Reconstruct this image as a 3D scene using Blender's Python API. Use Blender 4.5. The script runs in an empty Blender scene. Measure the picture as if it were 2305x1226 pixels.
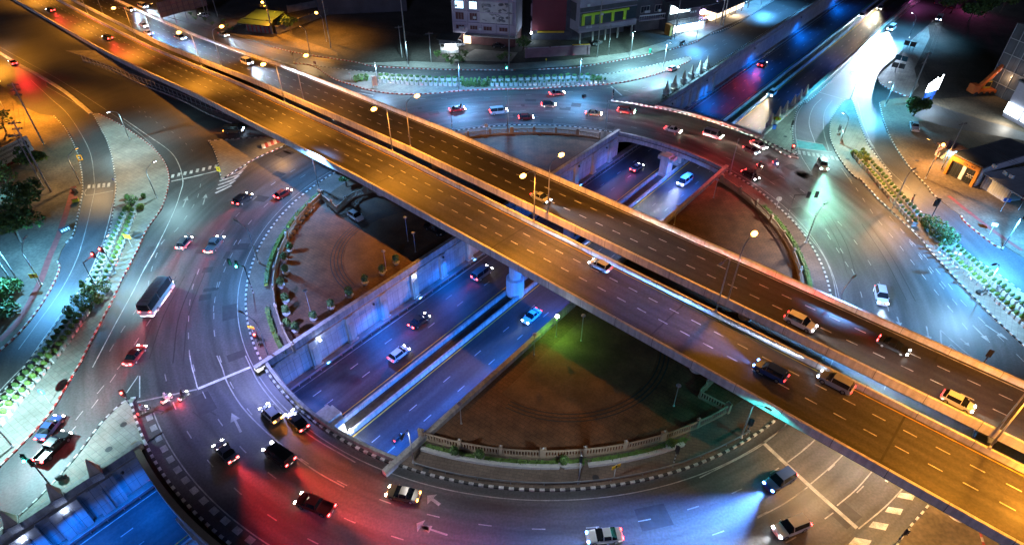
import bpy, bmesh, math, random
from mathutils import Vector, Matrix
random.seed(7)
C = bpy.context.scene.collection
scene = bpy.context.scene
R = math.radians
# ------------------------------------------------------------------ camera
F_PX, CY_PX, CX_PX, PITCH, CAM_H = 1411.25, 647.6, 1152.5, 0.690884, 65.0
cam_data = bpy.data.cameras.new("camera")
cam = bpy.data.objects.new("camera", cam_data)
C.objects.link(cam)
cam.location = (0, 0, CAM_H)
cam.rotation_euler = (math.pi / 2 - PITCH, 0, 0)
cam_data.sensor_width = 36
cam_data.lens = 36 * F_PX / 2305
cam_data.shift_y = (CY_PX - 613) / 2305
cam_data.clip_start, cam_data.clip_end = 1, 3000
scene.camera = cam
# ------------------------------------------------------------------ night sky, added fill light standing for sky glow, exposure
world = bpy.data.worlds.new("World")
scene.world = world
world.use_nodes = True
wn = world.node_tree.nodes
sky = wn.new("ShaderNodeTexSky")
sky.sky_type = 'NISHITA'
sky.sun_disc = False
sky.sun_elevation = R(1.0)
sky.sun_rotation = R(183)
world.node_tree.links.new(sky.outputs[0], wn["Background"].inputs[0])
wn["Background"].inputs[1].default_value = 0.012
fill_light = bpy.data.lights.new("fill_light", 'SUN')
fill_light.energy, fill_light.angle, fill_light.color = 0.42, R(8), (0.38, 0.48, 1.0)
fill_light_o = bpy.data.objects.new("fill_light", fill_light)
fill_light_o.rotation_euler = Vector((.05, 1, -.34)).to_track_quat('-Z', 'Y').to_euler()  # added fill, aimed from behind the camera at faces turned towards it
C.objects.link(fill_light_o)
scene.view_settings.view_transform = 'Standard'
scene.view_settings.look = 'None'
scene.view_settings.exposure = 0.28
scene.view_settings.gamma = 1.0
scene.cycles.use_denoising = True
scene.cycles.max_bounces = 4
scene.cycles.sample_clamp_indirect = 4.0
scene.cycles.use_light_tree = True
# ------------------------------------------------------------------ measuring helpers
_c, _s = math.cos(PITCH), math.sin(PITCH)
_FW, _UP = Vector((0, _c, -_s)), Vector((0, _s, _c))
def at(x, y, z=0.0):
    """point of the plane at height z seen at photo pixel x, y"""
    d = _FW + Vector((1, 0, 0)) * ((x - CX_PX) / F_PX) + _UP * ((CY_PX - y) / F_PX)
    t = (z - CAM_H) / d.z
    return Vector((d.x * t, d.y * t, z))
def a2(x, y, z=0.0):
    p = at(x, y, z); return (p.x, p.y)
def zoom(ox, oy, s=2.8775):
    return lambda pts: [(ox + a / s, oy + b / s) for a, b in pts]
r1, r2, r3 = zoom(0, 0), zoom(750, 0), zoom(1505, 0)
r4, r5, r6 = zoom(0, 400), zoom(750, 400), zoom(1505, 400)
r7, r8, r9 = zoom(0, 800), zoom(750, 800), zoom(1505, 800)
def G(pts, z=0.0): return [a2(x, y, z) for x, y in pts]
RC = Vector((4.212, 90.155)); RR = 48.72            # ring centre, inner kerb radius
AU, AF = 0.6813, -0.8317
dU = Vector((math.sin(AU), math.cos(AU))); nU = Vector((dU.y, -dU.x))
dF = Vector((math.sin(AF), math.cos(AF))); nF = Vector((dF.y, -dF.x))
def pu(s, n): v = RC + dU * s + nU * n; return (v.x, v.y)
def pf(s, n): v = RC + dF * s + nF * n; return (v.x, v.y)
def polar(r, a): return (RC.x + r * math.cos(a), RC.y + r * math.sin(a))
NL, NR, NC, FLOOR = -11.9, 14.1, 1.1, -5.6
ZT = [(-260, 5.8), (-74, 6.2), (-35, 6.45), (0, 6.5), (35, 6.45), (72, 5.35), (99, 4.4), (129, 2.5), (150, 1.45), (175, 1.0), (230, .95), (500, .95)]
def deck_z(s):
    for (a, za), (b, zb) in zip(ZT, ZT[1:]):
        if s <= b:
            t = max(0, (s - a) / (b - a)); return za + (zb - za) * t - 0.9
    return 0.05
def deck_at(x, y, dz=0.0):
    z = 5.5
    for _ in range(12):
        p = at(x, y, z + dz); s = (Vector((p.x, p.y)) - RC).dot(dF); z = deck_z(s)
    return Vector((p.x, p.y, z))
def smooth(pts, step=2.0, closed=False):
    P = [Vector(p) for p in pts]; out = []; n = len(P)
    for i in range(n if closed else n - 1):
        if closed: p0, p1, p2, p3 = P[i - 1], P[i], P[(i + 1) % n], P[(i + 2) % n]
        else:
            p1, p2 = P[i], P[i + 1]
            p0 = P[i - 1] if i else p1 * 2 - p2
            p3 = P[i + 2] if i + 2 < n else p2 * 2 - p1
        k = max(1, int((p2 - p1).length / step))
        for j in range(k):
            t = j / k
            out.append(0.5 * ((2 * p1) + (p2 - p0) * t + (2 * p0 - 5 * p1 + 4 * p2 - p3) * t * t + (3 * p1 - p0 - 3 * p2 + p3) * t ** 3))
    if not closed: out.append(P[-1])
    return [tuple(v) for v in out]
def resample(pts, step):
    P = [Vector(p) for p in pts]; L = [0]
    for a, b in zip(P, P[1:]): L.append(L[-1] + (b - a).length)
    n = max(1, round(L[-1] / step)); out = []; j = 0
    for i in range(n + 1):
        d = L[-1] * i / n
        while j < len(P) - 2 and L[j + 1] < d: j += 1
        t = (d - L[j]) / max(1e-6, L[j + 1] - L[j])
        out.append(tuple(P[j].lerp(P[j + 1], t)))
    return out
def offs(pts, d):
    P = [Vector(p[:2]) for p in pts]; out = []
    for i, p in enumerate(P):
        t = (P[min(i + 1, len(P) - 1)] - P[max(i - 1, 0)]); t.normalize()
        out.append((p.x + t.y * d, p.y - t.x * d))      # positive = right of travel
    return out
# ------------------------------------------------------------------ mesh collecting
class MB:
    def __init__(s): s.v, s.f, s.m = [], [], []
    def add(s, v, f, m=0):
        o = len(s.v); s.v += [tuple(p) for p in v]
        s.f += [[i + o for i in q] for q in f]; s.m += [m] * len(f) if isinstance(m, int) else list(m)
    def box(s, c, d, rz=0.0, m=0, tilt=None):
        hx, hy, hz = d[0] / 2, d[1] / 2, d[2] / 2
        M = Matrix.Rotation(rz, 3, 'Z')
        if tilt: M = M @ Matrix.Rotation(tilt[1], 3, tilt[0])
        cc = Vector(c)
        vs = [cc + M @ Vector((x, y, z)) for z in (-hz, hz) for x, y in ((-hx, -hy), (hx, -hy), (hx, hy), (-hx, hy))]
        s.add(vs, [[3, 2, 1, 0], [4, 5, 6, 7], [0, 1, 5, 4], [1, 2, 6, 5], [2, 3, 7, 6], [3, 0, 4, 7]], m)
        return s
    def beam(s, p, q, w, h, m=0):
        p, q = Vector(p), Vector(q); d = (q - p).normalized()
        up = Vector((0, 0, 1)) if abs(d.z) < .95 else Vector((1, 0, 0))
        x = d.cross(up).normalized(); y = x.cross(d)
        vs = [e + x * a * w / 2 + y * b * h / 2 for e in (p, q) for a, b in ((-1, -1), (1, -1), (1, 1), (-1, 1))]
        s.add(vs, [[0, 1, 2, 3], [7, 6, 5, 4], [0, 4, 5, 1], [1, 5, 6, 2], [2, 6, 7, 3], [3, 7, 4, 0]], m); return s
    def prism(s, pts, z0, z1, mt=0, ms=None, bottom=False):
        if sum(a[0] * b[1] - b[0] * a[1] for a, b in zip(pts, pts[1:] + pts[:1])) < 0: pts = pts[::-1]
        n = len(pts); ms = mt if ms is None else ms
        v = [(x, y, z0) for x, y in pts] + [(x, y, z1) for x, y in pts]
        f = [list(range(n, 2 * n))] + [[i, (i + 1) % n, n + (i + 1) % n, n + i] for i in range(n)]
        mm = [mt] + [ms] * n
        if bottom: f.append(list(range(n - 1, -1, -1))); mm.append(ms)
        s.add(v, f, mm); return s
    def sheet(s, pts, z, m=0):
        if sum(a[0] * b[1] - b[0] * a[1] for a, b in zip(pts, pts[1:] + pts[:1])) < 0: pts = pts[::-1]
        s.add([(x, y, z) for x, y in pts], [list(range(len(pts)))], m); return s
    def strip(s, pts, o0, o1, z, m=0):
        A, B = offs(pts, o0), offs(pts, o1); n = len(pts)
        zz = z if callable(z) else (lambda i: z)
        v = [(a[0], a[1], zz(i)) for i, a in enumerate(A)] + [(b[0], b[1], zz(i)) for i, b in enumerate(B)]
        s.add(v, [[i + 1, i, n + i, n + i + 1] if o1 < o0 else [i, i + 1, n + i + 1, n + i][::-1] for i in range(n - 1)], m); return s
    def wall(s, pts, o0, o1, z0, z1, m=0):
        """rectangular section swept along pts; z0,z1 numbers or lists"""
        A, B = offs(pts, o0), offs(pts, o1); n = len(pts)
        Z0 = z0 if isinstance(z0, list) else [z0] * n; Z1 = z1 if isinstance(z1, list) else [z1] * n
        v = []
        for i in range(n):
            v += [(A[i][0], A[i][1], Z0[i]), (B[i][0], B[i][1], Z0[i]), (B[i][0], B[i][1], Z1[i]), (A[i][0], A[i][1], Z1[i])]
        f = [[0, 1, 2, 3], [4 * n - 1, 4 * n - 2, 4 * n - 3, 4 * n - 4]]
        for i in range(n - 1):
            a, b = 4 * i, 4 * i + 4
            for k in range(4): f.append([a + k, b + k, b + (k + 1) % 4, a + (k + 1) % 4])
        s.add(v, f, m); return s
    def tube(s, pts, r, n=8, m=0, cap=True):
        P = [Vector(p) for p in pts]; rr = r if isinstance(r, (list, tuple)) else [r] * len(P)
        v = []
        for i, p in enumerate(P):
            d = (P[min(i + 1, len(P) - 1)] - P[max(i - 1, 0)]).normalized()
            up = Vector((0, 0, 1)) if abs(d.z) < .9 else Vector((0, 1, 0))
            x = d.cross(up).normalized(); y = x.cross(d)
            v += [p + (x * math.cos(2 * math.pi * k / n) + y * math.sin(2 * math.pi * k / n)) * rr[i] for k in range(n)]
        f = []
        for i in range(len(P) - 1):
            for k in range(n): f.append([i * n + k, i * n + (k + 1) % n, (i + 1) * n + (k + 1) % n, (i + 1) * n + k])
        if cap: f += [list(range(n - 1, -1, -1)), list(range((len(P) - 1) * n, len(P) * n))]
        s.add(v, f, m); return s
    def lathe(s, prof, c=(0, 0), n=14, m=0):
        v, f = [], []
        for r, z in prof: v += [(c[0] + r * math.cos(2 * math.pi * k / n), c[1] + r * math.sin(2 * math.pi * k / n), z) for k in range(n)]
        for i in range(len(prof) - 1):
            for k in range(n): f.append([i * n + k, i * n + (k + 1) % n, (i + 1) * n + (k + 1) % n, (i + 1) * n + k])
        f += [list(range(n - 1, -1, -1)), list(range((len(prof) - 1) * n, len(prof) * n))]
        s.add(v, f, m); return s
    def ball(s, c, r, n=10, k=6, m=0, jit=0.0):
        prof = []; v = []; f = []
        rx, ry, rz = r if isinstance(r, (tuple, list)) else (r, r, r)
        for i in range(k + 1):
            t = math.pi * i / k
            for j in range(n):
                q = 1 + random.uniform(-jit, jit)
                v.append((c[0] + rx * q * math.sin(t) * math.cos(2 * math.pi * j / n), c[1] + ry * q * math.sin(t) * math.sin(2 * math.pi * j / n), c[2] - rz * q * math.cos(t)))
        for i in range(k):
            for j in range(n): f.append([i * n + j, i * n + (j + 1) % n, (i + 1) * n + (j + 1) % n, (i + 1) * n + j])
        s.add(v, f, m); return s
    def leaves(s, c, r, count, size, m=0, nm=3, shell=.35):
        for _ in range(count):
            d = Vector((random.gauss(0, 1), random.gauss(0, 1), random.gauss(0, 1))).normalized() * (random.uniform(shell, 1) ** .6)
            p = Vector((c[0] + d.x * r[0], c[1] + d.y * r[1], c[2] + d.z * r[2]))
            u = Vector((random.gauss(0, 1), random.gauss(0, 1), random.gauss(0, .6))).normalized()
            w = u.cross(Vector((random.gauss(0, 1), random.gauss(0, 1), random.gauss(0, 1)))).normalized()
            z = size * random.uniform(.6, 1.4)
            s.add([p - u * z, p + w * z * .5, p + u * z, p - w * z * .5], [[0, 1, 2, 3]], m + random.randrange(nm))
        return s
    def build(s, name, mats, parent=None, origin=(0, 0, 0), smooth_=False):
        me = bpy.data.meshes.new(name); o = Vector(origin)
        me.from_pydata([tuple(Vector(p) - o) for p in s.v], [], s.f)
        mats = mats if isinstance(mats, (list, tuple)) else [mats]
        for x in mats: me.materials.append(x)
        if len(mats) > 1: me.polygons.foreach_set('material_index', s.m)
        if smooth_: me.polygons.foreach_set('use_smooth', [True] * len(s.f))
        me.update()
        ob = bpy.data.objects.new(name, me); C.objects.link(ob)
        if parent: ob.parent = parent
        return ob
def tag(o, label=None, cat=None, group=None, kind=None):
    if label: o['label'] = label
    if cat: o['category'] = cat
    if group: o['group'] = group
    if kind: o['kind'] = kind
    return o
def empty(name, loc=(0, 0, 0), rz=0.0, label=None, cat=None, group=None):
    o = bpy.data.objects.new(name, None); C.objects.link(o); o.location = loc; o.rotation_euler = (0, 0, rz)
    o.empty_display_size = .3
    return tag(o, label, cat, group)
def structure(o): o['kind'] = 'structure'; return o
def copy_tree(o, parent=None):
    c = o.copy(); C.objects.link(c)
    if parent: c.parent = parent
    for ch in list(o.children): copy_tree(ch, c)
    return c
def add_light(name, parent, loc, energy, color, kind='SPOT', aim=(0, 0, -1), cone=150, blend=1.0, rad=.15, even=0, beam=0):
    l = bpy.data.lights.new(name, kind); l.energy = energy; l.color = color; l.shadow_soft_size = rad
    if kind == 'SPOT': l.spot_size = R(cone); l.spot_blend = blend
    o = bpy.data.objects.new(name, l); C.objects.link(o); o.parent = parent; o.location = loc
    o.rotation_euler = Vector(aim).to_track_quat('-Z', 'Y').to_euler()
    if even or beam:                                     # wide street-lantern distribution: more light at flat angles
        l.use_nodes = True; nt = l.node_tree; N, L = nt.nodes, nt.links; em = N['Emission']
        tc = N.new('ShaderNodeTexCoord'); sx = N.new('ShaderNodeSeparateXYZ'); L.new(tc.outputs['Normal'], sx.inputs[0])
        def mt(op, a, b):
            n = N.new('ShaderNodeMath'); n.operation = op
            for i, x in enumerate((a, b)):
                if x is None: continue
                if isinstance(x, (int, float)): n.inputs[i].default_value = x
                else: L.new(x, n.inputs[i])
            return n.outputs[0]
        if beam:                                         # vehicle lamp: low beam that carries along the road
            dn = mt('MULTIPLY', sx.outputs[1], -1.0); c = mt('MAXIMUM', dn, beam)
            side = mt('MAXIMUM', mt('SUBTRACT', 1.0, mt('POWER', mt('DIVIDE', mt('ABSOLUTE', sx.outputs[0], None), .52), 2.0)), 0.0)
            L.new(mt('MULTIPLY', mt('MULTIPLY', mt('DIVIDE', 1.0, mt('POWER', c, 2.4)), mt('GREATER_THAN', dn, .006)), mt('POWER', side, 2.0)), em.inputs['Strength'])
        else:
            c = mt('MAXIMUM', mt('ABSOLUTE', sx.outputs[2], None), even)
            L.new(mt('DIVIDE', 1.0, mt('POWER', c, 2.7)), em.inputs['Strength'])
    return o
# ------------------------------------------------------------------ materials
def mat(name, col, rough=.8, var=.18, scale=1.5, metal=0.0, speck=0.0, bump=0.0, pattern=None, col2=None):
    m = bpy.data.materials.new(name); m.use_nodes = True; nt = m.node_tree; N, L = nt.nodes, nt.links
    b = N["Principled BSDF"]; b.inputs['Roughness'].default_value = rough; b.inputs['Metallic'].default_value = metal
    tc = N.new("ShaderNodeTexCoord"); src = tc.outputs['Object']
    n1 = N.new("ShaderNodeTexNoise"); n1.inputs['Scale'].default_value = scale; n1.inputs['Detail'].default_value = 6
    L.new(src, n1.inputs['Vector'])
    rp = N.new("ShaderNodeValToRGB"); L.new(n1.outputs[0], rp.inputs[0])
    rp.color_ramp.elements[0].position, rp.color_ramp.elements[1].position = .3, .7
    rp.color_ramp.elements[0].color = [c * (1 - var) for c in col] + [1]
    rp.color_ramp.elements[1].color = [min(1, c * (1 + var)) for c in (col2 or col)] + [1]
    out = rp.outputs[0]
    def mult(o1, o2, f):
        mx = N.new("ShaderNodeMix"); mx.data_type = 'RGBA'; mx.blend_type = 'MULTIPLY'; mx.inputs[0].default_value = f
        L.new(o1, mx.inputs[6]); L.new(o2, mx.inputs[7]); return mx.outputs[2]
    if speck:
        n2 = N.new("ShaderNodeTexNoise"); n2.inputs['Scale'].default_value = scale * 12; n2.inputs['Detail'].default_value = 3
        L.new(src, n2.inputs['Vector'])
        r2_ = N.new("ShaderNodeValToRGB"); L.new(n2.outputs[0], r2_.inputs[0])
        r2_.color_ramp.elements[0].position, r2_.color_ramp.elements[1].position = .35, .65
        r2_.color_ramp.elements[0].color = (1 - speck,) * 3 + (1,)
        out = mult(out, r2_.outputs[0], 1.0)
    if pattern:
        kind, w, h, mort, rot = pattern
        mp = N.new("ShaderNodeMapping"); mp.inputs['Rotation'].default_value = (0, 0, rot); L.new(src, mp.inputs[0])
        bt = N.new("ShaderNodeTexBrick"); L.new(mp.outputs[0], bt.inputs[0])
        bt.inputs['Scale'].default_value = 1; bt.inputs['Brick Width'].default_value = w; bt.inputs['Row Height'].default_value = h
        bt.inputs['Mortar Size'].default_value = mort; bt.offset = .5 if kind == 'brick' else 0.0
        bt.inputs['Color1'].default_value = (1, 1, 1, 1); bt.inputs['Color2'].default_value = (.84, .84, .84, 1); bt.inputs['Mortar'].default_value = (.62, .62, .62, 1)
        out = mult(out, bt.outputs[0], 1.0)
    L.new(out, b.inputs['Base Color'])
    if bump:
        bp = N.new("ShaderNodeBump"); bp.inputs['Strength'].default_value = bump; bp.inputs['Distance'].default_value = .05
        n3 = N.new("ShaderNodeTexNoise"); n3.inputs['Scale'].default_value = scale * 8; L.new(src, n3.inputs['Vector'])
        L.new(n3.outputs[0], bp.inputs['Height']); L.new(bp.outputs[0], b.inputs['Normal'])
    return m
def glow(name, col, power):
    m = bpy.data.materials.new(name); m.use_nodes = True; b = m.node_tree.nodes["Principled BSDF"]
    b.inputs['Base Color'].default_value = [c * .5 for c in col] + [1]
    b.inputs['Emission Color'].default_value = list(col) + [1]; b.inputs['Emission Strength'].default_value = power
    return m
def road_mat(name, col, rough=.62):
    """asphalt: broad patches, fine aggregate, oily wheel-worn blotches"""
    m = mat(name, col, rough, .30, .06, speck=.35, bump=.15)
    nt = m.node_tree; N, L = nt.nodes, nt.links
    for n in N:
        if n.type == 'TEX_NOISE' and n.inputs['Scale'].default_value < .2: n.inputs['Detail'].default_value = 9; n.inputs['Roughness'].default_value = .68
        elif n.type == 'TEX_NOISE': n.inputs['Scale'].default_value = 3.5
    return m
def streaks(m, ring=True):
    """tyre-darkened bands and long patches that follow the lanes"""
    nt = m.node_tree; N, L = nt.nodes, nt.links; b = N["Principled BSDF"]; src = b.inputs['Base Color'].links[0].from_socket
    tc = next(n for n in N if n.type == 'TEX_COORD'); cb = N.new('ShaderNodeCombineXYZ')
    if ring:
        mp = N.new('ShaderNodeMapping'); mp.inputs['Location'].default_value = (-RC.x, -RC.y, 0); L.new(tc.outputs['Object'], mp.inputs[0])
        sx = N.new('ShaderNodeSeparateXYZ'); L.new(mp.outputs[0], sx.inputs[0])
        ln = N.new('ShaderNodeVectorMath'); ln.operation = 'LENGTH'; L.new(mp.outputs[0], ln.inputs[0])
        at_ = N.new('ShaderNodeMath'); at_.operation = 'ARCTAN2'; L.new(sx.outputs[1], at_.inputs[0]); L.new(sx.outputs[0], at_.inputs[1])
        k = N.new('ShaderNodeMath'); k.operation = 'MULTIPLY'; L.new(at_.outputs[0], k.inputs[0]); k.inputs[1].default_value = 4.0
        L.new(ln.outputs['Value'], cb.inputs[0]); L.new(k.outputs[0], cb.inputs[1])
    else:
        for i, d in enumerate((Vector((*nF, 0)), Vector((*dF, 0)) * .04) if ring is False else (Vector((*nU, 0)), Vector((*dU, 0)) * .04)):
            dt = N.new('ShaderNodeVectorMath'); dt.operation = 'DOT_PRODUCT'; dt.inputs[1].default_value = d; L.new(tc.outputs['Object'], dt.inputs[0]); L.new(dt.outputs['Value'], cb.inputs[i])
    nz = N.new('ShaderNodeTexNoise'); nz.inputs['Scale'].default_value = .75; nz.inputs['Detail'].default_value = 5; L.new(cb.outputs[0], nz.inputs[0])
    rp = N.new('ShaderNodeValToRGB'); rp.color_ramp.elements[0].position = .36; rp.color_ramp.elements[1].position = .62
    rp.color_ramp.elements[0].color = (.42, .42, .42, 1); rp.color_ramp.elements[1].color = (1.2, 1.2, 1.2, 1); L.new(nz.outputs[0], rp.inputs[0])
    mx = N.new('ShaderNodeMix'); mx.data_type = 'RGBA'; mx.blend_type = 'MULTIPLY'; mx.inputs[0].default_value = .8
    if ring is True:
        mr = N.new('ShaderNodeMapRange'); L.new(ln.outputs['Value'], mr.inputs[0])
        for i, v in enumerate((66.0, 84.0, .8, .2)): mr.inputs[i + 1].default_value = v
        L.new(mr.outputs[0], mx.inputs[0])
    L.new(src, mx.inputs[6]); L.new(rp.outputs[0], mx.inputs[7]); L.new(mx.outputs[2], b.inputs['Base Color']); return m
def stained(m, amt=.55):
    """rain streaks running down vertical faces"""
    nt = m.node_tree; N, L = nt.nodes, nt.links; b = N["Principled BSDF"]; src = b.inputs['Base Color'].links[0].from_socket
    tc = next(n for n in N if n.type == 'TEX_COORD'); mp = N.new('ShaderNodeMapping'); mp.inputs['Scale'].default_value = (1.6, 1.6, .12); L.new(tc.outputs['Object'], mp.inputs[0])
    nz = N.new('ShaderNodeTexNoise'); nz.inputs['Scale'].default_value = 1.2; nz.inputs['Detail'].default_value = 7; L.new(mp.outputs[0], nz.inputs[0])
    rp = N.new('ShaderNodeValToRGB'); rp.color_ramp.elements[0].position = .38; rp.color_ramp.elements[1].position = .58
    rp.color_ramp.elements[0].color = (1 - amt,) * 3 + (1,); L.new(nz.outputs[0], rp.inputs[0])
    mx = N.new('ShaderNodeMix'); mx.data_type = 'RGBA'; mx.blend_type = 'MULTIPLY'; mx.inputs[0].default_value = 1
    L.new(src, mx.inputs[6]); L.new(rp.outputs[0], mx.inputs[7]); L.new(mx.outputs[2], b.inputs['Base Color']); return m
M = {}
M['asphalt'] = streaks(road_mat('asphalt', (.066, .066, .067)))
M['deck_asphalt'] = streaks(road_mat('deck_asphalt', (.060, .056, .052)), False)
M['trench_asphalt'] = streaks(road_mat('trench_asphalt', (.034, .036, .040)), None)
M['white'] = mat('white_paint', (.52, .52, .50), .75, .45, .9, speck=.45)
M['worn_white'] = mat('worn_white_paint', (.30, .30, .29), .7, .35, .9, speck=.4)
M['yellow'] = mat('yellow_paint', (.55, .34, .03), .7, .25, .8)
M['red_paint'] = mat('red_paint', (.28, .035, .03), .75, .45, 1.2, speck=.3)
M['black_paint'] = mat('black_paint', (.025, .025, .025), .7, .2, 1.2)
M['concrete'] = stained(mat('concrete', (.38, .37, .35), .85, .22, .35, speck=.18, bump=.1), .3)
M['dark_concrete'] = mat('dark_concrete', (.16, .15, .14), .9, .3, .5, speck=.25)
M['cream'] = mat('cream_stucco', (.29, .225, .15), .8, .16, .7, speck=.12)
M['paving'] = mat('paving', (.25, .235, .20), .85, .25, .25, speck=.15, pattern=('grid', .8, .8, .03, .6))
M['ring_paving'] = mat('ring_paving', (.15, .11, .085), .85, .25, .3, speck=.2, pattern=('brick', .9, .45, .03, .2))
M['plaza'] = mat('plaza_paving', (.145, .072, .034), .85, .34, .5, speck=.3, pattern=('brick', .9, .6, .05, .65))
M['plaza_floor'] = mat('plaza_plain_paving', (.15, .088, .045), .85, .3, .3, speck=.25)
M['dirt'] = mat('dirt', (.135, .105, .068), .95, .4, .18, speck=.35, bump=.3)
M['dark_dirt'] = mat('dark_dirt', (.060, .052, .040), .95, .45, .12, speck=.4, bump=.3)
M['grass'] = mat('grass', (.050, .075, .022), .95, .4, .5, speck=.5, bump=.3)
M['steel'] = mat('galvanised_steel', (.42, .43, .44), .45, .12, 2, metal=.6)
M['dark_steel'] = mat('dark_painted_steel', (.03, .032, .035), .5, .15, 2)
M['rail'] = mat('guard_rail_steel', (.30, .33, .36), .4, .2, 1.5, metal=.7)
M['leaf_a'] = mat('leaf_mid', (.085, .165, .030), .7, .3, 3)
M['leaf_b'] = mat('leaf_dark', (.045, .098, .024), .7, .3, 3)
M['leaf_c'] = mat('leaf_yellow_green', (.19, .22, .028), .7, .3, 3)
M['bark'] = mat('bark', (.10, .075, .05), .9, .3, 3)
M['white_box'] = mat('white_planter_paint', (.42, .42, .40), .75, .16, 2)
M['soil'] = mat('soil', (.04, .03, .02), .95, .3, 4)
M['bulb_orange'] = glow('sodium_lens', (1.0, .46, .08), 13)
M['bulb_white'] = glow('white_lens', (.80, .90, 1.0), 40)
M['bulb_blue'] = glow('blue_white_lens', (.55, .68, 1.0), 40)
M['sig_red'] = glow('signal_red_lens', (1.0, .05, .04), 30)
M['sig_green'] = glow('signal_green_lens', (.08, 1.0, .75), 30)
M['sig_off'] = mat('signal_dark_lens', (.03, .02, .02), .3)
M['sign_yellow'] = mat('sign_yellow', (.75, .45, .02), .5, .08, 2)
M['sign_blue'] = mat('sign_blue', (.03, .12, .50), .5, .08, 2)
M['sign_white'] = mat('sign_white', (.75, .75, .75), .5, .08, 2)
M['spire'] = stained(mat('spire_stucco', (.62, .54, .40), .8, .15, 1.0, speck=.15), .25)
LEAVES = [M['leaf_a'], M['leaf_b'], M['leaf_c']]
# ================================================================== ground, trench, roads
FAR0, FAR1 = -150, 420
g = MB()
for n0, n1 in ((-420, NL - .5), (NR + .5, 520)):
    ss = list(range(FAR0, FAR1 + 1, 30))
    for a, b in zip(ss, ss[1:]): g.add([(*pu(a, n0), 0), (*pu(b, n0), 0), (*pu(b, n1), 0), (*pu(a, n1), 0)], [[3, 2, 1, 0]])
structure(g.build('ground', M['asphalt']))
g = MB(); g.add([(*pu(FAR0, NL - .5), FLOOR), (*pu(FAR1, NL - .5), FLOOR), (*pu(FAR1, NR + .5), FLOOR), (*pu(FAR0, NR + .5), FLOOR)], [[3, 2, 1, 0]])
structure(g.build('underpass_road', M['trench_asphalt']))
# lines in the underpass
def along_u(n, s0=FAR0, s1=FAR1, step=8): return [pu(s0 + (s1 - s0) * i / ((s1 - s0) // step), n) for i in range((s1 - s0) // step + 1)]
def dashes(mb, pts, length, gap, w, z, phase=0.0, m=0):
    P = resample(pts, .5); k = 0; per = int((length + gap) / .5); on = max(2, int(length / .5)); i = int(phase / .5)
    zf = z if callable(z) else (lambda p: z)
    while i + on < len(P):
        q = P[i:i + on + 1]; zs = [zf(p) for p in q]
        mb.strip(q, -w / 2, w / 2, lambda j: zs[j], m); i += per
g = MB()
for n in (-7.2, -4.5, 5.68, 8.6): dashes(g, along_u(n), 1.5, 5.5, .14, FLOOR + .015, 1.0)
for n in (-9.9, 11.6): g.strip(along_u(n), -.07, .07, FLOOR + .015)
for n in (-1.2, 2.95): g.strip(along_u(n), -.08, .08, FLOOR + .015, 1)
structure(g.build('underpass_lane_markings', [M['worn_white'], M['yellow']]))
# raised edge walkway along the left wall and dirt strip in the median
g = MB(); P = along_u(0)
g.wall(P, -11.9, -10.6, FLOOR, FLOOR + .18)
structure(g.build('underpass_walkway', M['dark_concrete']))
g = MB(); g.wall(P, .3, 2.1, FLOOR, FLOOR + .12)
structure(g.build('underpass_median_soil', M['dark_dirt']))

# ---- ring bridges over the underpass (outer radius by side)
def arc_pts(r, a0, a1, step=1.2):
    k = max(2, int(abs(a1 - a0) * r / step)); return [polar(r, a0 + (a1 - a0) * i / k) for i in range(k + 1)]
def ang_on_n(r, n, upper):
    s = math.sqrt(r * r - n * n) * (1 if upper else -1); v = dU * s + nU * n; return math.atan2(v.y, v.x)
def unwrap(a0, a1):
    while a1 - a0 > math.pi: a1 -= 2 * math.pi
    while a1 - a0 < -math.pi: a1 += 2 * math.pi
    return a1
R_OUT = {True: 67.6, False: 66.8}
for up in (False, True):
    ro = R_OUT[up]; e0, e1 = NL - .5, NR + .5
    a0 = ang_on_n(RR - .9, e0, up); a1 = unwrap(a0, ang_on_n(RR - .9, e1, up)); inner = arc_pts(RR - .9, a0, a1)
    b0 = ang_on_n(ro, e0, up); b1 = unwrap(b0, ang_on_n(ro, e1, up)); outer = arc_pts(ro, b0, b1)
    g = MB(); g.prism(inner + outer[::-1], -.95, -.002, 0, 1, True)
    structure(g.build('ring_bridge_road', [M['asphalt'], M['concrete']]))
# ---- paving islands: photo outlines laid on the ground plane
KERB = {}
def island(name, pts, material, z=.14, step=2.0, smooth_it=True):
    P = smooth(pts, step, True) if smooth_it else pts
    return structure(MB().prism(P, -.02, z).build(name, material))
def kerb(name, pts, mats, seg=.62, h=.20, w=.22, side=0.0, smooth_it=True, z0=0.0):
    P = resample(smooth(pts, 1.0) if smooth_it else pts, seg); g = MB()
    for i, (a, b) in enumerate(zip(P, P[1:])):
        g.wall([a, b], side - w / 2, side + w / 2, z0 - .01, z0 + h, i % 2)
    return structure(g.build(name, [M[x] for x in mats]))
RW, BW = ('white', 'red_paint'), ('white', 'black_paint')
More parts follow.
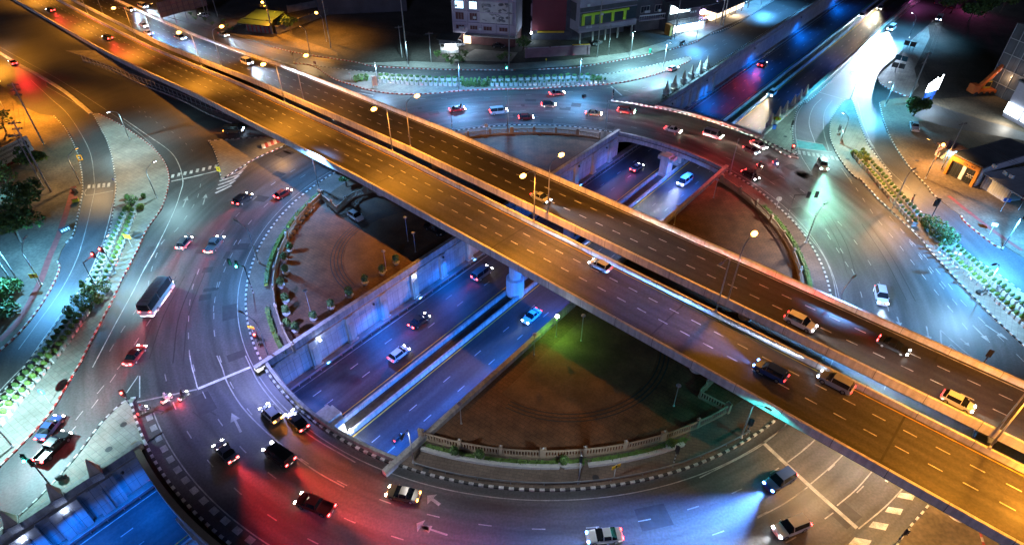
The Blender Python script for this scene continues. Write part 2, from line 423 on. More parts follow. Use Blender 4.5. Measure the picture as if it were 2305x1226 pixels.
# left verge with driveway gap
A1 = r1([(350, 755), (420, 830), (490, 960), (525, 1090), (537, 1226)]) + r4([(520, 180), (490, 320), (470, 385), (430, 425)])
A2 = r4([(375, 545), (388, 570), (375, 625), (330, 720), (250, 850), (130, 1000), (0, 1120)]) + [(-40, 822)]
left_edge = [(-190, 830), (-260, 500), (-200, 200), (-60, 120), (40, 235), (90, 258)]
structure(MB().prism(G(A1 + [(138, 566)] + A2 + left_edge), -.02, .12).build('left_verge', M['dirt']))
kerb('left_verge_kerb', G(A1), BW); kerb('left_verge_kerb', G(A2), RW)
B_L = r1([(600, 735), (650, 830), (700, 930), (735, 1060), (755, 1226)]) + r4([(752, 100), (735, 220), (715, 330), (680, 430), (620, 570), (540, 700), (450, 830), (350, 970), (250, 1110), (170, 1210)]) + r7([(130, 120), (0, 260)]) + [(-40, 925)]
B_R = r1([(640, 740), (760, 800), (900, 890), (1000, 970), (1070, 1060), (1095, 1150)]) + r4([(1090, 60), (1050, 190), (950, 340), (880, 490), (800, 640), (740, 770), (690, 870), (620, 1000), (520, 1200)]) + r7([(440, 180), (350, 340), (270, 440), (150, 570), (0, 720)]) + [(-40, 1088)]
structure(MB().prism(smooth(G(B_L), 2) + smooth(G(B_R), 2)[::-1], -.02, .14).build('left_island', M['paving']))
kerb('left_island_kerb', G(B_L), BW); kerb('left_island_kerb', G(B_R), RW)
# long narrow divider running up to the left of the island
DIV = [(-20, 108), (40, 145), (100, 178), (150, 210), (205, 256)]
structure(MB().wall(smooth(G(DIV), 2), -.45, .45, -.02, .2).build('divider_kerb', M['concrete']))
C_I = r1([(1440, 1160), (1410, 1040), (1380, 960), (1350, 915), (1500, 905), (1720, 890), (1860, 935), (1650, 1030)])
structure(MB().prism(G(C_I), -.02, .14).build('triangle_island', M['paving']))
kerb('triangle_island_kerb', G(r1([(1350, 915), (1380, 960), (1410, 1040), (1435, 1160)])), BW)
kerb('triangle_island_kerb', G(r1([(1440, 1163), (1650, 1032), (1860, 937)])), BW)
kerb('triangle_island_kerb', G(r1([(1350, 915), (1500, 905), (1720, 890)])), BW)
# lower left island
E_L = r7([(880, 275), (840, 280), (780, 320), (650, 450), (500, 650), (330, 845), (150, 1020), (0, 1140)]) + [(-40, 1226)]
kerb('lower_left_island_kerb', G(E_L), BW)
arcE = [polar(65.4, a) for a in [unwrap(0, math.atan2(v.y, v.x)) for v in [Vector(G([q])[0]) - RC for q in r7([(890, 370), (905, 450), (915, 480), (950, 590), (1000, 690)])]]]
a_ll0 = math.atan2(*(Vector(G(r7([(885, 300)]))[0]) - RC).yx)
a_wall = ang_on_n(65.4, NL - .5, False)
E_R = arc_pts(65.4, a_ll0, unwrap(a_ll0, a_wall))
edge = [pu(s, NL - .5) for s in (-62.0, -80, -100)]
structure(MB().prism(smooth(G(E_L), 2) + edge[::-1] + E_R[::-1], -.02, .14).build('lower_left_island', M['paving']))
# top centre island
F_B = r1([(1900, 412)]) + r2([(-130, 430), (0, 510), (130, 555), (280, 595), (450, 612), (640, 608), (830, 590), (1080, 580), (1300, 575), (1580, 560), (1800, 545), (1950, 520), (2100, 480), (2302, 400)]) + r3([(140, 370)])
F_T = r1([(1900, 405)]) + r2([(0, 445), (300, 475), (700, 505), (1050, 515), (1450, 500), (1750, 485), (1900, 460), (2050, 430), (2302, 370)])
structure(MB().prism(smooth(G(F_B), 2) + smooth(G(F_T), 2)[::-1], -.02, .14).build('top_island', M['paving']))
kerb('top_island_kerb', G(F_B), RW); kerb('top_island_kerb', G(F_T), BW)
# far pavement along the upper service road
G1 = [(290, 0), (372, 38), (476, 66), (573, 94)] + r1([(1770, 310), (1950, 350), (2302, 405)]) + r2([(250, 430), (500, 445), (800, 455), (1180, 457)])
G2 = r2([(1330, 452), (1560, 440), (1700, 420), (1900, 385), (2070, 350)])
G3 = r2([(2180, 325), (2302, 290)]) + r3([(195, 265)])
G4 = r3([(270, 225), (370, 190), (470, 140)])
G5 = r3([(525, 105), (690, 0)]) + [(1830, -60)]
far = [(1900, -200), (300, -200), (180, -60)]
structure(MB().prism(G(G1 + G2 + G3 + G4 + G5 + far), -.02, .13).build('far_pavement', M['dark_dirt']))
for q, c in ((G1[4:], RW), (G2, RW), (G3, RW), (G4, BW), (G5, BW)): kerb('far_pavement_kerb', G(q), c)
# sandy verge and pavement strips lying on it
V = [(476, 60), (560, 82), (640, 104), (760, 128), (760, 120), (700, 98), (640, 78), (560, 55), (480, 30), (400, 10), (372, 24)]
structure(MB().prism(smooth(G(V), 3, True), .1, .15).build('sandy_verge', M['dirt']))
P2 = r2([(150, 415), (500, 440), (800, 450), (1180, 452), (1330, 446), (1700, 415), (2070, 345), (2302, 285), (2302, 230), (1900, 345), (1500, 395), (1000, 425), (500, 400)])
structure(MB().prism(G(P2), .1, .155).build('far_footpath', M['paving']))
YD = [(1070, 112), (1165, 120), (1150, 140), (1020, 138)]
structure(MB().prism(G(YD), .1, .17).build('shop_yard', M['paving']))
SH = [(1495, 110), (1573, 90), (1600, 74), (1690, 34), (1745, -2), (1720, -10), (1600, 50), (1500, 92)]
structure(MB().prism(G(SH), .1, .168).build('shop_footpath', M['paving']))
# triangle with the obelisks, ring side corner
H_E = [(2125, -40), (2010, 52), (1834, 216)] + r3([(890, 650), (840, 700), (812, 780), (802, 870), (815, 960), (838, 1030)])
corner = r3([(790, 1022), (700, 972), (600, 905)])
edge = [pu(s, NR + .5) for s in (66.3, 110, 175, 260)]
structure(MB().prism(smooth(G(H_E), 2) + G(corner) + edge, -.02, .14).build('obelisk_island', M['paving']))
kerb('obelisk_island_kerb', G(H_E), BW)
# right island
I_L = r3([(1140, 650), (1060, 760), (1045, 880), (1080, 980), (1150, 1090), (1220, 1160)]) + r6([(1230, 0), (1350, 130), (1500, 270), (1620, 380), (1700, 480), (1800, 590), (1900, 700), (2000, 800), (2130, 930), (2302, 1090)]) + [(2360, 830)]
I_R = r3([(1190, 650), (1230, 780), (1280, 920), (1340, 1010), (1440, 1140)]) + r6([(1450, 40), (1700, 290), (1830, 390), (1960, 510), (2150, 640), (2302, 750)]) + [(2360, 690)]
structure(MB().prism(smooth(G(I_L), 2) + smooth(G(I_R), 2)[::-1], -.02, .14).build('right_island', M['paving']))
kerb('right_island_kerb', G(I_L), BW); kerb('right_island_kerb', G(I_R), BW)
# right pavement and lots
J1 = r3([(1365, 670), (1390, 780), (1440, 900), (1500, 1000), (1580, 1110), (1690, 1226)]) + r6([(1690, 90), (1760, 150)])
K1 = r6([(1895, 250), (1920, 290), (2030, 380), (2110, 440), (2160, 465), (2172, 440)])
structure(MB().prism(G(J1 + [(2140, 470)] + K1 + [(2400, 640), (2600, 420), (2300, 180), (2060, 215), (1985, 228)]), -.02, .12).build('right_lot', M['dirt']))
kerb('right_lot_kerb', G(J1), BW); kerb('right_lot_kerb', G(K1), RW)
UR = [(2140, 10)] + r3([(1680, 170), (1580, 260), (1470, 370), (1380, 450), (1355, 500), (1380, 550), (1450, 590), (1550, 630)])
structure(MB().prism(G(UR + [(2090, 224), (2400, 210), (2700, 40), (2500, -100), (2200, -40)]), -.02, .128).build('dark_field', M['dark_dirt']))
kerb('dark_field_kerb', G(UR), RW)
structure(MB().prism(G(UR[1:] + r3([(1620, 560), (1590, 450), (1690, 250)])), .1, .16).build('roadside_footpath', M['paving']))
DR = [(2062, 232), (2100, 236), (2180, 262), (2260, 285), (2305, 300), (2305, 318), (2230, 305), (2120, 285), (2050, 262)]
structure(MB().sheet(G(DR), .15).build('access_lane', M['asphalt']))
# bottom right yard
L1 = r9([(1740, 895), (1640, 1020), (1560, 1110), (1500, 1190), (1470, 1240)])
structure(MB().prism(G(L1 + [(2040, 1300), (2420, 1330), (2420, 1150), (2250, 1080), (2140, 1080)]), -.02, .12).build('lower_right_yard', M['dirt']))
kerb('lower_right_yard_kerb', G(L1), BW)
kerb('yard_inner_kerb', G(r9([(1990, 1060), (2010, 1130), (2040, 1240)])), RW)
# under-flyover verge on the upper left (dark)
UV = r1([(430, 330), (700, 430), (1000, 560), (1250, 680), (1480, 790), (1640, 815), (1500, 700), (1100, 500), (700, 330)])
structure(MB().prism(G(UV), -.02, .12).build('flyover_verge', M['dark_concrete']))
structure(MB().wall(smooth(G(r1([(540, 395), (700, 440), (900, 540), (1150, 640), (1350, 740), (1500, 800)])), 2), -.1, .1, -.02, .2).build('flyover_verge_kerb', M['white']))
# ---- the ring's inner island in two halves
for side in (-1, 1):
    e = NL - .5 if side < 0 else NR + .5
    s1 = math.sqrt(RR ** 2 - e * e)
    a0 = math.atan2(*(dU * s1 + nU * e).yx); a1 = math.atan2(*(-dU * s1 + nU * e).yx)
    if side < 0:
        while a1 < a0: a1 += 2 * math.pi
    else:
        while a1 > a0: a1 -= 2 * math.pi
    structure(MB().prism(arc_pts(RR, a0, a1), -.02, .14).build('ring_footpath', M['ring_paving']))
    rf = 44.25; s1 = math.sqrt(rf ** 2 - e * e)
    b0 = math.atan2(*(dU * s1 + nU * e).yx); b1 = math.atan2(*(-dU * s1 + nU * e).yx)
    if side < 0:
        while b1 < b0: b1 += 2 * math.pi
    else:
        while b1 > b0: b1 -= 2 * math.pi
    structure(MB().prism(arc_pts(rf - .2, b0, b1), .1, .16).build('plaza_floor', M['plaza']))
    kerb('ring_footpath_kerb', arc_pts(RR, a0, a1, .8), BW, seg=.6, h=.24, w=.3, smooth_it=False)
# plain curved bands of paving inside the plazas
g = MB()
for cx, cy, rr_, w in ((845, 600, 17, 8),):
    pass
def disc_in(side, s, n, rad, name):
    pts = []
    for i in range(40):
        a = 2 * math.pi * i / 40; v = RC + dU * s + nU * n + Vector((math.cos(a), math.sin(a))) * rad
        q = v - RC; nn = q.dot(nU)
        lim = NL - 3 if side < 0 else NR + 3
        if (side < 0 and nn > lim) or (side > 0 and nn < lim): v = v - nU * (nn - lim)
        pts.append((v.x, v.y))
    structure(MB().prism(pts, .12, .165).build(name, M['plaza_floor']))
disc_in(-1, -14, NL - 3, 13, 'plaza_inner_paving'); disc_in(1, -16, NR + 3, 14, 'plaza_inner_paving')
g = MB()
for s, n, rads in ((-14, NL - 3, (13.4, 14.0, 14.6, 15.2)), (-16, NR + 3, (14.4, 15.0, 15.6))):
    for q in rads:
        c = RC + dU * s + nU * n; side = -1 if n < 0 else 1
        base = math.atan2(*(nU * side).yx)
        P = [(c.x + q * math.cos(base + t), c.y + q * math.sin(base + t)) for t in [(-1.45 + 2.9 * i / 30) for i in range(31)]]
        g.strip(P, -.1, .1, .172)
structure(g.build('plaza_band_lines', M['black_paint']))

# ---- road markings
g = MB(); Z = .012
def ring_line(r, d0, d1, w=.14, m=0, dash=None):
    P = arc_pts(r, R(d0), R(d1), .7)
    if dash: dashes(g, P, dash[0], dash[1], w, Z, 0, m)
    else: g.strip(P, -w / 2, w / 2, Z, m)
ring_line(50.0, -182, 178, .13, 1)
ring_line(53.55, -182, 178, .13, 1, (1.5, 4.5)); ring_line(57.1, -150, 178, .13, 1, (1.5, 4.5)); ring_line(60.8, -150, -40, .13, 1, (1.5, 4.5))
def line(pts, w=.14, m=0, dash=None, z=Z):
    P = smooth(G(pts), 1.0)
    if dash: dashes(g, P, dash[0], dash[1], w, z, 0, m)
    else: g.strip(P, -w / 2, w / 2, z, m)
# solid lane lines
line(r7([(1230, 0), (1240, 60), (1280, 210)])); line(r7([(1405, 0), (1440, 80), (1470, 170), (1560, 320), (1700, 470), (1900, 640), (2050, 750), (2230, 850)]), .16, 1)
line(r7([(1590, 0), (1625, 75), (1680, 180), (1800, 330), (2000, 510), (2302, 690)]), .16, 1)
line(r7([(1280, 215), (1620, 75)]), .45); line(r7([(890, 300), (1275, 218)]), .25, 1)
line(r9([(610, 560), (900, 830), (1220, 1115)]), .5, 1)
for q in ([(920, 830), (1060, 710), (1160, 610)], [(1090, 970), (1220, 860), (1350, 710)], [(575, 1050), (760, 950), (900, 850)], [(770, 690), (900, 590), (980, 510)], [(1230, 1120), (1400, 980), (1545, 830)], [(200, 790), (500, 640), (640, 550), (810, 400)]): line(r9(q), .14, 1)
# left roads
line(r4([(1180, 60), (1130, 210), (1020, 440), (930, 600), (860, 740), (740, 960), (600, 1226)]))
line(r1([(800, 770), (960, 880), (1100, 980), (1160, 1070), (1185, 1170)]) + r4([(1180, 60)]))
for q in ([(1300, 40), (1270, 150), (1150, 330), (1050, 420), (980, 600), (950, 760)], [(1560, 400), (1490, 520), (1430, 660), (1390, 800), (1385, 1010)], [(1290, 590), (1240, 740), (1220, 950), (1230, 1190)], [(960, 740), (880, 860), (790, 990), (700, 1140)], [(1130, 700), (1000, 880), (840, 1130)]): line(r4(q), .14, 1, (1.6, 2.6))
line(r4([(745, 0), (745, 90), (715, 240), (670, 410)]) , .14); line(r4([(670, 410), (560, 660), (440, 820), (290, 1030), (170, 1200)]) + r7([(100, 120), (0, 225)]), .14)
line(r1([(200, 520), (330, 640), (430, 730), (520, 860), (590, 1010), (615, 1226)]) + r4([(610, 100), (560, 320), (500, 520), (400, 720), (230, 960), (120, 1110)]), .12, 1)
line(r7([(770, 340), (600, 540), (450, 730), (270, 910), (0, 1120)]), .12); line(r7([(905, 130), (905, 270)]), .14); line(r7([(895, 130), (820, 240)]), .14)
for q in ([(800, 40), (560, 330), (420, 500), (230, 680)], [(750, 120), (600, 330), (400, 560)]): line(r7(q), .12, 1, (1.6, 3.0))
for q in ([(900, 690), (1010, 790), (1150, 880), (1260, 990)], [(860, 690), (950, 760)]): line(r1(q), .12, 1, (1.4, 3.0))
line(r1([(300, 560), (520, 690), (640, 770)]), .12, 1); line([(-20, 95), (60, 140), (130, 178), (215, 232), (300, 290), (345, 330), (372, 375)], .12, 1)
line(r1([(1110, 1175), (1250, 1145), (1415, 1105)]), .35)
for i in range(8): line(r1([(1115 + i * 40, 1152 - i * 9), (1122 + i * 40, 1130 - i * 9)]), .55)
for i in range(5): line(r1([(578 + i * 32, 1196 - i * 3), (575 + i * 32, 1222 - i * 3)]), .5)
line(r1([(560, 1226)]) + r4([(555, 115), (735, 85)]), .25, 1)
for i in range(5): line(r4([(1395 + 9 * i, 100 - 26 * i), (1470 + i * 20, 65 - 26 * i), (1500 + i * 24, 50 - 32 * i)]), .5)
def arrow(p, q, sc=1.0):
    a, b = Vector(a2(*p)), Vector(a2(*q)); d = (b - a).normalized(); n = Vector((d.y, -d.x)); L = (b - a).length
    g.sheet([tuple(x) for x in (a - n * .12 * sc, a + n * .12 * sc, a + d * L * .6 + n * .12 * sc, a + d * L * .6 + n * .5 * sc, b, a + d * L * .6 - n * .5 * sc, a + d * L * .6 - n * .12 * sc)], Z, 1)
for p, q in (((1185, 190), (1215, 120)), ((1315, 175), (1335, 105))): arrow(*r4([p, q]))
for p, q in (((690, 965), (610, 905)), ((620, 1125), (540, 1085)),): arrow(*r8([p, q]), 1.6)
arrow(*r8([(740, 1160), (560, 1100)]), .9); arrow(*r7([(1560, 495), (1500, 370)]), 1.2)
for p, q in (((1350, 780), (1240, 860)), ((1470, 790), (1410, 810))): arrow(*r9([(1250, 640), (1230, 690)]), 1.2)
# chequers along the ring's lower left kerb and the big blocks lower right
a0 = math.atan2(*(Vector(G(r7([(925, 400)]))[0]) - RC).yx)
for i in range(26):
    a = a0 + i * 2.1 / 64
    g.sheet([polar(64.3, a), polar(64.3, a + 1.05 / 64), polar(63.55, a + 1.05 / 64), polar(63.55, a)], Z, 1)
P = arc_pts(63.3, a0, a0 + 60 / 63.3, 1); g.strip(P, -.07, .07, Z, 1)
for q in ([(1500, 885), (1600, 900), (1580, 935), (1480, 915)], [(1425, 978), (1520, 992), (1500, 1030), (1400, 1010)], [(1325, 1072), (1425, 1090), (1405, 1130), (1295, 1108)], [(1205, 1175), (1315, 1195), (1290, 1240), (1165, 1220)], [(1420, 760), (1440, 770), (1420, 820), (1400, 810)]): g.sheet(G(r9(q)), Z, 0)
# right roads
for q in ([(1120, 1090), (1190, 1190)],): line(r3(q), .12, 1)
for q in ([(1170, 0), (1330, 240), (1480, 420), (1590, 560), (1700, 700), (1850, 880), (2000, 1060)], [(1500, 330), (1600, 470), (1720, 640), (1850, 800), (1950, 920)], [(1430, 250), (1600, 440), (1790, 660), (1900, 800), (2100, 990), (2302, 1190)], [(1560, 400), (1700, 590), (1850, 770)], [(1030, 370), (1180, 600)]): line(r6(q), .12, 1, (1.8, 2.6))
line(r6([(780, 240), (900, 370), (1000, 500), (1060, 640), (1090, 790)]), .13, 1); line(r6([(1780, 560), (1900, 690), (2100, 880), (2302, 1080)]), .12, 1)
line(r6([(1460, 120), (1620, 290), (1850, 480), (2080, 650), (2302, 820)]), .1, 1)
for p, q in (((1480, 900), (1500, 960)), ((1670, 960), (1690, 1070)), ((2050, 950), (2200, 1050)), ((1890, 1040), (1950, 1090)), ((1970, 955), (2085, 1070))): arrow(*r6([p, q]), .9)
for q in ([(1790, 1110), (1830, 1080), (1880, 1130)], [(1760, 990), (1790, 1110), (2010, 1226)], [(1760, 985), (1900, 1110), (2050, 1226)]): line(r6(q), .2, 1)
for i in range(9): line(r3([(845 + i * 30, 975 + i * 5), (850 + i * 31, 1000 + i * 5)]), .55, 1)
line(r3([(830, 905), (1000, 935)]), .25, 1); line(r3([(825, 960), (1060, 985)]), .25, 1)
line(r3([(870, 680), (835, 740), (820, 850), (850, 990), (920, 1110)]), .12, 1); line(r3([(990, 640), (935, 700), (910, 800), (950, 930)]), .12, 1); line(r3([(1060, 650), (1010, 730), (1005, 850), (1040, 980)]), .12, 1)
line(r3([(980, 600), (1120, 640)]), .3, 1)
line(r3([(900, 640), (1050, 500), (1250, 290), (1380, 160), (1560, 0)]), .12, 1)
for q in ([(1400, 150), (1250, 300), (1100, 460), (1000, 570)], [(1480, 290), (1380, 400), (1270, 540)]): line(r3(q), .12, 1, (1.8, 4))
line(r3([(1225, 660), (1260, 800), (1330, 960), (1420, 1090), (1560, 1226)]), .1, 1); line(r3([(1290, 900), (1330, 960)]), .5, 1)
# top roads
for q in ([(150, 600), (260, 620)], [(180, 585), (270, 605)]): line(r2(q), .5, 1)
for q in ([(560, 640), (900, 640), (1200, 620), (1600, 590), (1850, 560)], [(900, 690), (1300, 690), (1600, 700)], [(1880, 590), (2060, 560), (2302, 500)]): line(r2(q), .13, 1, (1.8, 4))
line(r2([(0, 420), (400, 450), (800, 480), (1200, 475), (1700, 450), (2100, 380), (2302, 330)]), .1, 1, (2, 4))
for i in range(4): line(r1([(1700 + i * 50, 372 + i * 14), (1770 + i * 50, 382 + i * 14)]), .4, 1)
line(r1([(1430, 200), (1600, 290), (1900, 370), (2302, 430)]), .1, 1)
for q in ([(20, 440), (170, 370), (330, 280), (520, 170), (760, 30)], [(190, 400), (330, 310), (560, 180), (800, 40)]): line(r3(q), .12, 1, (2, 4))
line(r2([(1800, 560), (1870, 620)]), .4, 1); line(r2([(1880, 585), (1960, 610)]), .12, 1)
structure(g.build('road_markings', [M['white'], M['worn_white']]))
# teal cycle box before the right crossing
structure(MB().sheet(G(r3([(830, 908), (1000, 938), (1030, 985), (828, 955)])), .008).build('cycle_box_marking', mat('teal_paint', (.02, .16, .17), .7, .3, 1)))
# red tactile path on the left verge
g = MB(); g.strip(smooth(G(r4([(480, 60), (440, 200), (380, 380), (320, 520), (270, 660), (180, 840), (100, 960), (0, 1060)])), 2), -.5, .5, .13)
structure(g.build('red_path', mat('red_tiles', (.20, .045, .035), .85, .25, 1.5)))
g = MB(); g.strip(smooth(G([(2135, 442), (2180, 478), (2240, 524), (2300, 565)]), 2), -.4, .4, .13)
structure(g.build('red_path', bpy.data.materials['red_tiles']))
# ================================================================== underpass walls, bridges, flyovers, fences
def wall_mat(name, col, w, h, mort=.03):
    m = mat(name, col, .75, .14, .5, speck=.12); nt = m.node_tree; N, L = nt.nodes, nt.links
    b = N["Principled BSDF"]; lk = b.inputs['Base Color'].links[0]; src = lk.from_socket
    tc = next(n for n in N if n.type == 'TEX_COORD')
    dt = N.new("ShaderNodeVectorMath"); dt.operation = 'DOT_PRODUCT'; dt.inputs[1].default_value = (dU.x, dU.y, 0)
    L.new(tc.outputs['Object'], dt.inputs[0]); sx = N.new("ShaderNodeSeparateXYZ"); L.new(tc.outputs['Object'], sx.inputs[0])
    cb = N.new("ShaderNodeCombineXYZ"); L.new(dt.outputs['Value'], cb.inputs[0]); L.new(sx.outputs[2], cb.inputs[1])
    bt = N.new("ShaderNodeTexBrick"); bt.offset = 0; L.new(cb.outputs[0], bt.inputs[0]); bt.inputs['Scale'].default_value = 1
    bt.inputs['Brick Width'].default_value = w; bt.inputs['Row Height'].default_value = h; bt.inputs['Mortar Size'].default_value = mort
    bt.inputs['Color1'].default_value = (1, 1, 1, 1); bt.inputs['Color2'].default_value = (.86, .86, .86, 1); bt.inputs['Mortar'].default_value = (.4, .4, .4, 1)
    mx = N.new("ShaderNodeMix"); mx.data_type = 'RGBA'; mx.blend_type = 'MULTIPLY'; mx.inputs[0].default_value = 1
    L.new(src, mx.inputs[6]); L.new(bt.outputs[0], mx.inputs[7]); L.new(mx.outputs[2], b.inputs['Base Color']); return m
M['panel'] = stained(wall_mat('wall_panels', (.48, .48, .48), 1.15, 1.9), .2)
M['pilaster'] = stained(mat('pilaster_stucco', (.46, .43, .38), .8, .15, .8, speck=.1), .2)
BLUE = (.0, .17, 1.0); VIOLET = (.10, .38, 1.0)
def u_line(s0, s1, n, step=7.0):
    k = max(1, int((s1 - s0) / step)); return [pu(s0 + (s1 - s0) * i / k, n) for i in range(k + 1)]
def underpass_wall(s0, s1, side, label, pil=(), par_h=1.0, top_w=.9, lamps=()):
    n = NL if side < 0 else NR; o = -1 if side < 0 else 1            # o: outward, away from the road
    root = empty('underpass_wall', (*pu((s0 + s1) / 2, n), 0), 0, label, 'retaining wall'); org = root.location
    P = u_line(s0, s1, n)
    MB().wall(P, 0, o * .55, FLOOR - .05, -.05).build('wall_panel', M['panel'], root, org)
    MB().wall(P, -o * .12, o * .6, -.05, par_h).build('parapet', M['concrete'], root, org)
    g = MB(); g.wall(P, -o * .22, o * .02, -1.15, -.35); g.build('cornice', M['pilaster'], root, org)
    for s in pil:
        g = MB(); a = pu(s - .7, n); b = pu(s + .7, n)
        g.wall([a, b], -o * .5, o * .01, FLOOR, -.33); a = pu(s - .4, n); b = pu(s + .4, n)
        g.wall([a, b], -o * .62, -o * .49, FLOOR + .3, -1.6)
        g.wall([pu(s - .85, n), pu(s + .85, n)], -o * .7, o * .01, FLOOR, FLOOR + .4)
        g.build('pilaster', M['pilaster'], root, org)
    for s, col, e, b_ in lamps:
        v = RC + dU * s + nU * (n - o * .75)
        g = MB(); g.ball((v.x, v.y, -.75), .22, 10, 6); lo = g.build('wall_lamp', M['bulb_blue' if b_ else 'dark_steel'], root, org, True)
        nn = nU * (-o)
        if col is VIOLET: add_light('wall_lamp_light', root, Vector((v.x + nn.x * 1.1, v.y + nn.y * 1.1, FLOOR + .5)) - org, e * .3, col, 'SPOT', (-nn.x, -nn.y, .55), 120, .9, .2)  # uplight at the wall foot, added without a fixture to wash the panels
        else: add_light('wall_lamp_light', root, Vector((v.x + nn.x * 1.4, v.y + nn.y * 1.4, -.7)) - org, e * 1.3, col, 'SPOT', (nn.x * .6, nn.y * .6, -1), 168, .8, .12)
    return root
pil_mid = [-46.6 + 6.95 * i for i in range(14) if -46.6 + 6.95 * i < 46]
underpass_wall(-48.5, 47.5, -1, 'blue-lit panelled underpass wall with pilasters below the left and upper plazas', pil_mid, 1.0,
               lamps=[(-18.9, VIOLET, 1100, 1), (-38.5, VIOLET, 700, 1), (-4.8, VIOLET, 600, 0), (16, VIOLET, 800, 0), (30, VIOLET, 800, 0), (41, BLUE, 1500, 0), (-28, BLUE, 4500, 0), (-12, BLUE, 3500, 0)])
underpass_wall(-48.5, 47.5, 1, 'underpass wall seen only along its narrow top beside the lower dark plaza', (), .9,
               lamps=[(-42, BLUE, 8000, 0), (-31, BLUE, 8000, 0), (-20, BLUE, 8000, 0), (-8, BLUE, 8000, 0), (20, BLUE, 3000, 0), (33, BLUE, 4000, 0), (42, BLUE, 4500, 0)])  # lamps on this wall are added to turn the right carriageway blue
pil_ul = [G([(x, y)])[0] for x, y in ((1501, 213.6), (1519, 200), (1539.6, 188.5), (1556.8, 177), (1575, 165.7), (1591, 155))]
s_ul = [(Vector(q) - RC).dot(dU) for q in pil_ul]
underpass_wall(67.2, FAR1, -1, 'long blue underpass wall running away to the top right with spired pilasters', s_ul, 1.0,
               lamps=[(72, BLUE, 1500, 0), (92, BLUE, 3500, 0), (125, BLUE, 5000, 0), (165, BLUE, 5000, 0), (205, BLUE, 4000, 0)])
underpass_wall(66.8, FAR1, 1, 'long pale underpass parapet wall beside the bright teal service road', (), 1.0,
               lamps=[(80, BLUE, 3000, 0), (110, BLUE, 3000, 0), (145, BLUE, 3000, 0)])  # added blue sources for the far carriageway, none seen on this wall
s_ll = [(Vector(q) - RC).dot(dU) for q in G(r7([(600, 775), (365, 935), (90, 1115)]))]
underpass_wall(-150, -64.6, -1, 'bright blue underpass wall with large slotted pilasters at the lower left corner', [], 1.0,
               lamps=[(-68, BLUE, 2600, 0), (s_ll[1], BLUE, 2600, 1), (s_ll[2], BLUE, 2600, 1)])
wl = [o for o in C.objects if o.name.startswith('underpass_wall')][-1]
for s in s_ll:
    g = MB(); n = NL
    g.wall([pu(s - 1.5, n), pu(s + 1.5, n)], -.01, .55, FLOOR, -.36)
    for d in (-.25, .25): g.wall([pu(s + d - .1, n), pu(s + d + .1, n)], .55, .68, FLOOR + .4, -1.3)
    g.build('pilaster', M['panel'], wl, wl.location)
underpass_wall(-150, -66.2, 1, 'blue-topped underpass wall end below the ring at the bottom edge', (), .9)
# spires on the walls
def spire(x, y, h=2.3, b=.42, label='', lean=0):
    root = empty('stone_spire', (x, y, .14), AU, label, 'spire')
    root.location.z = .14
    g = MB(); g.box((0, 0, .55), (1.25, 1.25, 1.1)); g.box((0, 0, 1.16), (1.45, 1.45, .14)); g.build('pedestal', M['white'], root)
    g = MB(); v = [(-b, -b, 1.23), (b, -b, 1.23), (b, b, 1.23), (-b, b, 1.23), (-.06, -.06, 1.23 + h), (.06, -.06, 1.23 + h), (.06, .06, 1.23 + h), (-.06, .06, 1.23 + h)]
    g.add(v, [[4, 5, 6, 7], [0, 1, 5, 4], [1, 2, 6, 5], [2, 3, 7, 6], [3, 0, 4, 7]]); g.build('spike', M['spire'], root)
    return root
names = ['nearest the ring bridge', 'second from the ring bridge', 'third from the ring bridge', 'fourth from the ring bridge', 'fifth from the ring bridge', 'farthest from the ring bridge']
for (x, y), w in zip(pil_ul, names): v = Vector((x, y)) - nU * .3; o = spire(v.x, v.y, 2.3, .42, 'cream spire on the blue wall pilasters, ' + w); o['group'] = 'spires along the upper left underpass wall'
for (x, y), w in zip(G(r3([(650, 832), (700, 785), (747, 748), (797, 706), (838, 672), (877, 640)])), names):
    o = spire(x, y, 2.4, .45, 'cream spire on a white block by the teal road, ' + w); o['group'] = 'spires on white blocks by the underpass'
for (x, y), w in zip(G(r7([(640, 790), (395, 945), (110, 1120)])), ('nearest the ring road', 'in the middle of three', 'at the left picture edge')):
    o = spire(x, y, 2.3, .6, 'brown stone spire above the lower left blue wall, ' + w); o['group'] = 'spires above the lower left wall'
# median barriers, guard rail
for n, nm in ((.05, 'left'), (2.42, 'right')):
    g = MB()
    for s0, s1 in ((-150, 420),): g.wall(u_line(s0, s1, n, 10), -.17, .17, FLOOR, FLOOR + .8)
    o = g.build('median_barrier', M['concrete']); tag(o, f'blue-lit concrete barrier along the {nm} edge of the underpass median strip', 'barrier', 'underpass median barriers')
root = empty('guard_rail', (*pu(0, -10.35), FLOOR), 0, 'low steel guard rail in front of the left underpass wall', 'guard rail')
MB().wall(u_line(-150, 420, -10.35, 10), -.05, .05, FLOOR + .45, FLOOR + .75).build('rail', M['rail'], root, root.location)
g = MB()
for i in range(-74, 190): x, y = pu(i * 2.0, -10.42); g.box((x, y, FLOOR + .35), (.1, .1, .7), -AU)
g.build('posts', M['rail'], root, root.location)['kind'] = 'stuff'
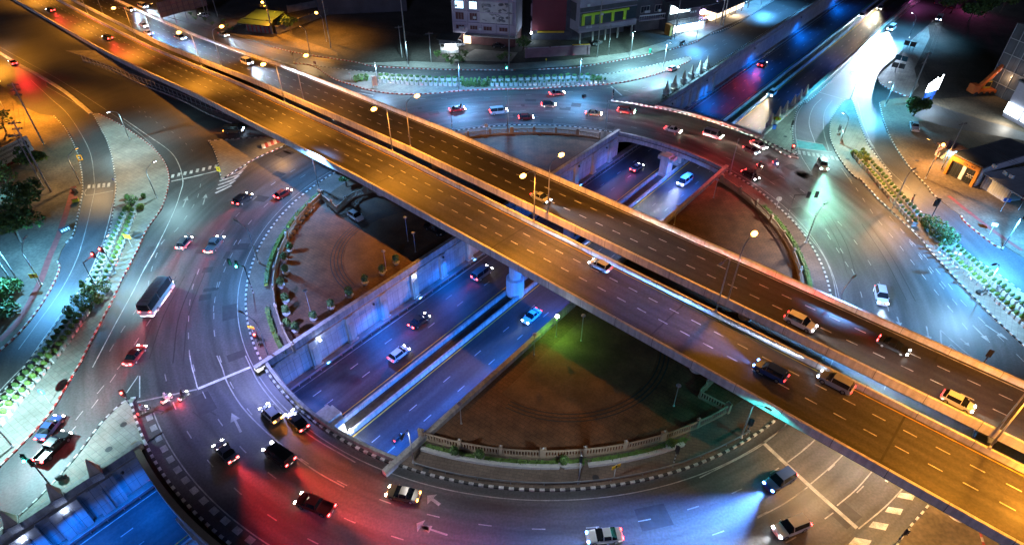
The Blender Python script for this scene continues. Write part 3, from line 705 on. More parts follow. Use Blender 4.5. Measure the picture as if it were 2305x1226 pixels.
# ---- ring bridges: parapets, girders, pier
def bridge(up, label):
    root = empty('ring_bridge', (*pu(58 if up else -58, NC), 0), 0, label, 'bridge'); org = root.location
    ri, ro = RR - .35, R_OUT[up] - .35
    a0 = ang_on_n(ri, NL - .5, up); a1 = unwrap(a0, ang_on_n(ri, NR + .5, up)); P = arc_pts(ri, a0, a1)
    sgn = 1 if a1 < a0 else -1
    g = MB(); g.wall(P, -.22, .22, -.0, .85 if not up else .7); g.build('inner_parapet', M['concrete'], root, org)
    k = len(P); Z0 = [-1.05 - 1.1 * max(0, abs(2 * abs(i / (k - 1) - .5) * 2 - 1)) ** 3 for i in range(k)]
    g = MB(); g.wall(P, -.45, .1, Z0, [-.02] * k); g.wall(P, -.55, .35, -.35, -.08); g.build('inner_girder', M['concrete'], root, org)
    b0 = ang_on_n(ro, NL - 1.0, up); b1 = unwrap(b0, ang_on_n(ro, NR + 1.0, up)); Q = arc_pts(ro, b0, b1)
    g = MB(); g.wall(Q, -.35, .35, -.0, .85); g.build('outer_parapet', M['concrete' if up else 'cream'], root, org)
    Z0 = [-1.05 - 1.1 * max(0, abs(2 * abs(i / (len(Q) - 1) - .5) * 2 - 1)) ** 3 for i in range(len(Q))]
    g = MB(); g.wall(Q, -.3, .3, Z0, [-.02] * len(Q)); g.build('outer_girder', M['concrete'], root, org)
    # pier line in the median
    for s in (([46.6, 53, 60, 66] if up else [-66, -60, -53, -46.6])):
        g = MB(); x, y = pu(s, NC + .1)
        g.box((x, y, FLOOR / 2 - .3), (1.9, 2.6 if s in (46.6, -46.6) else 1.6, -FLOOR - .7), -AU)
        g.box((x, y, -1.35), (3.6, 2.2, .75), -AU); g.box((x, y, FLOOR + .35), (2.2, 2.9, .7), -AU)
        if s in (46.6, -46.6): g.box((*pu(s - 1.31, NC + .1), -3.2), (1.0, .08, 2.6), -AU)
        g.build('pier', M['pilaster'], root, org)
    if up:
        for s, n in ((47.4, 2.55), (49.2, 2.55)):
            x, y = pu(s, n); MB().ball((x, y, -1.7), .25).build('bridge_lamp', M['bulb_blue'], root, org, True)
        x, y = pu(45, 5.5); add_light('bridge_lamp_light', root, Vector((x, y, -1.2)) - org, 5200, BLUE, 'SPOT', (0, 0, -1), 160)
        x, y = pu(44, -6); add_light('bridge_lamp_light', root, Vector((x, y, -1.2)) - org, 700, (.1, .15, 1), 'SPOT', (0, 0, -1), 160)
    else:
        x, y = at(790, 968.5, FLOOR + 1.2).xy; MB().ball((x, y, FLOOR + 1.2), .3).build('bridge_lamp', M['bulb_white'], root, org, True)
        add_light('bridge_lamp_light', root, Vector((x, y, FLOOR + 1.7)) - org, 500, (.75, .88, 1), 'POINT')
        x, y = pu(-44, -6.5); add_light('bridge_lamp_light', root, Vector((x, y, -1.2)) - org, 2200, BLUE, 'SPOT', (0, 0, -1), 160)
        x, y = pu(-44, 8); add_light('bridge_lamp_light', root, Vector((x, y, -1.2)) - org, 1800, BLUE, 'SPOT', (0, 0, -1), 160)
    return root
bridge(True, 'ring road bridge over the underpass at the upper right with purple-lit parapet')
bridge(False, 'ring road bridge over the underpass at the lower left with brown outer parapet')
# kerbs painted black and white on the ring's bridge edges
for r, a, b in ((65.4, ang_on_n(65.4, -12.4, False), ang_on_n(65.4, 14.6, False)), (66.75, ang_on_n(66.75, -20, True), ang_on_n(66.75, 24, True)), (RR + .1, ang_on_n(RR, -12.4, False), ang_on_n(RR, 14.6, False))):
    kerb('ring_bridge_kerb', arc_pts(r, a, unwrap(a, b), .6), BW, .62, .3, .34, 0, False)
aE0, aE1 = a_ll0, unwrap(a_ll0, a_wall); kerb('ring_outer_kerb', arc_pts(65.4, aE0, aE1, .6), BW, .62, .22, .3, 0, False)
kerb('ring_outer_kerb', smooth(G(r3([(790, 1022), (700, 972), (600, 905), (500, 850)])), 1), BW, .62, .22, .3, 0, False)
kerb('ring_outer_kerb', smooth(G(r2([(1800, 652), (1900, 667), (2100, 702)])), 1), BW, .62, .25, .3, 0, False)
# dark corner pavement between ring and upper left wall
UC = [(1375, 228), (1413, 233), (1485, 244), (1498, 216), (1600, 150), (1570, 160), (1490, 200), (1400, 220)]
structure(MB().prism(G(UC), -.02, .13).build('upper_corner_pavement', M['dark_concrete']))
kerb('service_road_kerb', u_line(72, 300, NL - 1.9, 2), BW, .62, .2, .25, 0, False)

# ---- flyovers
M['pale_concrete'] = stained(mat('pale_concrete', (.66, .63, .60), .85, .14, .3, speck=.12, bump=.1), .22)
def flyover(name, n0, n1, asphalt, label, dash_n, yellow_n, white_n, pier_n):
    root = empty(name, (*pf(0, (n0 + n1) / 2), 0), 0, label, 'flyover'); org = root.location
    ss = [-150 + 5 * i for i in range(115)]; zs = [deck_z(s) for s in ss]; mid = (n0 + n1) / 2
    P = [pf(s, mid) for s in ss]; h = (n1 - n0) / 2
    g = MB(); g.wall(P, -h + .05, h - .05, [z - .35 for z in zs], zs)
    g.build('road_deck', asphalt, root, org)
    k = [i for i, s in enumerate(ss) if s < 140]; Pk = [P[i] for i in k]; zk = [zs[i] for i in k]
    g = MB(); g.wall(Pk, -h * .62, h * .62, [max(-.2, z - 1.5) for z in zk], [z - .34 for z in zk])
    g.wall(Pk, -h + .1, h - .1, [z - .6 for z in zk], [z - .34 for z in zk]); g.build('girder', M['dark_concrete'], root, org)
    k2 = [i for i, s in enumerate(ss) if s >= 125]
    g = MB(); g.wall([P[i] for i in k2], -h + .12, h - .12, -.1, [zs[i] - .34 if zs[i] > .4 else zs[i] - .2 for i in k2]); g.build('approach_fill', M['dark_concrete'], root, org)
    for d in (-1, 1):
        g = MB(); base = d * (h - .36); out = d * h
        g.wall(P, min(base, out), max(base, out), [z - .45 for z in zs], [z + .9 for z in zs]); g.build('barrier', M['pale_concrete'], root, org)
    g = MB()
    for s in range(-145, 300, 6):
        z = deck_z(s)
        for d in (-1, 1): g.wall([pf(s - .03, mid + d * (h - .18)), pf(s + .03, mid + d * (h - .18))], -.19, .19, z - .46, z + .91)
    jt = g.build('barrier_joints', M['dark_concrete'], root, org); jt['kind'] = 'stuff'
    g = MB(); zz = lambda p: deck_z((Vector(p) - RC).dot(dF)) + .02
    for n in dash_n: dashes(g, [pf(s, n) for s in range(-150, 400, 6)], 1.5, 2.1, .16, zz, .6)
    for n in white_n: g.strip([pf(s, n) for s in ss], -.06, .06, lambda i: zs[i] + .02)
    for n in yellow_n: g.strip([pf(s, n) for s in ss], -.08, .08, lambda i: zs[i] + .02, 1)
    for s in range(-150, 140, 30): g.strip([pf(s, n0 + .4), pf(s, n1 - .4)], -.12, .12, deck_z(s) + .015, 2)
    g.build('lane_markings', [M['white'], M['yellow'], M['black_paint']], root, org)
    for s, gz in ((-130, 0), (-100, 0), (-69, 0), (-36, 0), (-1.6, FLOOR), (34, 0), (70, 0), (103, 0)):
        x, y = pf(s, pier_n); zt = deck_z(s) - 1.45; g = MB()
        g.lathe([(1.05, gz), (1.05, zt - 1.0)], (x, y), 18)
        if gz < 0: g.lathe([(1.55, gz), (1.55, gz + 3.6), (1.06, gz + 3.75)], (x, y), 18)
        a, b = Vector(pf(s, pier_n - 3.4)), Vector(pf(s, pier_n + 3.4))
        v = []
        for t, zl in ((a, zt - .5), (b, zt - .5)):
            for sd in (-.7, .7): v += [(t.x + dF.x * sd, t.y + dF.y * sd, zl), (t.x + dF.x * sd, t.y + dF.y * sd, zt + .05)]
        c = Vector((x, y))
        for sd in (-.7, .7):
            for q in (-1.0, 1.0): v.append((c.x + nF.x * q + dF.x * sd, c.y + nF.y * q + dF.y * sd, zt - 1.3))
        # hammerhead: two end faces and a flared underside
        A0, A1, A2, A3, B0, B1, B2, B3, l0, r0, l1, r1_ = range(12)
        g.add(v, [[A0, A1, A3, A2], [B0, B2, B3, B1], [A1, B1, B3, A3], [A0, l0, r0, B0, B1, A1], [A2, A3, B3, B2, r1_, l1], [A0, A2, l1, l0], [l0, l1, r1_, r0], [r0, r1_, B2, B0]])
        g.build('pier', M['pale_concrete'], root, org)
    return root
flyover('flyover', -12.45, -1.5, M['deck_asphalt'], 'nearer flyover carriageway with brown asphalt crossing from upper left to lower right', (-7.62, -4.6), (-2.25,), (-11.6,), -7.2)
flyover('flyover', 1.75, 12.75, streaks(road_mat('dark_deck_asphalt', (.033, .028, .024)), False), 'farther flyover carriageway with dark asphalt and a broad lit outer barrier', (6.1, 9.25), (2.5,), (11.9,), 7.4)  # asphalt darker than on the nearer deck
# flood lamps hung under the near flyover edge at the lower right and left
fo = [o for o in C.objects if o.name == 'flyover'][0]
for s, n, col, e in ((-56, -11.6, (1, .58, .26), 2000), (-66, -11.6, (1, .52, .16), 1500), (-58, -2.2, (1, .72, .45), 900), (-68, -2.2, (1, .5, .12), 900), (64, -11.6, (1, .5, .15), 700)):
    x, y = pf(s, n); z = deck_z(s) - .75; MB().box((x, y, z), (.5, .3, .2), -AF).build('flood_lamp', M['steel'], fo, fo.location)
    add_light('flood_lamp_light', fo, Vector((x, y, z - .3)) - fo.location, e, col, 'SPOT', (0, 0, -1), 152, .6, .2, even=.4)
# post-and-rail fence under the near flyover
root = empty('picket_fence', (*pf(100, -11), 0), 0, 'steel post fence in the dark under the near flyover', 'fence'); org = root.location
P = smooth(G(r1([(540, 395), (790, 490), (1050, 590), (1290, 690), (1480, 757)])), 2); P = resample(P, 2.0)
for x, y in P: MB().box((x, y, .9), (.09, .09, 1.8), .3).build('post', M['steel'], root, org)
g = MB(); g.wall(P, -.03, .03, 1.6, 1.68); g.wall(P, -.03, .03, .5, .58); g.build('rail', M['steel'], root, org)

# ---- cream balustrade fences of the plazas
def plaza_fence(pts, label, h=1.5, post=5.2):
    c = pts[len(pts) // 2]; root = empty('balustrade_fence', (c[0], c[1], .15), 0, label, 'fence'); org = root.location
    P = resample(pts, .36); g = MB()
    g.wall(P, -.10, .10, .14, .5); g.wall(P, -.08, .08, h - .18, h)
    for i in range(len(P) - 1):
        a, b = Vector(P[i]), Vector(P[i + 1]); t = (b - a).normalized(); m_ = (a + b) / 2
        g.box((m_.x, m_.y, (h + .3) / 2), (.14, .12, h - .6), math.atan2(t.y, t.x))
    g.build('balusters', M['cream'], root, org)
    Q = resample(pts, post)
    for i, q in enumerate(Q):
        a = Vector(Q[min(i + 1, len(Q) - 1)]) - Vector(Q[max(i - 1, 0)]); ang = math.atan2(a.y, a.x); w = .38 if i % 3 else .7
        g = MB(); g.box((q[0], q[1], (h + .35) / 2 + .1), (w, .36, h + .15), ang); g.box((q[0], q[1], h + .35), (w + .1, .46, .1), ang)
        po = g.build('post', M['cream'], root, org)
        MB().ball((q[0], q[1], h + .52), .13, 8, 5).build('cap_globe', M['white_box'], po, org, True)
    return root
def ang_of(px, py, z=1.5): v = Vector(a2(px, py, z)) - RC; return math.atan2(v.y, v.x)
def fence_arc(p, q, r=44.25):
    a = ang_of(*p); b = unwrap(a, ang_of(*q)); return arc_pts(r, a, b, 1.0)
fl = fence_arc((716, 431), (646, 782))
plaza_fence(fl, 'tall cream fence curving along the left plaza between hedge and potted shrubs')
rc = G(r9([(200, 225), (300, 130)]) + [(1640, 805)], 1.5)
fb = fence_arc((948, 970), (1640, 911)); plaza_fence(fb, 'long cream picket fence curving along the bottom of the lower plaza')
plaza_fence([fb[-1]] + [tuple(x) for x in rc], 'short zigzag cream fence at the lower plaza entrance beside the flyover')
plaza_fence(fence_arc((1612, 402), (1810, 650)), 'tan fence curving round the right hand plaza under the flyover lamps')
plaza_fence(fence_arc((1000, 300), (1352, 298)), 'cream fence along the top edge of the upper plaza')
rc = G([(719, 436), (757, 470), (795, 437), (838, 424), (868, 436)], 1.0); plaza_fence(rc, 'V shaped cream fence in the left plaza corner beside the flyover')
# guard pipe along the ring's lower inner kerb
root = empty('kerb_rail', (*polar(48.0, R(-75)), 0), 0, 'pale steel rail along the kerb at the bottom of the ring', 'guard rail'); org = root.location
Q = arc_pts(48.1, ang_of(930, 1052, .3), unwrap(ang_of(930, 1052, .3), ang_of(1690, 975, .3)), 1)
MB().wall(Q, -.06, .06, .55, .72).build('rail', M['rail'], root, org)
for q in resample(Q, 4): MB().box((q[0], q[1], .4), (.1, .1, .6)).build('post', M['rail'], root, org)
# ================================================================== street lamps
COOL, PALE, CYAN, WARM, ORANGE = (.14, .43, 1.0), (.44, .80, .88), (.05, .60, 1.0), (1.0, .64, .30), (1.0, .36, .03)
ELAMP = 1.0
def height_from(bx, by, tx, ty, z0=0.0):
    """height of an upright whose foot is at bx,by and whose top shows at tx,ty"""
    b = at(bx, by, z0); best = (1e9, 7)
    for i in range(40, 340):
        z = z0 + i * .1; p = Vector((b.x, b.y, z)); d = p - Vector((0, 0, CAM_H)); w = d.dot(_FW)
        x, y = CX_PX + F_PX * d.x / w, CY_PX - F_PX * d.dot(_UP) / w
        e = (x - tx) ** 2 + (y - ty) ** 2
        if e < best[0]: best = (e, i * .1)
    return best[1]
def street_lamp(base, h, aim, arm, label, color, power, lit=False, z0=.14, group=None, bend=.8, base3=None, cone=155, tilt=.28):
    """tapered pole, arm reaching towards the ground point aim, lamp head with its own light"""
    b = Vector(base3) if base3 else at(*base, z0)
    t = Vector((aim[0] - b.x, aim[1] - b.y)); t.normalize()
    root = empty('street_lamp', b, math.atan2(t.y, t.x), label, 'street lamp', group)
    top = h; rise = arm * tilt
    pts = [(0, 0, 0), (0, 0, top * .5), (0, 0, top - bend)] + [(arm * .12, 0, top - bend * .25), (arm * .5, 0, top + rise * .45), (arm, 0, top + rise)]
    g = MB(); g.tube(pts, [.11, .095, .075, .06, .05, .045], 8); g.lathe([(.2, 0), (.2, .12), (.13, .14), (.13, .5)], (0, 0), 10)
    g.build('pole', M['steel'], root, smooth_=True)
    g = MB(); g.box((arm + .3, 0, top + rise + .02), (.85, .3, .16)); g.box((arm + .05, 0, top + rise), (.3, .16, .12)); hd = g.build('lamp_head', M['dark_steel'] if lit else M['steel'], root)
    if lit:
        g = MB(); g.ball((arm + .32, 0, top + rise - .12), (.62, .40, .34), 12, 8); g.build('lens', M['bulb_orange' if lit == 'o' else 'bulb_white'], hd, smooth_=True)
    else:
        g = MB(); g.box((arm + .34, 0, top + rise - .075), (.6, .22, .05)); g.build('lens', M['bulb_white' if color[2] > .5 else 'bulb_orange'], hd)
    add_light('lamp_light', root, (arm + .3, 0, top + rise - .55), power * ELAMP, color, 'SPOT', (0, 0, -1), 152 if not lit else 150, .6 if not lit else .8, .2, even=.36 if not lit else .42)
    return root
PW = 4700
ground_lamps = [  # base px, top px, aim px, arm, colour, power factor, label
    ((94, 640), (50, 562), (140, 560), 2.2, (.12, .48, 1.0), 2.6, 'grey street lamp leaning over the left slip road by an orange sign'),
    ((292, 314), (269, 250), (240, 330), 1.5, PALE, .8, 'street lamp on the bare upper part of the left island'),
    ((353, 445), (328, 380), (440, 400), 2.0, PALE, .8, 'street lamp on the left island beside the stop line'),
    ((181, 413), (146, 361), (250, 380), 2.0, WARM, .5, 'street lamp at the left verge kerb by a parked motorbike'),
    ((261, 615), (243, 570), (330, 560), 1.4, PALE, 1.1, 'street lamp between the planter rows behind the red signal'),
    ((29, 1005), (-6, 940), (90, 960), 1.4, PALE, 2.2, 'street lamp at the far left end of the planter island'),
    ((582, 591), (556, 515), (470, 540), 2.3, COOL, 1.1, 'street lamp at the left plaza kerb arching over the ring'),
    ((718, 424), (700, 351), (640, 380), 1.6, COOL, 1.1, 'street lamp standing at the corner of the left plaza fence'),
    ((605, 803), (573, 723), (500, 760), 2.2, (.30, .36, 1.0), 1.3, 'street lamp at the kerb end near the blue wall and red signal'),
    ((931, 1040), (921, 963), (880, 1150), 1.2, (.85, .9, 1.0), .14, 'street lamp at the bottom of the ring by the underpass wall end'),
    ((1302, 1085), (1310, 1019), (1290, 1180), 1.2, (.8, .9, 1.0), .14, 'street lamp on the bottom ring footpath in front of white planters'),
    ((1668, 984), (1698, 908), (1790, 1060), 1.4, (.03, .75, .74), .09, 'street lamp with long arm in the teal glow under the flyover edge'),
    ((1814, 546), (1840, 476), (1900, 480), 2.2, (1, .86, .76), .75, 'street lamp on the right footpath of the ring beside the tan fence'),
    ((1862, 735), (1898, 645), (1960, 645), 2.3, COOL, 1.3, 'street lamp on the right of the ring rising behind the flyover barrier'),
    ((2009, 468), (2045, 393), (2120, 400), 1.6, (1, .50, .18), .75, 'street lamp among the planters on the right island in orange light'),
    ((2209, 664), (2252, 598), (2120, 690), 1.2, (.28, .62, 1.0), 1.5, 'street lamp beside the white planter boxes at the lower right island'),
    ((2256, 560), (2304, 487), (2250, 640), 1.3, (.08, .42, 1.0), 5.0, 'street lamp on the blue-lit right lot by the curved kerb'),
    ((2083, 402), (2116, 331), (2030, 380), 2.3, (1, .52, .17), 1.1, 'street lamp on the right pavement in front of the orange framed shop'),
    ((1891, 323), (1912, 268), (1840, 300), 1.4, (.45, .95, .95), 1.0, 'street lamp on the right island tip beside the crossing'),
    ((1992, 240), (2012, 189), (1930, 250), 1.2, (.12, .58, 1.0), 1.5, 'street lamp at the dark field corner by the red and white kerb'),
    ((1915, 222), (1927, 188), (1850, 215), 1.2, CYAN, 1.1, 'teal-lit street lamp at the top point of the right island'),
    ((2046, 85), (2056, 45), (1990, 60), 2.0, (.14, .55, 1.0), 1.6, 'street lamp with bent arm beside the roadside sign panels'),
    ((1642, 393), (1657, 323), (1660, 350), 1.0, (1, .12, .10), .35, 'red-lit street lamp at the upper right plaza corner'),
    ((1567, 89), (1571, 62), (1590, 120), 1.2, (.10, .45, 1.0), 1.32, 'street lamp on the pavement before the brightly lit shop'),
    ((1493, 154), (1503, 95), (1530, 190), 1.2, (.30, .70, 1.0), 1.76, 'street lamp on the pale right tip of the top island'),
    ((1419, 129), (1425, 69), (1440, 170), 1.4, (.36, .80, .85), 1.43, 'street lamp on the far kerb in front of the grey and green building'),
    ((1304, 191), (1308, 130), (1310, 240), 1.2, (.14, .50, 1.0), 0.94, 'street lamp at the right end of the top planter rows'),
    ((1035, 205), (1035, 141), (1040, 250), 1.2, (.15, .48, 1.0), 1.22, 'street lamp in the middle of the top planter rows'),
    ((919, 149), (916, 92), (920, 190), 1.2, (.40, .75, .9), 0.88, 'street lamp on the far kerb beside the tall concrete pole'),
    ((851, 191), (848, 146), (850, 240), 1.2, (.38, .65, 1.0), 1.08, 'street lamp beside the white panel at the left end of the top planters'),
    ((1143, 287), (1140, 202), (1140, 240), 1.2, (.10, .42, 1.0), 1.01, 'thin street lamp at the top kerb of the upper plaza'),
    ((1363, 295), (1366, 255), (1370, 260), 1.0, (.42, .5, .8), 0.54, 'thin street lamp where the upper plaza meets the ring bridge'),
    ((1712, 15), (1722, -22), (1780, 30), 1.6, (.10, .45, 1.0), 2.20, 'street lamp by the far service road at the top edge'),
    ((699, 125), (686, 66), (640, 110), 1.6, WARM, .5, 'thin street lamp on the sandy verge at the upper left'),
]
for b, t, a, arm, col, pw, lab in ground_lamps:
    h = min(9, max(6.2, height_from(*b, *t)))
    street_lamp(b, h, a2(*a), arm, lab, col, PW * pw * (h / 7.2) ** 2)
# second hidden glow sources are real lamps too: wall-mounted green floodlight and globe lamps in the plazas
def post_lamp(px, top, label, col, power, lit):
    b = at(*px, .16); h = min(5, max(2.2, height_from(*px, *top)))
    root = empty('post_lamp', b, 0, label, 'garden lamp')
    g = MB(); g.tube([(0, 0, 0), (0, 0, h)], [.06, .045], 8); g.lathe([(.14, 0), (.14, .1), (.06, .16)], (0, 0), 8); g.build('post', M['steel'], root)
    g = MB()
    if lit: g.ball((0, 0, h + .1), (.30, .30, .22), 12, 8)
    else: g.lathe([(.34, h), (.30, h + .1), (.06, h + .22)], (0, 0), 12)
    g.build('lamp_shade', M['bulb_white'] if lit else M['steel'], root, smooth_=lit)
    if power: add_light('lamp_light', root, (0, 0, h - .15), power, col, 'SPOT', (.15, -.1, -1), 165, .9)
for q in ((r5([(1443, 1030)])[0], r5([(1448, 945)])[0], 'lit garden lamp casting green light at the top of the lower plaza', (.25, 1.0, .04), 1600, True),
          (r5([(1605, 1055)])[0], r5([(1610, 885)])[0], 'tall dark garden lamp in the green-lit part of the lower plaza', (.3, 1, .1), 0, False),
          (r5([(1300, 1145)])[0], r5([(1308, 1060)])[0], 'garden lamp by the wall walkway of the lower plaza', ORANGE, 0, False),
          (r8([(830, 440)])[0], r8([(822, 370)])[0], 'round topped garden lamp beside the lower underpass wall', ORANGE, 0, False),
          (r8([(2205, 325)])[0], r8([(2228, 230)])[0], 'garden lamp in the black shaded part of the lower plaza', ORANGE, 0, False),
          (r5([(485, 410)])[0], r5([(472, 240)])[0], 'twin headed pale garden lamp in the dark left plaza', COOL, 0, False),
          (r5([(533, 480)])[0], r5([(528, 395)])[0], 'small garden lamp near the pickup in the left plaza', COOL, 0, False),
          (r5([(345, 600)])[0], r5([(335, 540)])[0], 'garden lamp at the left plaza edge above the blue wall', COOL, 0, False),
          (r4([(2010, 860)])[0], r4([(2000, 830)])[0], 'garden lamp among the shrubs in the left plaza', COOL, 0, False),
          (r6([(290, 130)])[0], r6([(310, 50)])[0], 'garden lamp in the tip of the right plaza', ORANGE, 0, False),
          (r6([(35, 305)])[0], r6([(50, 230)])[0], 'garden lamp beside the flyover in the right plaza', ORANGE, 0, False)): post_lamp(*q)
# ---- twin flyover lamps standing on the inner barriers
pairs = [((887, 339), (916, 335), 9.7, 1, 1, 'by the upper plaza'), ((1211, 491), (1238, 475), 9.7, 1, 1, 'over the underpass'), ((1617, 694), (1639, 673), 9.8, 0, 1, 'by the right plaza'),
         ((646, 229), (675, 229), 9.6, 1, 1, 'left of the ring'), ((459, 149), (488, 153), 9.6, 1, 1, 'on the upper left ramp'), ((306, 87), (333, 90), 9.4, 1, 0, 'near the foot of the ramp'),
         ((2228, 1005), (2240, 978), 9.8, 1, 1, 'at the right picture edge'), ((181, 36), (206, 38), 9.4, 1, 1, 'at the foot of the ramp'), ((70, -22), (95, -22), 9.4, 1, 1, 'just past the foot of the ramp')]
for (nb, fb_, h, l0, l1, where) in pairs:
    for px, lit, sg, nm in ((nb, l0, -1, 'near'), (fb_, l1, 1, 'far')):
        q = deck_at(*px, .9); s = (Vector((q.x, q.y)) - RC).dot(dF); n = -1.62 if sg < 0 else 1.92
        x, y = pf(s, n); z = deck_z(s) + .9
        ax, ay = pf(s + .0, n + sg * 20)
        street_lamp(None, h, (ax, ay), 2.6, f'tall {"lit orange" if lit else "unlit"} lamp on the {nm} flyover carriageway {where}', ORANGE, (8800 if sg < 0 else 4200) if lit else 1.0, 'o' if lit else False, base3=(x, y, z), group='lamps on the flyover', bend=1.0, cone=150, tilt=.06)
# lamps on utility poles and other orange lamps
for px, h, aim, lab, pw in (((615, 77), 8.5, (560, 50), 'orange lamp on an arm beside the green roofed house', 9000), ((735, 94), 7.5, (690, 80), 'orange lamp on an arm beside the tall pole at the dark field', 8000), ((18, 262), 8.5, (80, 270), 'orange lamp hanging over the left slip road from the pole row', 24000), ((2325, 1232), 8.0, (2270, 1190), 'orange lamp just outside the lower right corner over the yard', 1500), ((-30, 128), 9.0, (40, 150), 'orange lamp just outside the left picture edge over the slip road', 13000)):
    street_lamp(px, h, a2(*aim), 2.2, lab, ORANGE, pw, 'o', .14)
# ================================================================== utility poles
def utility_pole(px, h, label, arms=2, r=.16, aim=(0, 1)):
    b = at(*px, .13); root = empty('utility_pole', b, math.atan2(aim[1], aim[0]), label, 'utility pole')
    MB().tube([(0, 0, 0), (0, 0, h)], [r, r * .62], 8).build('pole', M['concrete'], root, smooth_=True)
    for i in range(arms):
        z = h - .5 - i * 1.1; g = MB(); g.box((0, .12, z), (2.2 - i * .4, .12, .14)); 
        for k in (-.9, -.4, .4, .9): g.lathe([(.05, z + .07), (.07, z + .14), (.04, z + .3)], (k * (1 - .18 * i), .12), 6)
        g.build('cross_arm', M['dark_concrete'], root)
    return root
for px, h, lab, ar in (((98, 324), 14, 'concrete utility pole leaning over the orange left verge, with cross arms', 3), ((115, 432), 15, 'thick pale utility pole in front of the left billboard', 2), ((100, 425), 12, 'thin utility pole behind the pale pole by the left billboard', 1),
                       ((36, 625), 10, 'utility pole at the left edge above the grass', 1), ((30, 640), 9, 'second utility pole at the left edge above the grass', 1),
                       ((614, 77), 16, 'tall pole right of the green roofed house', 2), ((745, 108), 17, 'tall pale pole beside the dark field lamp', 0), ((916, 132), 18, 'tall pale pole at the far kerb left of the mural building', 0), ((905, 130), 9, 'short dark utility pole at the far kerb', 1),
                       ((971, 141), 8.5, 'utility pole with yellow base at the dark field corner', 1), ((1146, 153), 19, 'tall pale pole in front of the mural building', 0), ((1344, 129), 18, 'tall pale pole in front of the grey and green building', 0), ((1369, 123), 8.5, 'short concrete pole before the green window frames', 0),
                       ((1518, 89), 17, 'tall dark pole before the bright shop', 1), ((1511, 90), 8, 'short dark pole before the bright shop', 0), ((1627, 59), 17, 'tall blue-lit pole before the warm lit shop', 0), ((1621, 57), 15, 'pole with signs before the warm lit shop', 1),
                       ((2040, 240), 13.5, 'tall utility pole beside the glaring white sign', 3), ((2119, 381), 10.5, 'concrete pole in front of the orange framed shop', 1), ((465, 40), 8, 'wooden pole on the sandy verge at the upper left', 1), ((490, 38), 9, 'pole behind the parked white car at the upper left', 1)):
    utility_pole(px, h, lab, ar, .2 if h > 12 else .14, (1, .3))
# ================================================================== traffic signals
def sig_head(parent, c, face, lit, n=3, horiz=False, s=.30):
    """housing with visor rims; face: unit 2d direction the lenses look"""
    g = MB(); f = Vector((*face, 0)); w = Vector((-f.y, f.x, 0)); ang = math.atan2(f.y, f.x); L = n * s * 1.15
    g.box(c, (.22, .36 if not horiz else L, L if not horiz else .36), ang)
    g.box(Vector(c) - f * .12, (.03, .62 if not horiz else L + .3, L + .25 if not horiz else .62), ang)
    h = g.build('signal_head', M['dark_steel'], parent)
    for i in range(n):
        o = (i - (n - 1) / 2) * s * 1.12
        p = Vector(c) + f * .14 + (w * o if horiz else Vector((0, 0, -o)))
        k = lit if (lit and ((lit == 'red' and i == 0) or (lit == 'green' and i == n - 1))) else None
        g = MB(); g.ball(p, (.16 if k else .11,) * 3, 10, 6); g.build('lens', M['sig_' + (k or 'off')], h, smooth_=True)
        if k: add_light('signal_light', h, p + f * .35, 150, (1, .06, .05) if k == 'red' else (.05, 1, .8), 'POINT', rad=.1)
def signal(px, h, label, heads, arm=None, face=(0, -1), striped=True, z0=.14, group=None):
    b = at(*px, z0); root = empty('traffic_signal', b, 0, label, 'traffic signal', group)
    g = MB(); nseg = 6
    for i in range(nseg): g.tube([(0, 0, i * .35), (0, 0, (i + 1) * .35)], .085, 8, i % 2)
    g.tube([(0, 0, nseg * .35), (0, 0, h)], [.08, .06], 8, 1); g.build('post', [M['white'], M['dark_steel']], root)
    f = Vector(face).normalized()
    if arm:
        e = Vector(a2(*arm[0])) - b.xy; e.normalize(); L = arm[1]
        g = MB(); g.tube([(0, 0, h - .1), (e.x * L, e.y * L, h + L * .08)], [.06, .045], 8); g.build('arm', M['dark_steel'], root)
        for d, lit in heads: sig_head(root, Vector((e.x * d, e.y * d, h + d * .08 - .55 + .5)), f, lit)
    else:
        for z, lit in heads: sig_head(root, Vector((f.x * .15, f.y * .15, z)), f, lit)
    return root
S2 = lambda a, b: tuple((Vector(a2(*b)) - Vector(a2(*a))).normalized())
signal((219, 650), 5.4, 'cantilever traffic signal with two red heads over the left slip road', [(1.9, 'red'), (3.3, 'red')], ((300, 600), 3.4), S2((219, 650), (90, 760)))
signal((570, 659), 5.4, 'cantilever traffic signal with a cyan green head over the ring by the left plaza', [(1.4, 'green'), (2.7, None)], ((480, 640), 2.8), S2((570, 659), (450, 760)))
signal((584, 780), 3.0, 'short red traffic signal with yellow plate at the left plaza kerb', [(2.4, 'red')], None, S2((584, 780), (560, 900)))
signal((292, 911), 3.0, 'short red traffic signal at the tip of the lower left island', [(2.4, 'red')], None, S2((292, 911), (270, 1000)))
signal((120, 1099), 4.6, 'two headed dark traffic signal on the lower left island kerb', [(.6, None), (1.9, 'green')], ((60, 1060), 2.2), S2((120, 1099), (40, 1200)))
signal((1680, 977), 3.0, 'dark traffic signal standing in the teal glow under the flyover', [(2.4, None)], None, S2((1680, 977), (1720, 900)))
signal((1517, 1040), 3.2, 'dark traffic signal on the bottom footpath by the last white planter', [(2.5, None)], None, S2((1517, 1040), (1600, 990)))
signal((1772, 490), 5.0, 'cantilever traffic signal seen from behind on the right side of the ring', [(2.4, None), (3.8, None)], ((1860, 495), 4.0), (.2, 1))
signal((1018, 292), 5.0, 'cantilever traffic signal behind the far flyover barrier at the upper ring', [(2.6, None)], ((1080, 275), 3.0), (1, .2))
signal((1128, 188), 4.6, 'green lit cantilever traffic signal among the top planters', [(1.5, 'green')], ((1190, 195), 1.7), (.3, -1))
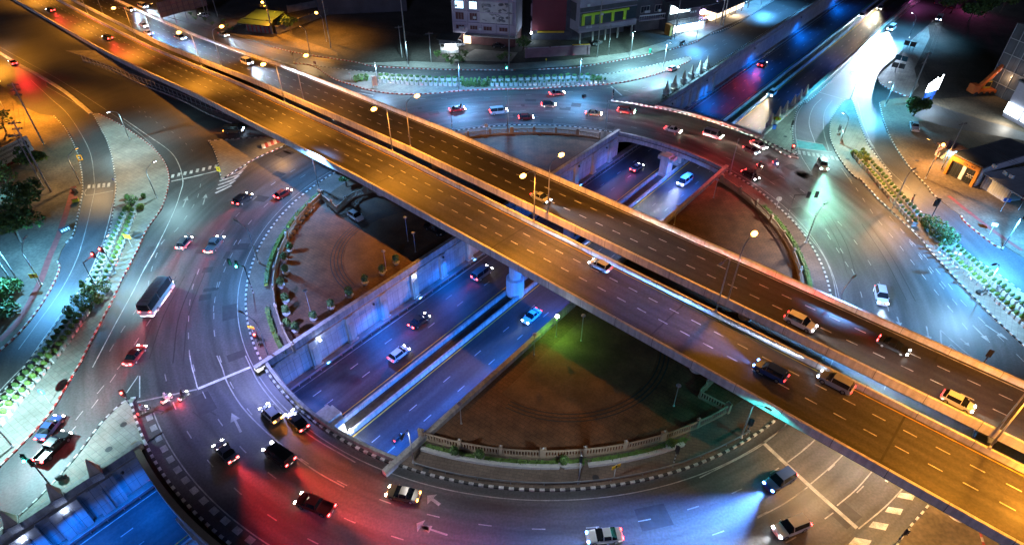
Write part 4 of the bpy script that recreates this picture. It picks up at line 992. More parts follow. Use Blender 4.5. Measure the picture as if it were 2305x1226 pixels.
signal((2089, 504), 5.0, 'dark two headed traffic signal on the right island above the big shrubs', [(1.6, None), (.6, None)], ((2070, 520), 1.9), (-.4, -1))
signal((1778, 351), 2.8, 'small red traffic signal at the tip of the obelisk island', [(2.2, 'red')], None, (.2, -1))
signal((1778, 296), 2.8, 'dark traffic signal beside the spires on the obelisk island', [(2.2, None)], None, (.5, -1))
signal((1884, 307), 2.8, 'dark traffic signal on the right island left of the crossing', [(2.2, None)], None, (-.3, -1))
signal((2206, 828), 3.4, 'traffic signal post rising behind the far flyover barrier at the right', [(2.9, None)], None, (.6, 1))
signal((2022, 1216), 2.6, 'black traffic signal on the kerb at the bottom right corner', [(2.1, None)], None, (.5, -1))
signal((1380, 224), 2.6, 'striped signal post on the dark corner where the upper road joins the ring', [(2.2, None)], None, (-1, -.2))
signal((1692, 421 - 14), 2.6, 'dark signal at the kerb beside the motorbikes on the right of the ring', [(2.1, None)], None, (1, .2))
# ================================================================== signs
def sign(px, h, label, m, shape, size, face=(0, -1), name='road_sign', z0=.14, cat='road sign'):
    b = at(*px, z0); f = Vector(face).normalized(); root = empty(name, b, math.atan2(f.y, f.x), label, cat)
    MB().tube([(0, 0, 0), (0, 0, h + size * .3)], .045, 6).build('post', M['white'], root)
    g = MB(); s = size / 2
    if shape == 'diamond': P = [(0, -s * 1.3), (s * 1.3, 0), (0, s * 1.3), (-s * 1.3, 0)]
    elif shape == 'round': P = [(s * math.cos(i * math.pi / 8), s * math.sin(i * math.pi / 8)) for i in range(16)]
    else: P = [(-s, -s * shape), (s, -s * shape), (s, s * shape), (-s, s * shape)]
    n = len(P); v = [(.06, -x, h + y) for x, y in P] + [(.10, -x, h + y) for x, y in P]
    g.add(v, [list(range(n, 2 * n)), list(range(n - 1, -1, -1))] + [[i, (i + 1) % n, n + (i + 1) % n, n + i] for i in range(n)])
    pl = g.build('plate', m, root); return root, pl, h, s
def mark(pl, polys, m, h, x=.104, name='symbol'):
    g = MB()
    for P in polys: g.add([(x, -a, h + b) for a, b in P], [list(range(len(P)))])
    return g.build(name, m, pl)
ARW = lambda s: [[(-s * .12, -s * .6), (s * .12, -s * .6), (s * .12, s * .1), (-s * .12, s * .1)], [(-s * .4, s * .1), (s * .4, s * .1), (0, s * .65)]]
for px, h, lab, mm, sh, sz, sy, fc in (
    ((298, 556), 2.3, 'yellow board with a black arrow on the left planter island', M['sign_yellow'], .62, 1.3, M['black_paint'], (-.2, -1)),
    ((91, 645), 2.3, 'orange yellow sign by the lamp on the left verge', M['sign_yellow'], .7, 1.2, M['black_paint'], (.2, -1)),
    ((1382, 1074), 2.3, 'yellow sign on a white post at the bottom ring footpath', M['sign_yellow'], .5, 1.2, M['black_paint'], (.5, -1)),
    ((497, 396), 1.6, 'yellow and black chevron sign at the left tip of the triangle island', M['sign_yellow'], 1.1, 1.0, M['black_paint'], (-.3, -1)),
    ((112, 906), 2.2, 'round blue sign on a white post on the planter island', M['sign_blue'], 'round', 1.0, M['sign_white'], (-.2, -1)),
    ((2142, 595), 2.4, 'white arrow sign among the planters on the right island', M['sign_white'], .45, 1.1, M['black_paint'], (-.6, -1)),
    ((2252, 476), 2.6, 'blue rectangular sign on the blue-lit right lot', M['sign_blue'], .6, 1.2, M['sign_white'], (-.4, -1)),
    ((2292, 473), 2.6, 'red and blue sign at the right picture edge', M['red_paint'], .8, 1.2, M['sign_white'], (-.6, -1)),
    ((2226, 528), 2.2, 'small pale sign at the kerb of the right lot', M['sign_white'], .7, .9, M['sign_blue'], (-.5, -1)),
    ((661, 137), 2.2, 'dark round sign at the left tip of the top island', M['dark_steel'], 'round', .9, M['sign_white'], (-.5, -1)),
    ((712, 157), 2.0, 'small red and white sign on the top island', M['red_paint'], .8, .8, M['sign_white'], (-.5, -1)),
    ((790, 183), 2.0, 'pale post sign at the left end of the top planters', M['concrete'], 1.6, .5, M['black_paint'], (-.2, -1)),
    ((1095, 303), 2.2, 'back of a pale sign at the upper plaza fence', M['concrete'], 'round', .9, M['black_paint'], (.2, 1)),
    ((1263, 190), 1.8, 'orange topped marker post in the top planters', M['sign_yellow'], 1.2, .4, M['black_paint'], (0, -1)),
    ((1229, 150), 2.0, 'orange and white marker post on the far kerb', M['sign_yellow'], 1.4, .35, M['black_paint'], (0, -1)),
    ((1747, 470), 2.2, 'tan round sign seen from behind on the right ring footpath', M['concrete'], 'round', 1.0, M['black_paint'], (.3, 1)),
    ((259, 412), .9, 'small sign on the left island kerb', M['sign_blue'], .8, .5, M['sign_white'], (-.5, -1))):
    rt, pl, hh, s = sign(px, h, lab, mm, sh, sz, fc); mark(pl, ARW(s * .9), sy, hh)
# yellow double arrow board and round plate over the left plaza's small signal, own post
rt, pl, hh, s = sign((580, 776), 3.6, 'yellow board with black marks above the small red signal at the left plaza', M['sign_yellow'], .4, 1.1, (-.3, -1)); mark(pl, [[(-.35, -.12), (-.2, -.12), (-.1, .12), (-.25, .12)], [(.05, -.12), (.2, -.12), (.3, .12), (.15, .12)]], M['black_paint'], hh)
# white roadside panel pairs near the dark field, and the white tall panel at the top planters
for px, lab, n, mm, fc in (((2043, 113), 'pair of dark sign panels at the dark field kerb', 2, M['dark_steel'], (-.7, -.7)), ((2051, 114), 'white sign panel on legs beside the dark field', 1, M['sign_white'], (-.6, -.8)), ((2024, 146), 'pair of teal-lit sign panels at the dark field kerb', 2, mat('teal_panel', (.03, .12, .15), .6, .1, 2), (-.7, -.7)), ((2017, 163), 'pair of low dark sign boards on the dark field pavement', 2, M['dark_steel'], (-.6, -.8)), ((845, 198), 'tall white printed panel standing at the left end of the top planters', 1, M['sign_white'], (-.1, -1)), ((1890, 319), 'white framed board on the right island by the signal', 1, M['sign_white'], (-.9, .3))):
    b = at(*px, .14); f = Vector(fc).normalized(); root = empty('sign_board', b, math.atan2(f.y, f.x), lab, 'sign')
    tall = 'tall' in lab
    for i in range(n):
        o = (i - (n - 1) / 2) * 1.7; MB().box((.08, o, 1.9), (.08, 1.5 if not tall else 1.3, 1.3 if not tall else 2.6)).build('panel', mm, root)
        for d in (-.5, .5): MB().box((0, o + d, .9), (.08, .08, 1.8)).build('leg', M['steel'], root)
    if tall:
        g = MB()
        for k in range(7): g.box((.125, 0, .9 + k * .3), (.01, .9, .09))
        g.build('print_lines', M['sign_blue'], root)
# ================================================================== planters and shrubs
def planter_proto(name, label, bx, shrub, mset, group, box_m=None):
    w, l, h = bx; root = empty(name, (0, 0, 0), 0, label, 'planter', group)
    g = MB(); t = 1.18
    v = [(x * w / 2, y * l / 2, 0) for x, y in ((-1, -1), (1, -1), (1, 1), (-1, 1))] + [(x * w / 2 * t, y * l / 2 * t, h) for x, y in ((-1, -1), (1, -1), (1, 1), (-1, 1))]
    g.add(v, [[4, 5, 6, 7], [0, 1, 5, 4], [1, 2, 6, 5], [2, 3, 7, 6], [3, 0, 4, 7]]); g.build('box', box_m or M['white_box'], root)
    if shrub:
        g = MB(); rx, ry, rz, z = shrub; g.ball((0, 0, z), (rx * .86, ry * .86, rz * .86), 12, 8, 1, .10); g.leaves((0, 0, z), (rx, ry, rz), 130, .07, 0, 3, .85)
        g.build('shrub', mset, root)
    return root
YG = [M['leaf_c'], M['leaf_a'], M['leaf_c']]; MG = [M['leaf_a'], M['leaf_b'], M['leaf_a']]
def row(pts, n, proto, label, group, z0=.14, rot=None):
    P = resample(smooth(G(pts), 1.0), 1e9 if n < 2 else sum((Vector(b) - Vector(a)).length for a, b in zip(smooth(G(pts), 1.0), smooth(G(pts), 1.0)[1:])) / (n - 1))
    d_ = (Vector(P[1]) - Vector(P[0])).length; sx_ = min(1.15, .70 * d_ / (proto['w'] * 1.18)); del proto['w']
    for i, q in enumerate(P):
        a = Vector(P[min(i + 1, len(P) - 1)]) - Vector(P[max(i - 1, 0)])
        o = proto if i == 0 else copy_tree(proto)
        o.location = (q[0], q[1], z0); s = random.uniform(.9, 1.1)
        o.rotation_euler = (0, 0, math.atan2(a.y, a.x) + random.uniform(-.05, .05)); o.scale = (s * sx_, s, s * random.uniform(.9, 1.1)); o['label'] = label; o['group'] = group
    return P
LG = 'white planter boxes with clipped shrubs on the left island'
def mk(sh, ms, bx=(1.15, .75, .55)):
    o = planter_proto('planter', 'x', bx, sh, ms, LG); o['w'] = bx[0]; return o
row([(283, 484), (250, 560), (213, 645)], 17, mk((.40, .36, .40, .98), MG), 'white planter with dark green clipped shrub in the upper left island, slip road side', LG)
row([(303, 484), (275, 560), (241, 634)], 16, mk((.42, .38, .42, 1.0), YG), 'white planter with yellow green clipped shrub in the upper left island, main road side', LG)
row([(161, 724), (120, 783), (7, 922)], 16, mk((.62, .46, .45, 1.0), MG, (1.35, .8, .7)), 'white planter with rounded green shrub in the lower left island, slip road side', LG)
row([(194, 710), (140, 788), (4, 956)], 18, mk((.66, .48, .48, 1.05), YG, (1.4, .85, .75)), 'white planter with rounded olive shrub in the lower left island, main road side', LG)
TG = 'white planter boxes on the top island'
row([(856, 186), (950, 193), (1035, 195)], 18, mk((.6, .36, .4, 1.05), YG, (1.5, .7, .85)), 'white planter with olive shrub in the front row left of the top cluster', TG)
row([(1108, 195), (1230, 193), (1361, 188)], 25, mk((.6, .36, .4, 1.05), MG, (1.5, .7, .85)), 'white planter with dull shrub in the front row right of the top cluster', TG)
row([(858, 177), (950, 181), (1038, 183)], 14, mk((.8, .42, .45, .95), MG, (1.2, .7, .6)), 'dark green planter shrub in the back row left of the top cluster', TG)
row([(1112, 184), (1210, 180), (1322, 176)], 15, mk((.8, .42, .45, .95), MG, (1.2, .7, .6)), 'dark green planter shrub in the back row right of the top cluster', TG)
RG = 'white planter boxes on the right island'
row([(1918, 350), (1972, 412), (2054, 508)], 24, mk((.55, .38, .4, 1.05), YG, (1.45, .8, .85)), 'white planter with ochre shrub in the upper right island, ring side', RG)
row([(1938, 348), (1990, 408), (2075, 503)], 22, mk((.7, .45, .45, .9), MG, (1.4, .6, .5)), 'dark hedge planter in the upper right island, slip road side', RG)
row([(2110, 562), (2190, 632), (2303, 735)], 20, mk((.62, .48, .45, 1.05), YG, (1.3, .85, .75)), 'white planter with rusty green shrub in the lower right island, ring side', RG)
row([(2150, 567), (2215, 625), (2303, 703)], 17, mk((.62, .48, .45, 1.05), MG, (1.3, .85, .75)), 'white planter with dark green shrub in the lower right island, slip road side', RG)
BG = 'white planter boxes along the bottom footpath'
for a, b, n, lab in ((957, 1018, 8, 'white grass planter box at the left end of the bottom footpath row'), (1028, 1270, 27, 'white grass planter box in the long middle of the bottom footpath row'), (1280, 1312, 4, 'white grass planter box in the short group beside the bottom footpath lamp'), (1335, 1500, 19, 'white grass planter box right of the gap in the bottom footpath row'), (1512, 1560, 6, 'white grass planter box near the right end of the bottom footpath row')):
    P = arc_pts(45.75, ang_of(a, 1010, .5), unwrap(ang_of(a, 1010, .5), ang_of(b, 1050, .5)), .4)
    if b > 1300: P = arc_pts(45.75, ang_of(a, 1045, .4), unwrap(ang_of(a, 1045, .4), ang_of(b, 1025 if b < 1520 else 1010, .4)), .4)
    pr = planter_proto('planter', lab, (1.05, .42, .45), None, MG, BG); P = resample(P, 1.08)
    for i, q in enumerate(P[:-1]):
        o = pr if i == 0 else copy_tree(pr); t = Vector(P[i + 1]) - Vector(q); o.location = (q[0], q[1], .14); o.rotation_euler = (0, 0, math.atan2(t.y, t.x)); o['label'] = lab
    g = MB(); g.wall(offs(P, -.5), -.3, .3, .14, .55)
    for q in offs(P, -.5): g.leaves((q[0], q[1], .6), (.6, .5, .25), 40, .12, 0, 3, 0)
    tag(g.build('grass_strip', MG), 'dark grass hedge strip behind the bottom planters, ' + {957: 'left end', 1028: 'long middle part', 1280: 'by the lamp', 1335: 'right of the gap', 1512: 'right end'}[a], 'hedge', 'grass strips behind the bottom planters')
# clipped hedges along the left ring footpath
for i, (p, q, lab) in enumerate((((713, 425), (655, 500), 'uppermost clipped hedge along the left plaza fence'), ((648, 510), (612, 575), 'second clipped hedge along the left plaza fence'), ((610, 580), (599, 628), 'middle clipped hedge along the left plaza fence'), ((600, 683), (608, 738), 'fourth clipped hedge along the left plaza fence'), ((612, 744), (630, 785), 'lowest clipped hedge along the left plaza fence'))):
    P = fence_arc(p, q, 45.6); P = resample(P, .5); g = MB(); g.wall(P, -.3, .3, .14, .75)
    for x, y in P: g.leaves((x, y, .72), (.45, .45, .34), 26, .11, 0, 3, 0)
    tag(g.build('hedge', [M['leaf_a'], M['leaf_b'], M['leaf_c']]), lab, 'hedge', 'hedges along the left plaza')
P = resample(fence_arc((1720, 455), (1822, 640), 45.6), .5); g = MB(); g.wall(P, -.3, .3, .14, .7)
for x, y in P: g.leaves((x, y, .7), (.5, .5, .4), 24, .13, 0, 3, 0)
tag(g.build('hedge', MG), 'long dark hedge outside the right plaza fence', 'hedge')
# potted shrubs
def pot(px, h, r, label, group, mset=MG, z0=.16):
    b = at(*px, z0); root = empty('potted_shrub', b, random.uniform(0, 6), label, 'potted plant', group)
    MB().lathe([(.35, 0), (.55, .45), (.6, .5), (.48, .5), (.46, .42)], (0, 0), 14).build('pot', M['white_box'], root, smooth_=False)
    g = MB(); g.tube([(0, 0, .4), (0, 0, h * .5)], .06, 6, 1); g.ball((0, 0, .55 + h / 2), (r * .75, r * .75, h / 2 * .8), 10, 6, 1, .15); g.leaves((0, 0, .55 + h / 2), (r, r, h / 2), 190, .14, 0, 3, .6); g.build('shrub', mset, root)
PGN = 'potted shrubs in the left plaza'
for (x, y), lab in zip(r4([(1885, 480), (1845, 545), (1855, 625), (1825, 710), (1855, 810), (1860, 890), (1870, 975), (1920, 1000), (2035, 925), (2150, 850), (2270, 770)]) + r5([(210, 690), (320, 625), (105, 770), (410, 560)]),
    ('topmost on the left fence', 'second down the left fence', 'third down the left fence', 'fourth down the left fence', 'fifth down the left fence', 'sixth down the left fence', 'lowest by the fence end', 'by the fence end nearest the wall', 'tall one beside the small lamp', 'alone on the plaza floor', 'by the curved paving lines', 'beside the wall left of the lamp', 'beside the lamp above the wall', 'dim one on the wall edge', 'dark one near the shade line')):
    pot((x, y), 1.5, .6, 'potted shrub in the left plaza, ' + lab, PGN)
for (x, y), lab in zip(r8([(785, 650), (950, 670), (1490, 712), (2180, 600)]), ('left of the two dark pots', 'right of the two dark pots', 'bare twiggy one in the middle', 'at the right')):
    pot((x, y), 1.2, .6, 'potted shrub in the bottom planter row, ' + lab, 'potted shrubs in the bottom row', MG, .14)
# small empty round pots by the left fence and the plaza corner
proto = None
for i, (x, y) in enumerate(r4([(2030, 205), (2010, 225), (1990, 245), (1965, 275), (1945, 300), (1925, 330), (1905, 360), (1885, 385), (1865, 415), (1860, 435)]) + [(738, 459), (746, 463), (797, 462), (801, 466)]):
    o = MB().lathe([(.28, 0), (.42, .5), (.46, .55), (.36, .55), (.34, .45)], (0, 0), 12).build('flower_pot', M['cream']) if proto is None else proto.copy()
    if proto is None: proto = o
    else: C.objects.link(o)
    b = at(x, y, .16); o.location = b; tag(o, 'small round pot in the row inside the left plaza fence' if i < 10 else 'small white pot near the parked white car', 'pot', 'round pots in the left plaza' if i < 10 else 'white pots near the parked car')
# ================================================================== trees and big shrubs
def tree(px, h, cr, label, name='tree', mset=None, leaf=.35, n=900, trunk=.22, z0=.12, group=None, lobes=7, flat=.8):
    b = at(*px, z0); root = empty(name, b, 0, label, 'tree' if name != 'bush' else 'bush', group)
    g = MB(); L = h * .45; g.tube([(0, 0, 0), (cr * .05, 0, L * .6), (cr * .1, cr * .05, L), (cr * .1, cr * .1, h * .8)], [trunk, trunk * .75, trunk * .5, trunk * .15], 7)
    cs = []
    for i in range(lobes):
        a = i * 2.4 + random.random(); d = cr * random.uniform(.25, .75); z = h * random.uniform(.5, .92)
        c = (math.cos(a) * d, math.sin(a) * d, z); cs.append(c); g.tube([(cr * .08, cr * .05, L * random.uniform(.6, 1.1)), (c[0] * .6, c[1] * .6, z * .8), c], [trunk * .4, trunk * .2, .02], 5)
    g.build('trunk', M['bark'], root)
    g = MB()
    for c in cs: g.leaves(c, (cr * .55, cr * .55, cr * .45 * flat), n // lobes, leaf, 0, 3, .3)
    g.build('crown', mset or MG, root); return root
def shrub(px, h, r, label, group, cone_=False, mset=MG, z0=.14):
    b = at(*px, z0); root = empty('shrub', b, 0, label, 'shrub', group); g = MB(); g.tube([(0, 0, 0), (0, 0, h * .7)], [.08, .03], 6); g.build('stem', M['bark'], root)
    g = MB()
    for i in range(6):
        z = h * (.12 + .15 * i); k = r * ((1 - i / 7) if cone_ else math.sin(math.pi * (i + 1.2) / 8)); g.leaves((0, 0, z), (k, k, h * .12), 55, .17, 0, 3, .5)
    g.build('foliage', mset, root)
CL = 'shrubs in the left island cluster'
for px, h, r, c, lab in (((196, 658), 2.6, .9, 1, 'pointed dark shrub at the top of the left cluster'), ((213, 662), 1.8, .8, 0, 'small shrub behind the left cluster'), ((240, 655), 2.2, 1.3, 0, 'big round shrub at the right of the left cluster'), ((205, 678), 2.4, 1.1, 0, 'dense shrub in the middle of the left cluster'), ((180, 688), 2.2, 1.0, 0, 'green shrub at the slip road side of the left cluster'), ((200, 700), 2.0, 1.1, 0, 'low broad shrub at the front of the left cluster'), ((225, 680), 1.6, 1.0, 0, 'yellow green shrub at the road side of the left cluster'), ((158, 706), 1.4, .9, 0, 'dark ball shrub at the lower end of the left cluster'), ((170, 716), 1.0, .8, 0, 'low clipped shrub at the lower end of the left cluster'), ((298, 459), 1.8, 1.4, 0, 'bushy shrub inside the uppermost planter square'), ((288, 474), 1.0, .9, 0, 'clipped hedge at the left of the uppermost planter square'), ((318, 470), 1.0, .9, 0, 'clipped hedge at the right of the uppermost planter square'), ((325, 446), 1.0, .5, 0, 'small ball shrub at the top corner of the uppermost planter square'), ((288, 448), 1.0, .5, 0, 'small ball shrub at the top left of the uppermost planter square')):
    shrub(px, h, r, lab, CL, c, YG if 'yellow' in lab or 'hedge' in lab else MG)
for i, x in enumerate((1042, 1052, 1061, 1070, 1080, 1090, 1099)):
    shrub((x, 193 + (i % 2) * 3), 2.6 - .2 * (i % 3), .95, 'shrub in the top cluster, ' + ('leftmost', 'second from left', 'third from left', 'middle', 'third from right', 'second from right', 'rightmost')[i], 'shrubs in the top cluster', True)
for x, y, r, lab in ((813, 183, 1.3, 'round topiary shrub at the left end of the top island'), (802, 186, .8, 'small shrub left of the round topiary'), (826, 182, .7, 'small shrub right of the round topiary'), (1348, 187, 1.0, 'rusty shrub at the right end of the top planters'), (1335, 185, 1.0, 'second rusty shrub at the right end of the top planters')): shrub((x, y), 2.0, r, lab, 'shrubs at the ends of the top island')
k = 0
for x, y in ((2085, 515), (2100, 512), (2115, 522), (2098, 530), (2112, 540), (2128, 535), (2126, 550), (2142, 548), (2078, 507)):
    shrub((x, y), 2.3, 1.15, 'shrub in the right island cluster, ' + ('upper left', 'topmost', 'upper right', 'centre left', 'centre', 'centre right', 'lower middle', 'lower right', 'leftmost')[k], 'shrubs in the right island cluster'); k += 1
for x, y, lab in ((1921, 350, 'at the point'), (1938, 352, 'round one'), (1932, 361, 'low one'), (1946, 362, 'last')): shrub((x, y), 1.3, .9, 'olive shrub at the top of the right planters, ' + lab, 'shrubs at the top of the right planters', False, YG)
tree((48, 545), 6.5, 4.2, 'dark bushy tree at the left edge beside the verge', mset=MG, n=1500)
tree((75, 480), 6, 3.5, 'darker tree above the bushy tree at the left edge', n=1000)
tree((85, 385), 5, 2.6, 'dark tree below the utility poles by the left billboard', n=800)
tree((20, 425), 5, 3, 'sparse teal-lit tree at the left picture edge', n=350, leaf=.3)
tree((15, 300), 5, 2.4, 'orange-lit sparse tree behind the left poles', n=300)
tree((25, 660), 1.8, 2.4, 'low grass bush at the left edge', name='bush', n=700)
tree((8, 710), 1.6, 2.4, 'dark weed bush at the left edge lower down', name='bush', n=600)
tree((2055, 262), 4.5, 2.8, 'round dark tree by the parked white pickup', n=1500)
for x, y, lab in ((2180, 48, 'left'), (2215, 40, 'middle'), (2250, 30, 'right'), (2140, 30, 'far left')): tree((x, y), 7, 4.2, f'dark spreading tree in the top right corner, {lab}', n=900, leaf=.5, group='trees in the top right corner')
for x, y, lab in ((622, 60, 'left'), (640, 66, 'middle'), (655, 74, 'right')): tree((x, y), 4.5, 2.2, f'tangled dark tree behind the green roofed house, {lab}', n=600, group='trees behind the house')
tree((395, 12), 4, 2.2, 'yellow-lit tree beside the billboard back', n=500)
for i, (x, y) in enumerate(((430, 35), (441, 45), (452, 39), (462, 48), (478, 58), (505, 50), (522, 70), (512, 62))):
    tree((x, y), 1.0, .8, 'low round shrub on the sandy verge near the parked car', name='bush', n=110, leaf=.2, group='low shrubs on the sandy verge', lobes=4)
for i, (x, y) in enumerate(((985, 130), (1005, 136), (1030, 134), (1048, 128), (1040, 140), (1015, 144), (1128, 137), (1140, 132))):
    tree((x, y), 1.6, 1.4, 'dark bush in front of the mural building, ' + ('leftmost', 'second', 'third', 'by the lit pavilion', 'fifth near the kerb', 'low one at the kerb', 'left of the tall pole', 'beside the tall pole')[i], name='bush', n=220, leaf=.2, group='bushes before the mural building', lobes=5)
tree((1178, 112), 4, 2, 'dark slim tree beside the purple wall', n=400)
tree((780, 420), 3.2, 1.2, 'dark round topiary tree in a white tub at the plaza corner', n=700, leaf=.18)

# sagging cables between the utility poles
for pts, hz, lab in (((( 98, 324), (-60, 150)), 12.6, 'power cables running up from the leaning pole at the left'), (((115, 432), (98, 324)), 12.8, 'power cables between the two big poles at the left'), (((2040, 240), (2119, 381), (2320, 520)), 9.6, 'power cables over the right lot in front of the shop'), (((2040, 240), (2115, 40)), 12.4, 'power cables along the dark field pavement'), (((905, 130), (971, 141), (1369, 123), (1511, 90)), 7.8, 'low power cables along the far pavement'), (((490, 38), (614, 77), (905, 130)), 8.2, 'power cables past the green roofed house')):
    g = MB(); Q = [at(*q, .13) for q in pts]
    for a, b in zip(Q, Q[1:]):
        d = (b - a).normalized(); n = Vector((d.y, -d.x, 0))
        for o in (-.8, 0, .8): g.tube([a.lerp(b, t / 10) + n * o + Vector((0, 0, hz - 3.2 * (t / 10) * (1 - t / 10))) for t in range(11)], .022, 4)
    tag(g.build('power_line', M['dark_steel']), lab, 'power line')
# worn patches, skid marks and covers on the roads
g = MB(); random.seed(21)
for _ in range(60):
    a = random.uniform(0, 6.28); r = random.uniform(50.5, 64.5); w = random.uniform(.4, 1.4); l = random.uniform(.8, 4.0) / r
    if abs(abs((Vector(polar(r, a)) - RC).dot(nU) - NC)) < 15: continue
    g.add([(*polar(r - w, a), .006), (*polar(r - w, a + l), .006), (*polar(r + w, a + l), .006), (*polar(r + w, a), .006)], [[3, 2, 1, 0]])
structure(g.build('asphalt_patches', mat('fresh_asphalt', (.034, .034, .036), .8, .25, 1.5, speck=.3)))
g = MB()
for pts in (r7([(965, 372), (1010, 352), (1060, 362), (1045, 378)]), r7([(1310, 320), (1360, 360), (1400, 385)]), r9([(870, 330), (960, 372), (1020, 420)]), r4([(900, 1180), (1000, 900), (1140, 640)]), r4([(1120, 1200), (1160, 900), (1270, 620)]), r6([(1050, 250), (1150, 430), (1210, 620)]), r6([(1300, 300), (1450, 520), (1600, 800)])):
    P = smooth(G(pts), 1); g.strip(P, -.09, .09, .008); g.strip(P, 1.3, 1.45, .008)
structure(g.build('skid_marks', bpy.data.materials['fresh_asphalt']))
for i, (x, y) in enumerate(r7([(800, 445), (705, 605)]) + r3([(755, 885), (1160, 1030), (1610, 1040), (1605, 1110)]) + r2([(625, 600), (400, 597), (2060, 668)]) + r8([(600, 740), (1700, 790)])):
    b = at(x, y, .145); o = MB().lathe([(.42, 0), (.42, .015)], (0, 0), 14).build('manhole_cover', M['dark_steel']); o.location = b
    tag(o, 'dark manhole cover set in the footpath paving', 'manhole cover', 'manhole covers in the footpaths')
# ================================================================== buildings and other large things at the edges
M['lilac_wall'] = mat('lilac_plaster', (.40, .36, .42), .85, .15, .4, speck=.1)
M['brown_shutter'] = mat('brown_shutter', (.10, .035, .03), .7, .2, 2)
M['grey_clad'] = mat('grey_cladding', (.30, .28, .34), .7, .15, .3, speck=.1)
M['dark_glass'] = mat('dark_glass', (.02, .025, .03), .15, .1, 1)
M['green_frame'] = mat('lime_frame', (.42, .62, .02), .6, .1, 1)
M['dark_red'] = mat('dark_red_panel', (.14, .012, .02), .6, .12, .3)
M['night_wall'] = mat('night_wall', (.07, .07, .08), .85, .25, .3, speck=.2)
M['roof_tin'] = mat('tin_roof', (.16, .18, .20), .5, .2, .4, metal=.3)
M['green_roof'] = mat('green_roof', (.025, .055, .03), .6, .2, .5)
M['orange_frame'] = mat('orange_frame', (.50, .20, .03), .6, .15, .6)
M['white_clad'] = mat('white_cladding', (.55, .60, .62), .6, .12, .5, pattern=('grid', .5, 60, .03, 0))
M['win_cool'] = glow('lit_window_cool', (.50, .80, 1.0), 3.0)
M['win_warm'] = glow('lit_window_warm', (1.0, .74, .46), 2.4)
M['shop_glow'] = glow('lit_shop_interior', (.72, .92, 1.0), 6.0)
M['neon_white'] = glow('neon_white', (.80, .90, 1.0), 16)
M['neon_violet'] = glow('neon_violet', (.75, .55, 1.0), 12)
M['purple_print'] = mat('purple_print', (.12, .02, .14), .6, .2, 1)
M['brick_pink'] = mat('pink_wall', (.24, .14, .17), .85, .2, .4, speck=.2)
def bld(p0, p1, depth, label, name='building', cat='building', z=.13):
    """frame with x along the front from p0 (left) to p1 (right), y going back from the street"""
    a, b = Vector(p0), Vector(p1); d = b - a
    return empty(name, (a.x, a.y, z), math.atan2(d.y, d.x), label, cat), d.length
def block(root, name, x0, x1, y0, y1, z0, z1, m): return MB().box(((x0 + x1) / 2, (y0 + y1) / 2, (z0 + z1) / 2), (x1 - x0, y1 - y0, z1 - z0)).build(name, m, root)
def win(root, x, z, w, h, pane, frame=None, bars=2, y=0.0):
    g = MB(); t = .1
    for dx in (-w / 2, w / 2): g.box((x + dx, y - .05, z), (t, .14, h + t))
    for dz in (-h / 2, h / 2): g.box((x, y - .052, z + dz), (w + t, .15, t))
    for i in range(1, bars): g.box((x - w / 2 + w * i / bars, y - .04, z), (.06, .1, h))
    f = g.build('window', frame or M['white_box'], root); MB().box((x, y - .03, z), (w - .04, .05, h - .04)).build('pane', pane, f); return f
# mural building
root, W = bld((-17.6, 195.7), (1.0, 191.7), 9, 'lilac apartment building with a grey mural panel and two lit windows')
block(root, 'wall', 0, W, 0, 10, 3.4, 19, M['lilac_wall']); block(root, 'ground_floor', .15, W - .15, .8, 9.8, 0, 3.38, M['brown_shutter'])
for x in (.0, 4.3, 8.4, 13, W): MB().box((x, -.12, 11), (.45, .3, 15.2)).build('pilaster', M['lilac_wall'], root)
for f in range(5):
    z = 5.2 + f * 3.15
    MB().box((W / 2, -.2, z + 1.4), (W + .2, .45, .22)).build('ledge', M['lilac_wall'], root)
    for x, w in ((2.1, 2.6), (6.3, 2.3), (10.6, 2.6), (15.4, 2.6)):
        lit = (f == 2 and x < 7)
        if x > 9 and f in (1, 2): continue
        win(root, x, z, w, 2.1 if f else 1.2, M['win_cool'] if lit else M['brown_shutter'], M['lilac_wall'], 4 if lit else 3)
g = MB(); g.box((13.3, -.28, 10.0), (9.8, .16, 6.2)); mp = g.build('mural_panel', mat('mural_ground', (.42, .42, .42), .8, .2, .4), root)
g = MB(); random.seed(3)
for i in range(46):
    cx, cz = random.uniform(9.2, 17.4), random.uniform(7.6, 12.6); w, h = random.uniform(.2, .9), random.uniform(.12, .45); a0 = random.uniform(-.5, .5)
    g.add([(cx + w * math.cos(a) * math.cos(a0) - h * math.sin(a) * math.sin(a0), -.375, cz + w * math.cos(a) * math.sin(a0) + h * math.sin(a) * math.cos(a0)) for a in [k * math.pi / 6 for k in range(12)]], [list(range(12))], i % 2)
g.build('painted_shapes', [mat('mural_grey', (.13, .13, .14), .8, .3, 2), mat('mural_light_grey', (.24, .24, .25), .8, .3, 2)], mp)
MB().box((W / 2 + 2, -1.1, 3.5), (W - 3.6, 2.4, .18)).build('canopy', M['white_box'], root)
MB().box((-.5, -3.4, 3.3), (6.5, 5.5, .15), 0, 0, ('X', .10)).build('awning', M['dark_steel'], root)
MB().box((3.9, .72, 1.5), (2.2, .12, 2.6)).build('door', M['win_warm'], root)
for i in range(4): MB().box((8 + i * 3, .7, 1.5), (2.7, .12, 2.7)).build('shutter', M['brown_shutter'], root)
add_light('entrance_light', root, (5, -1.5, 3.0), 380, (.75, .85, 1), 'POINT')
MB().box((W / 2, 4, 19.2), (W + .8, 9.5, .5)).build('roof', M['night_wall'], root)
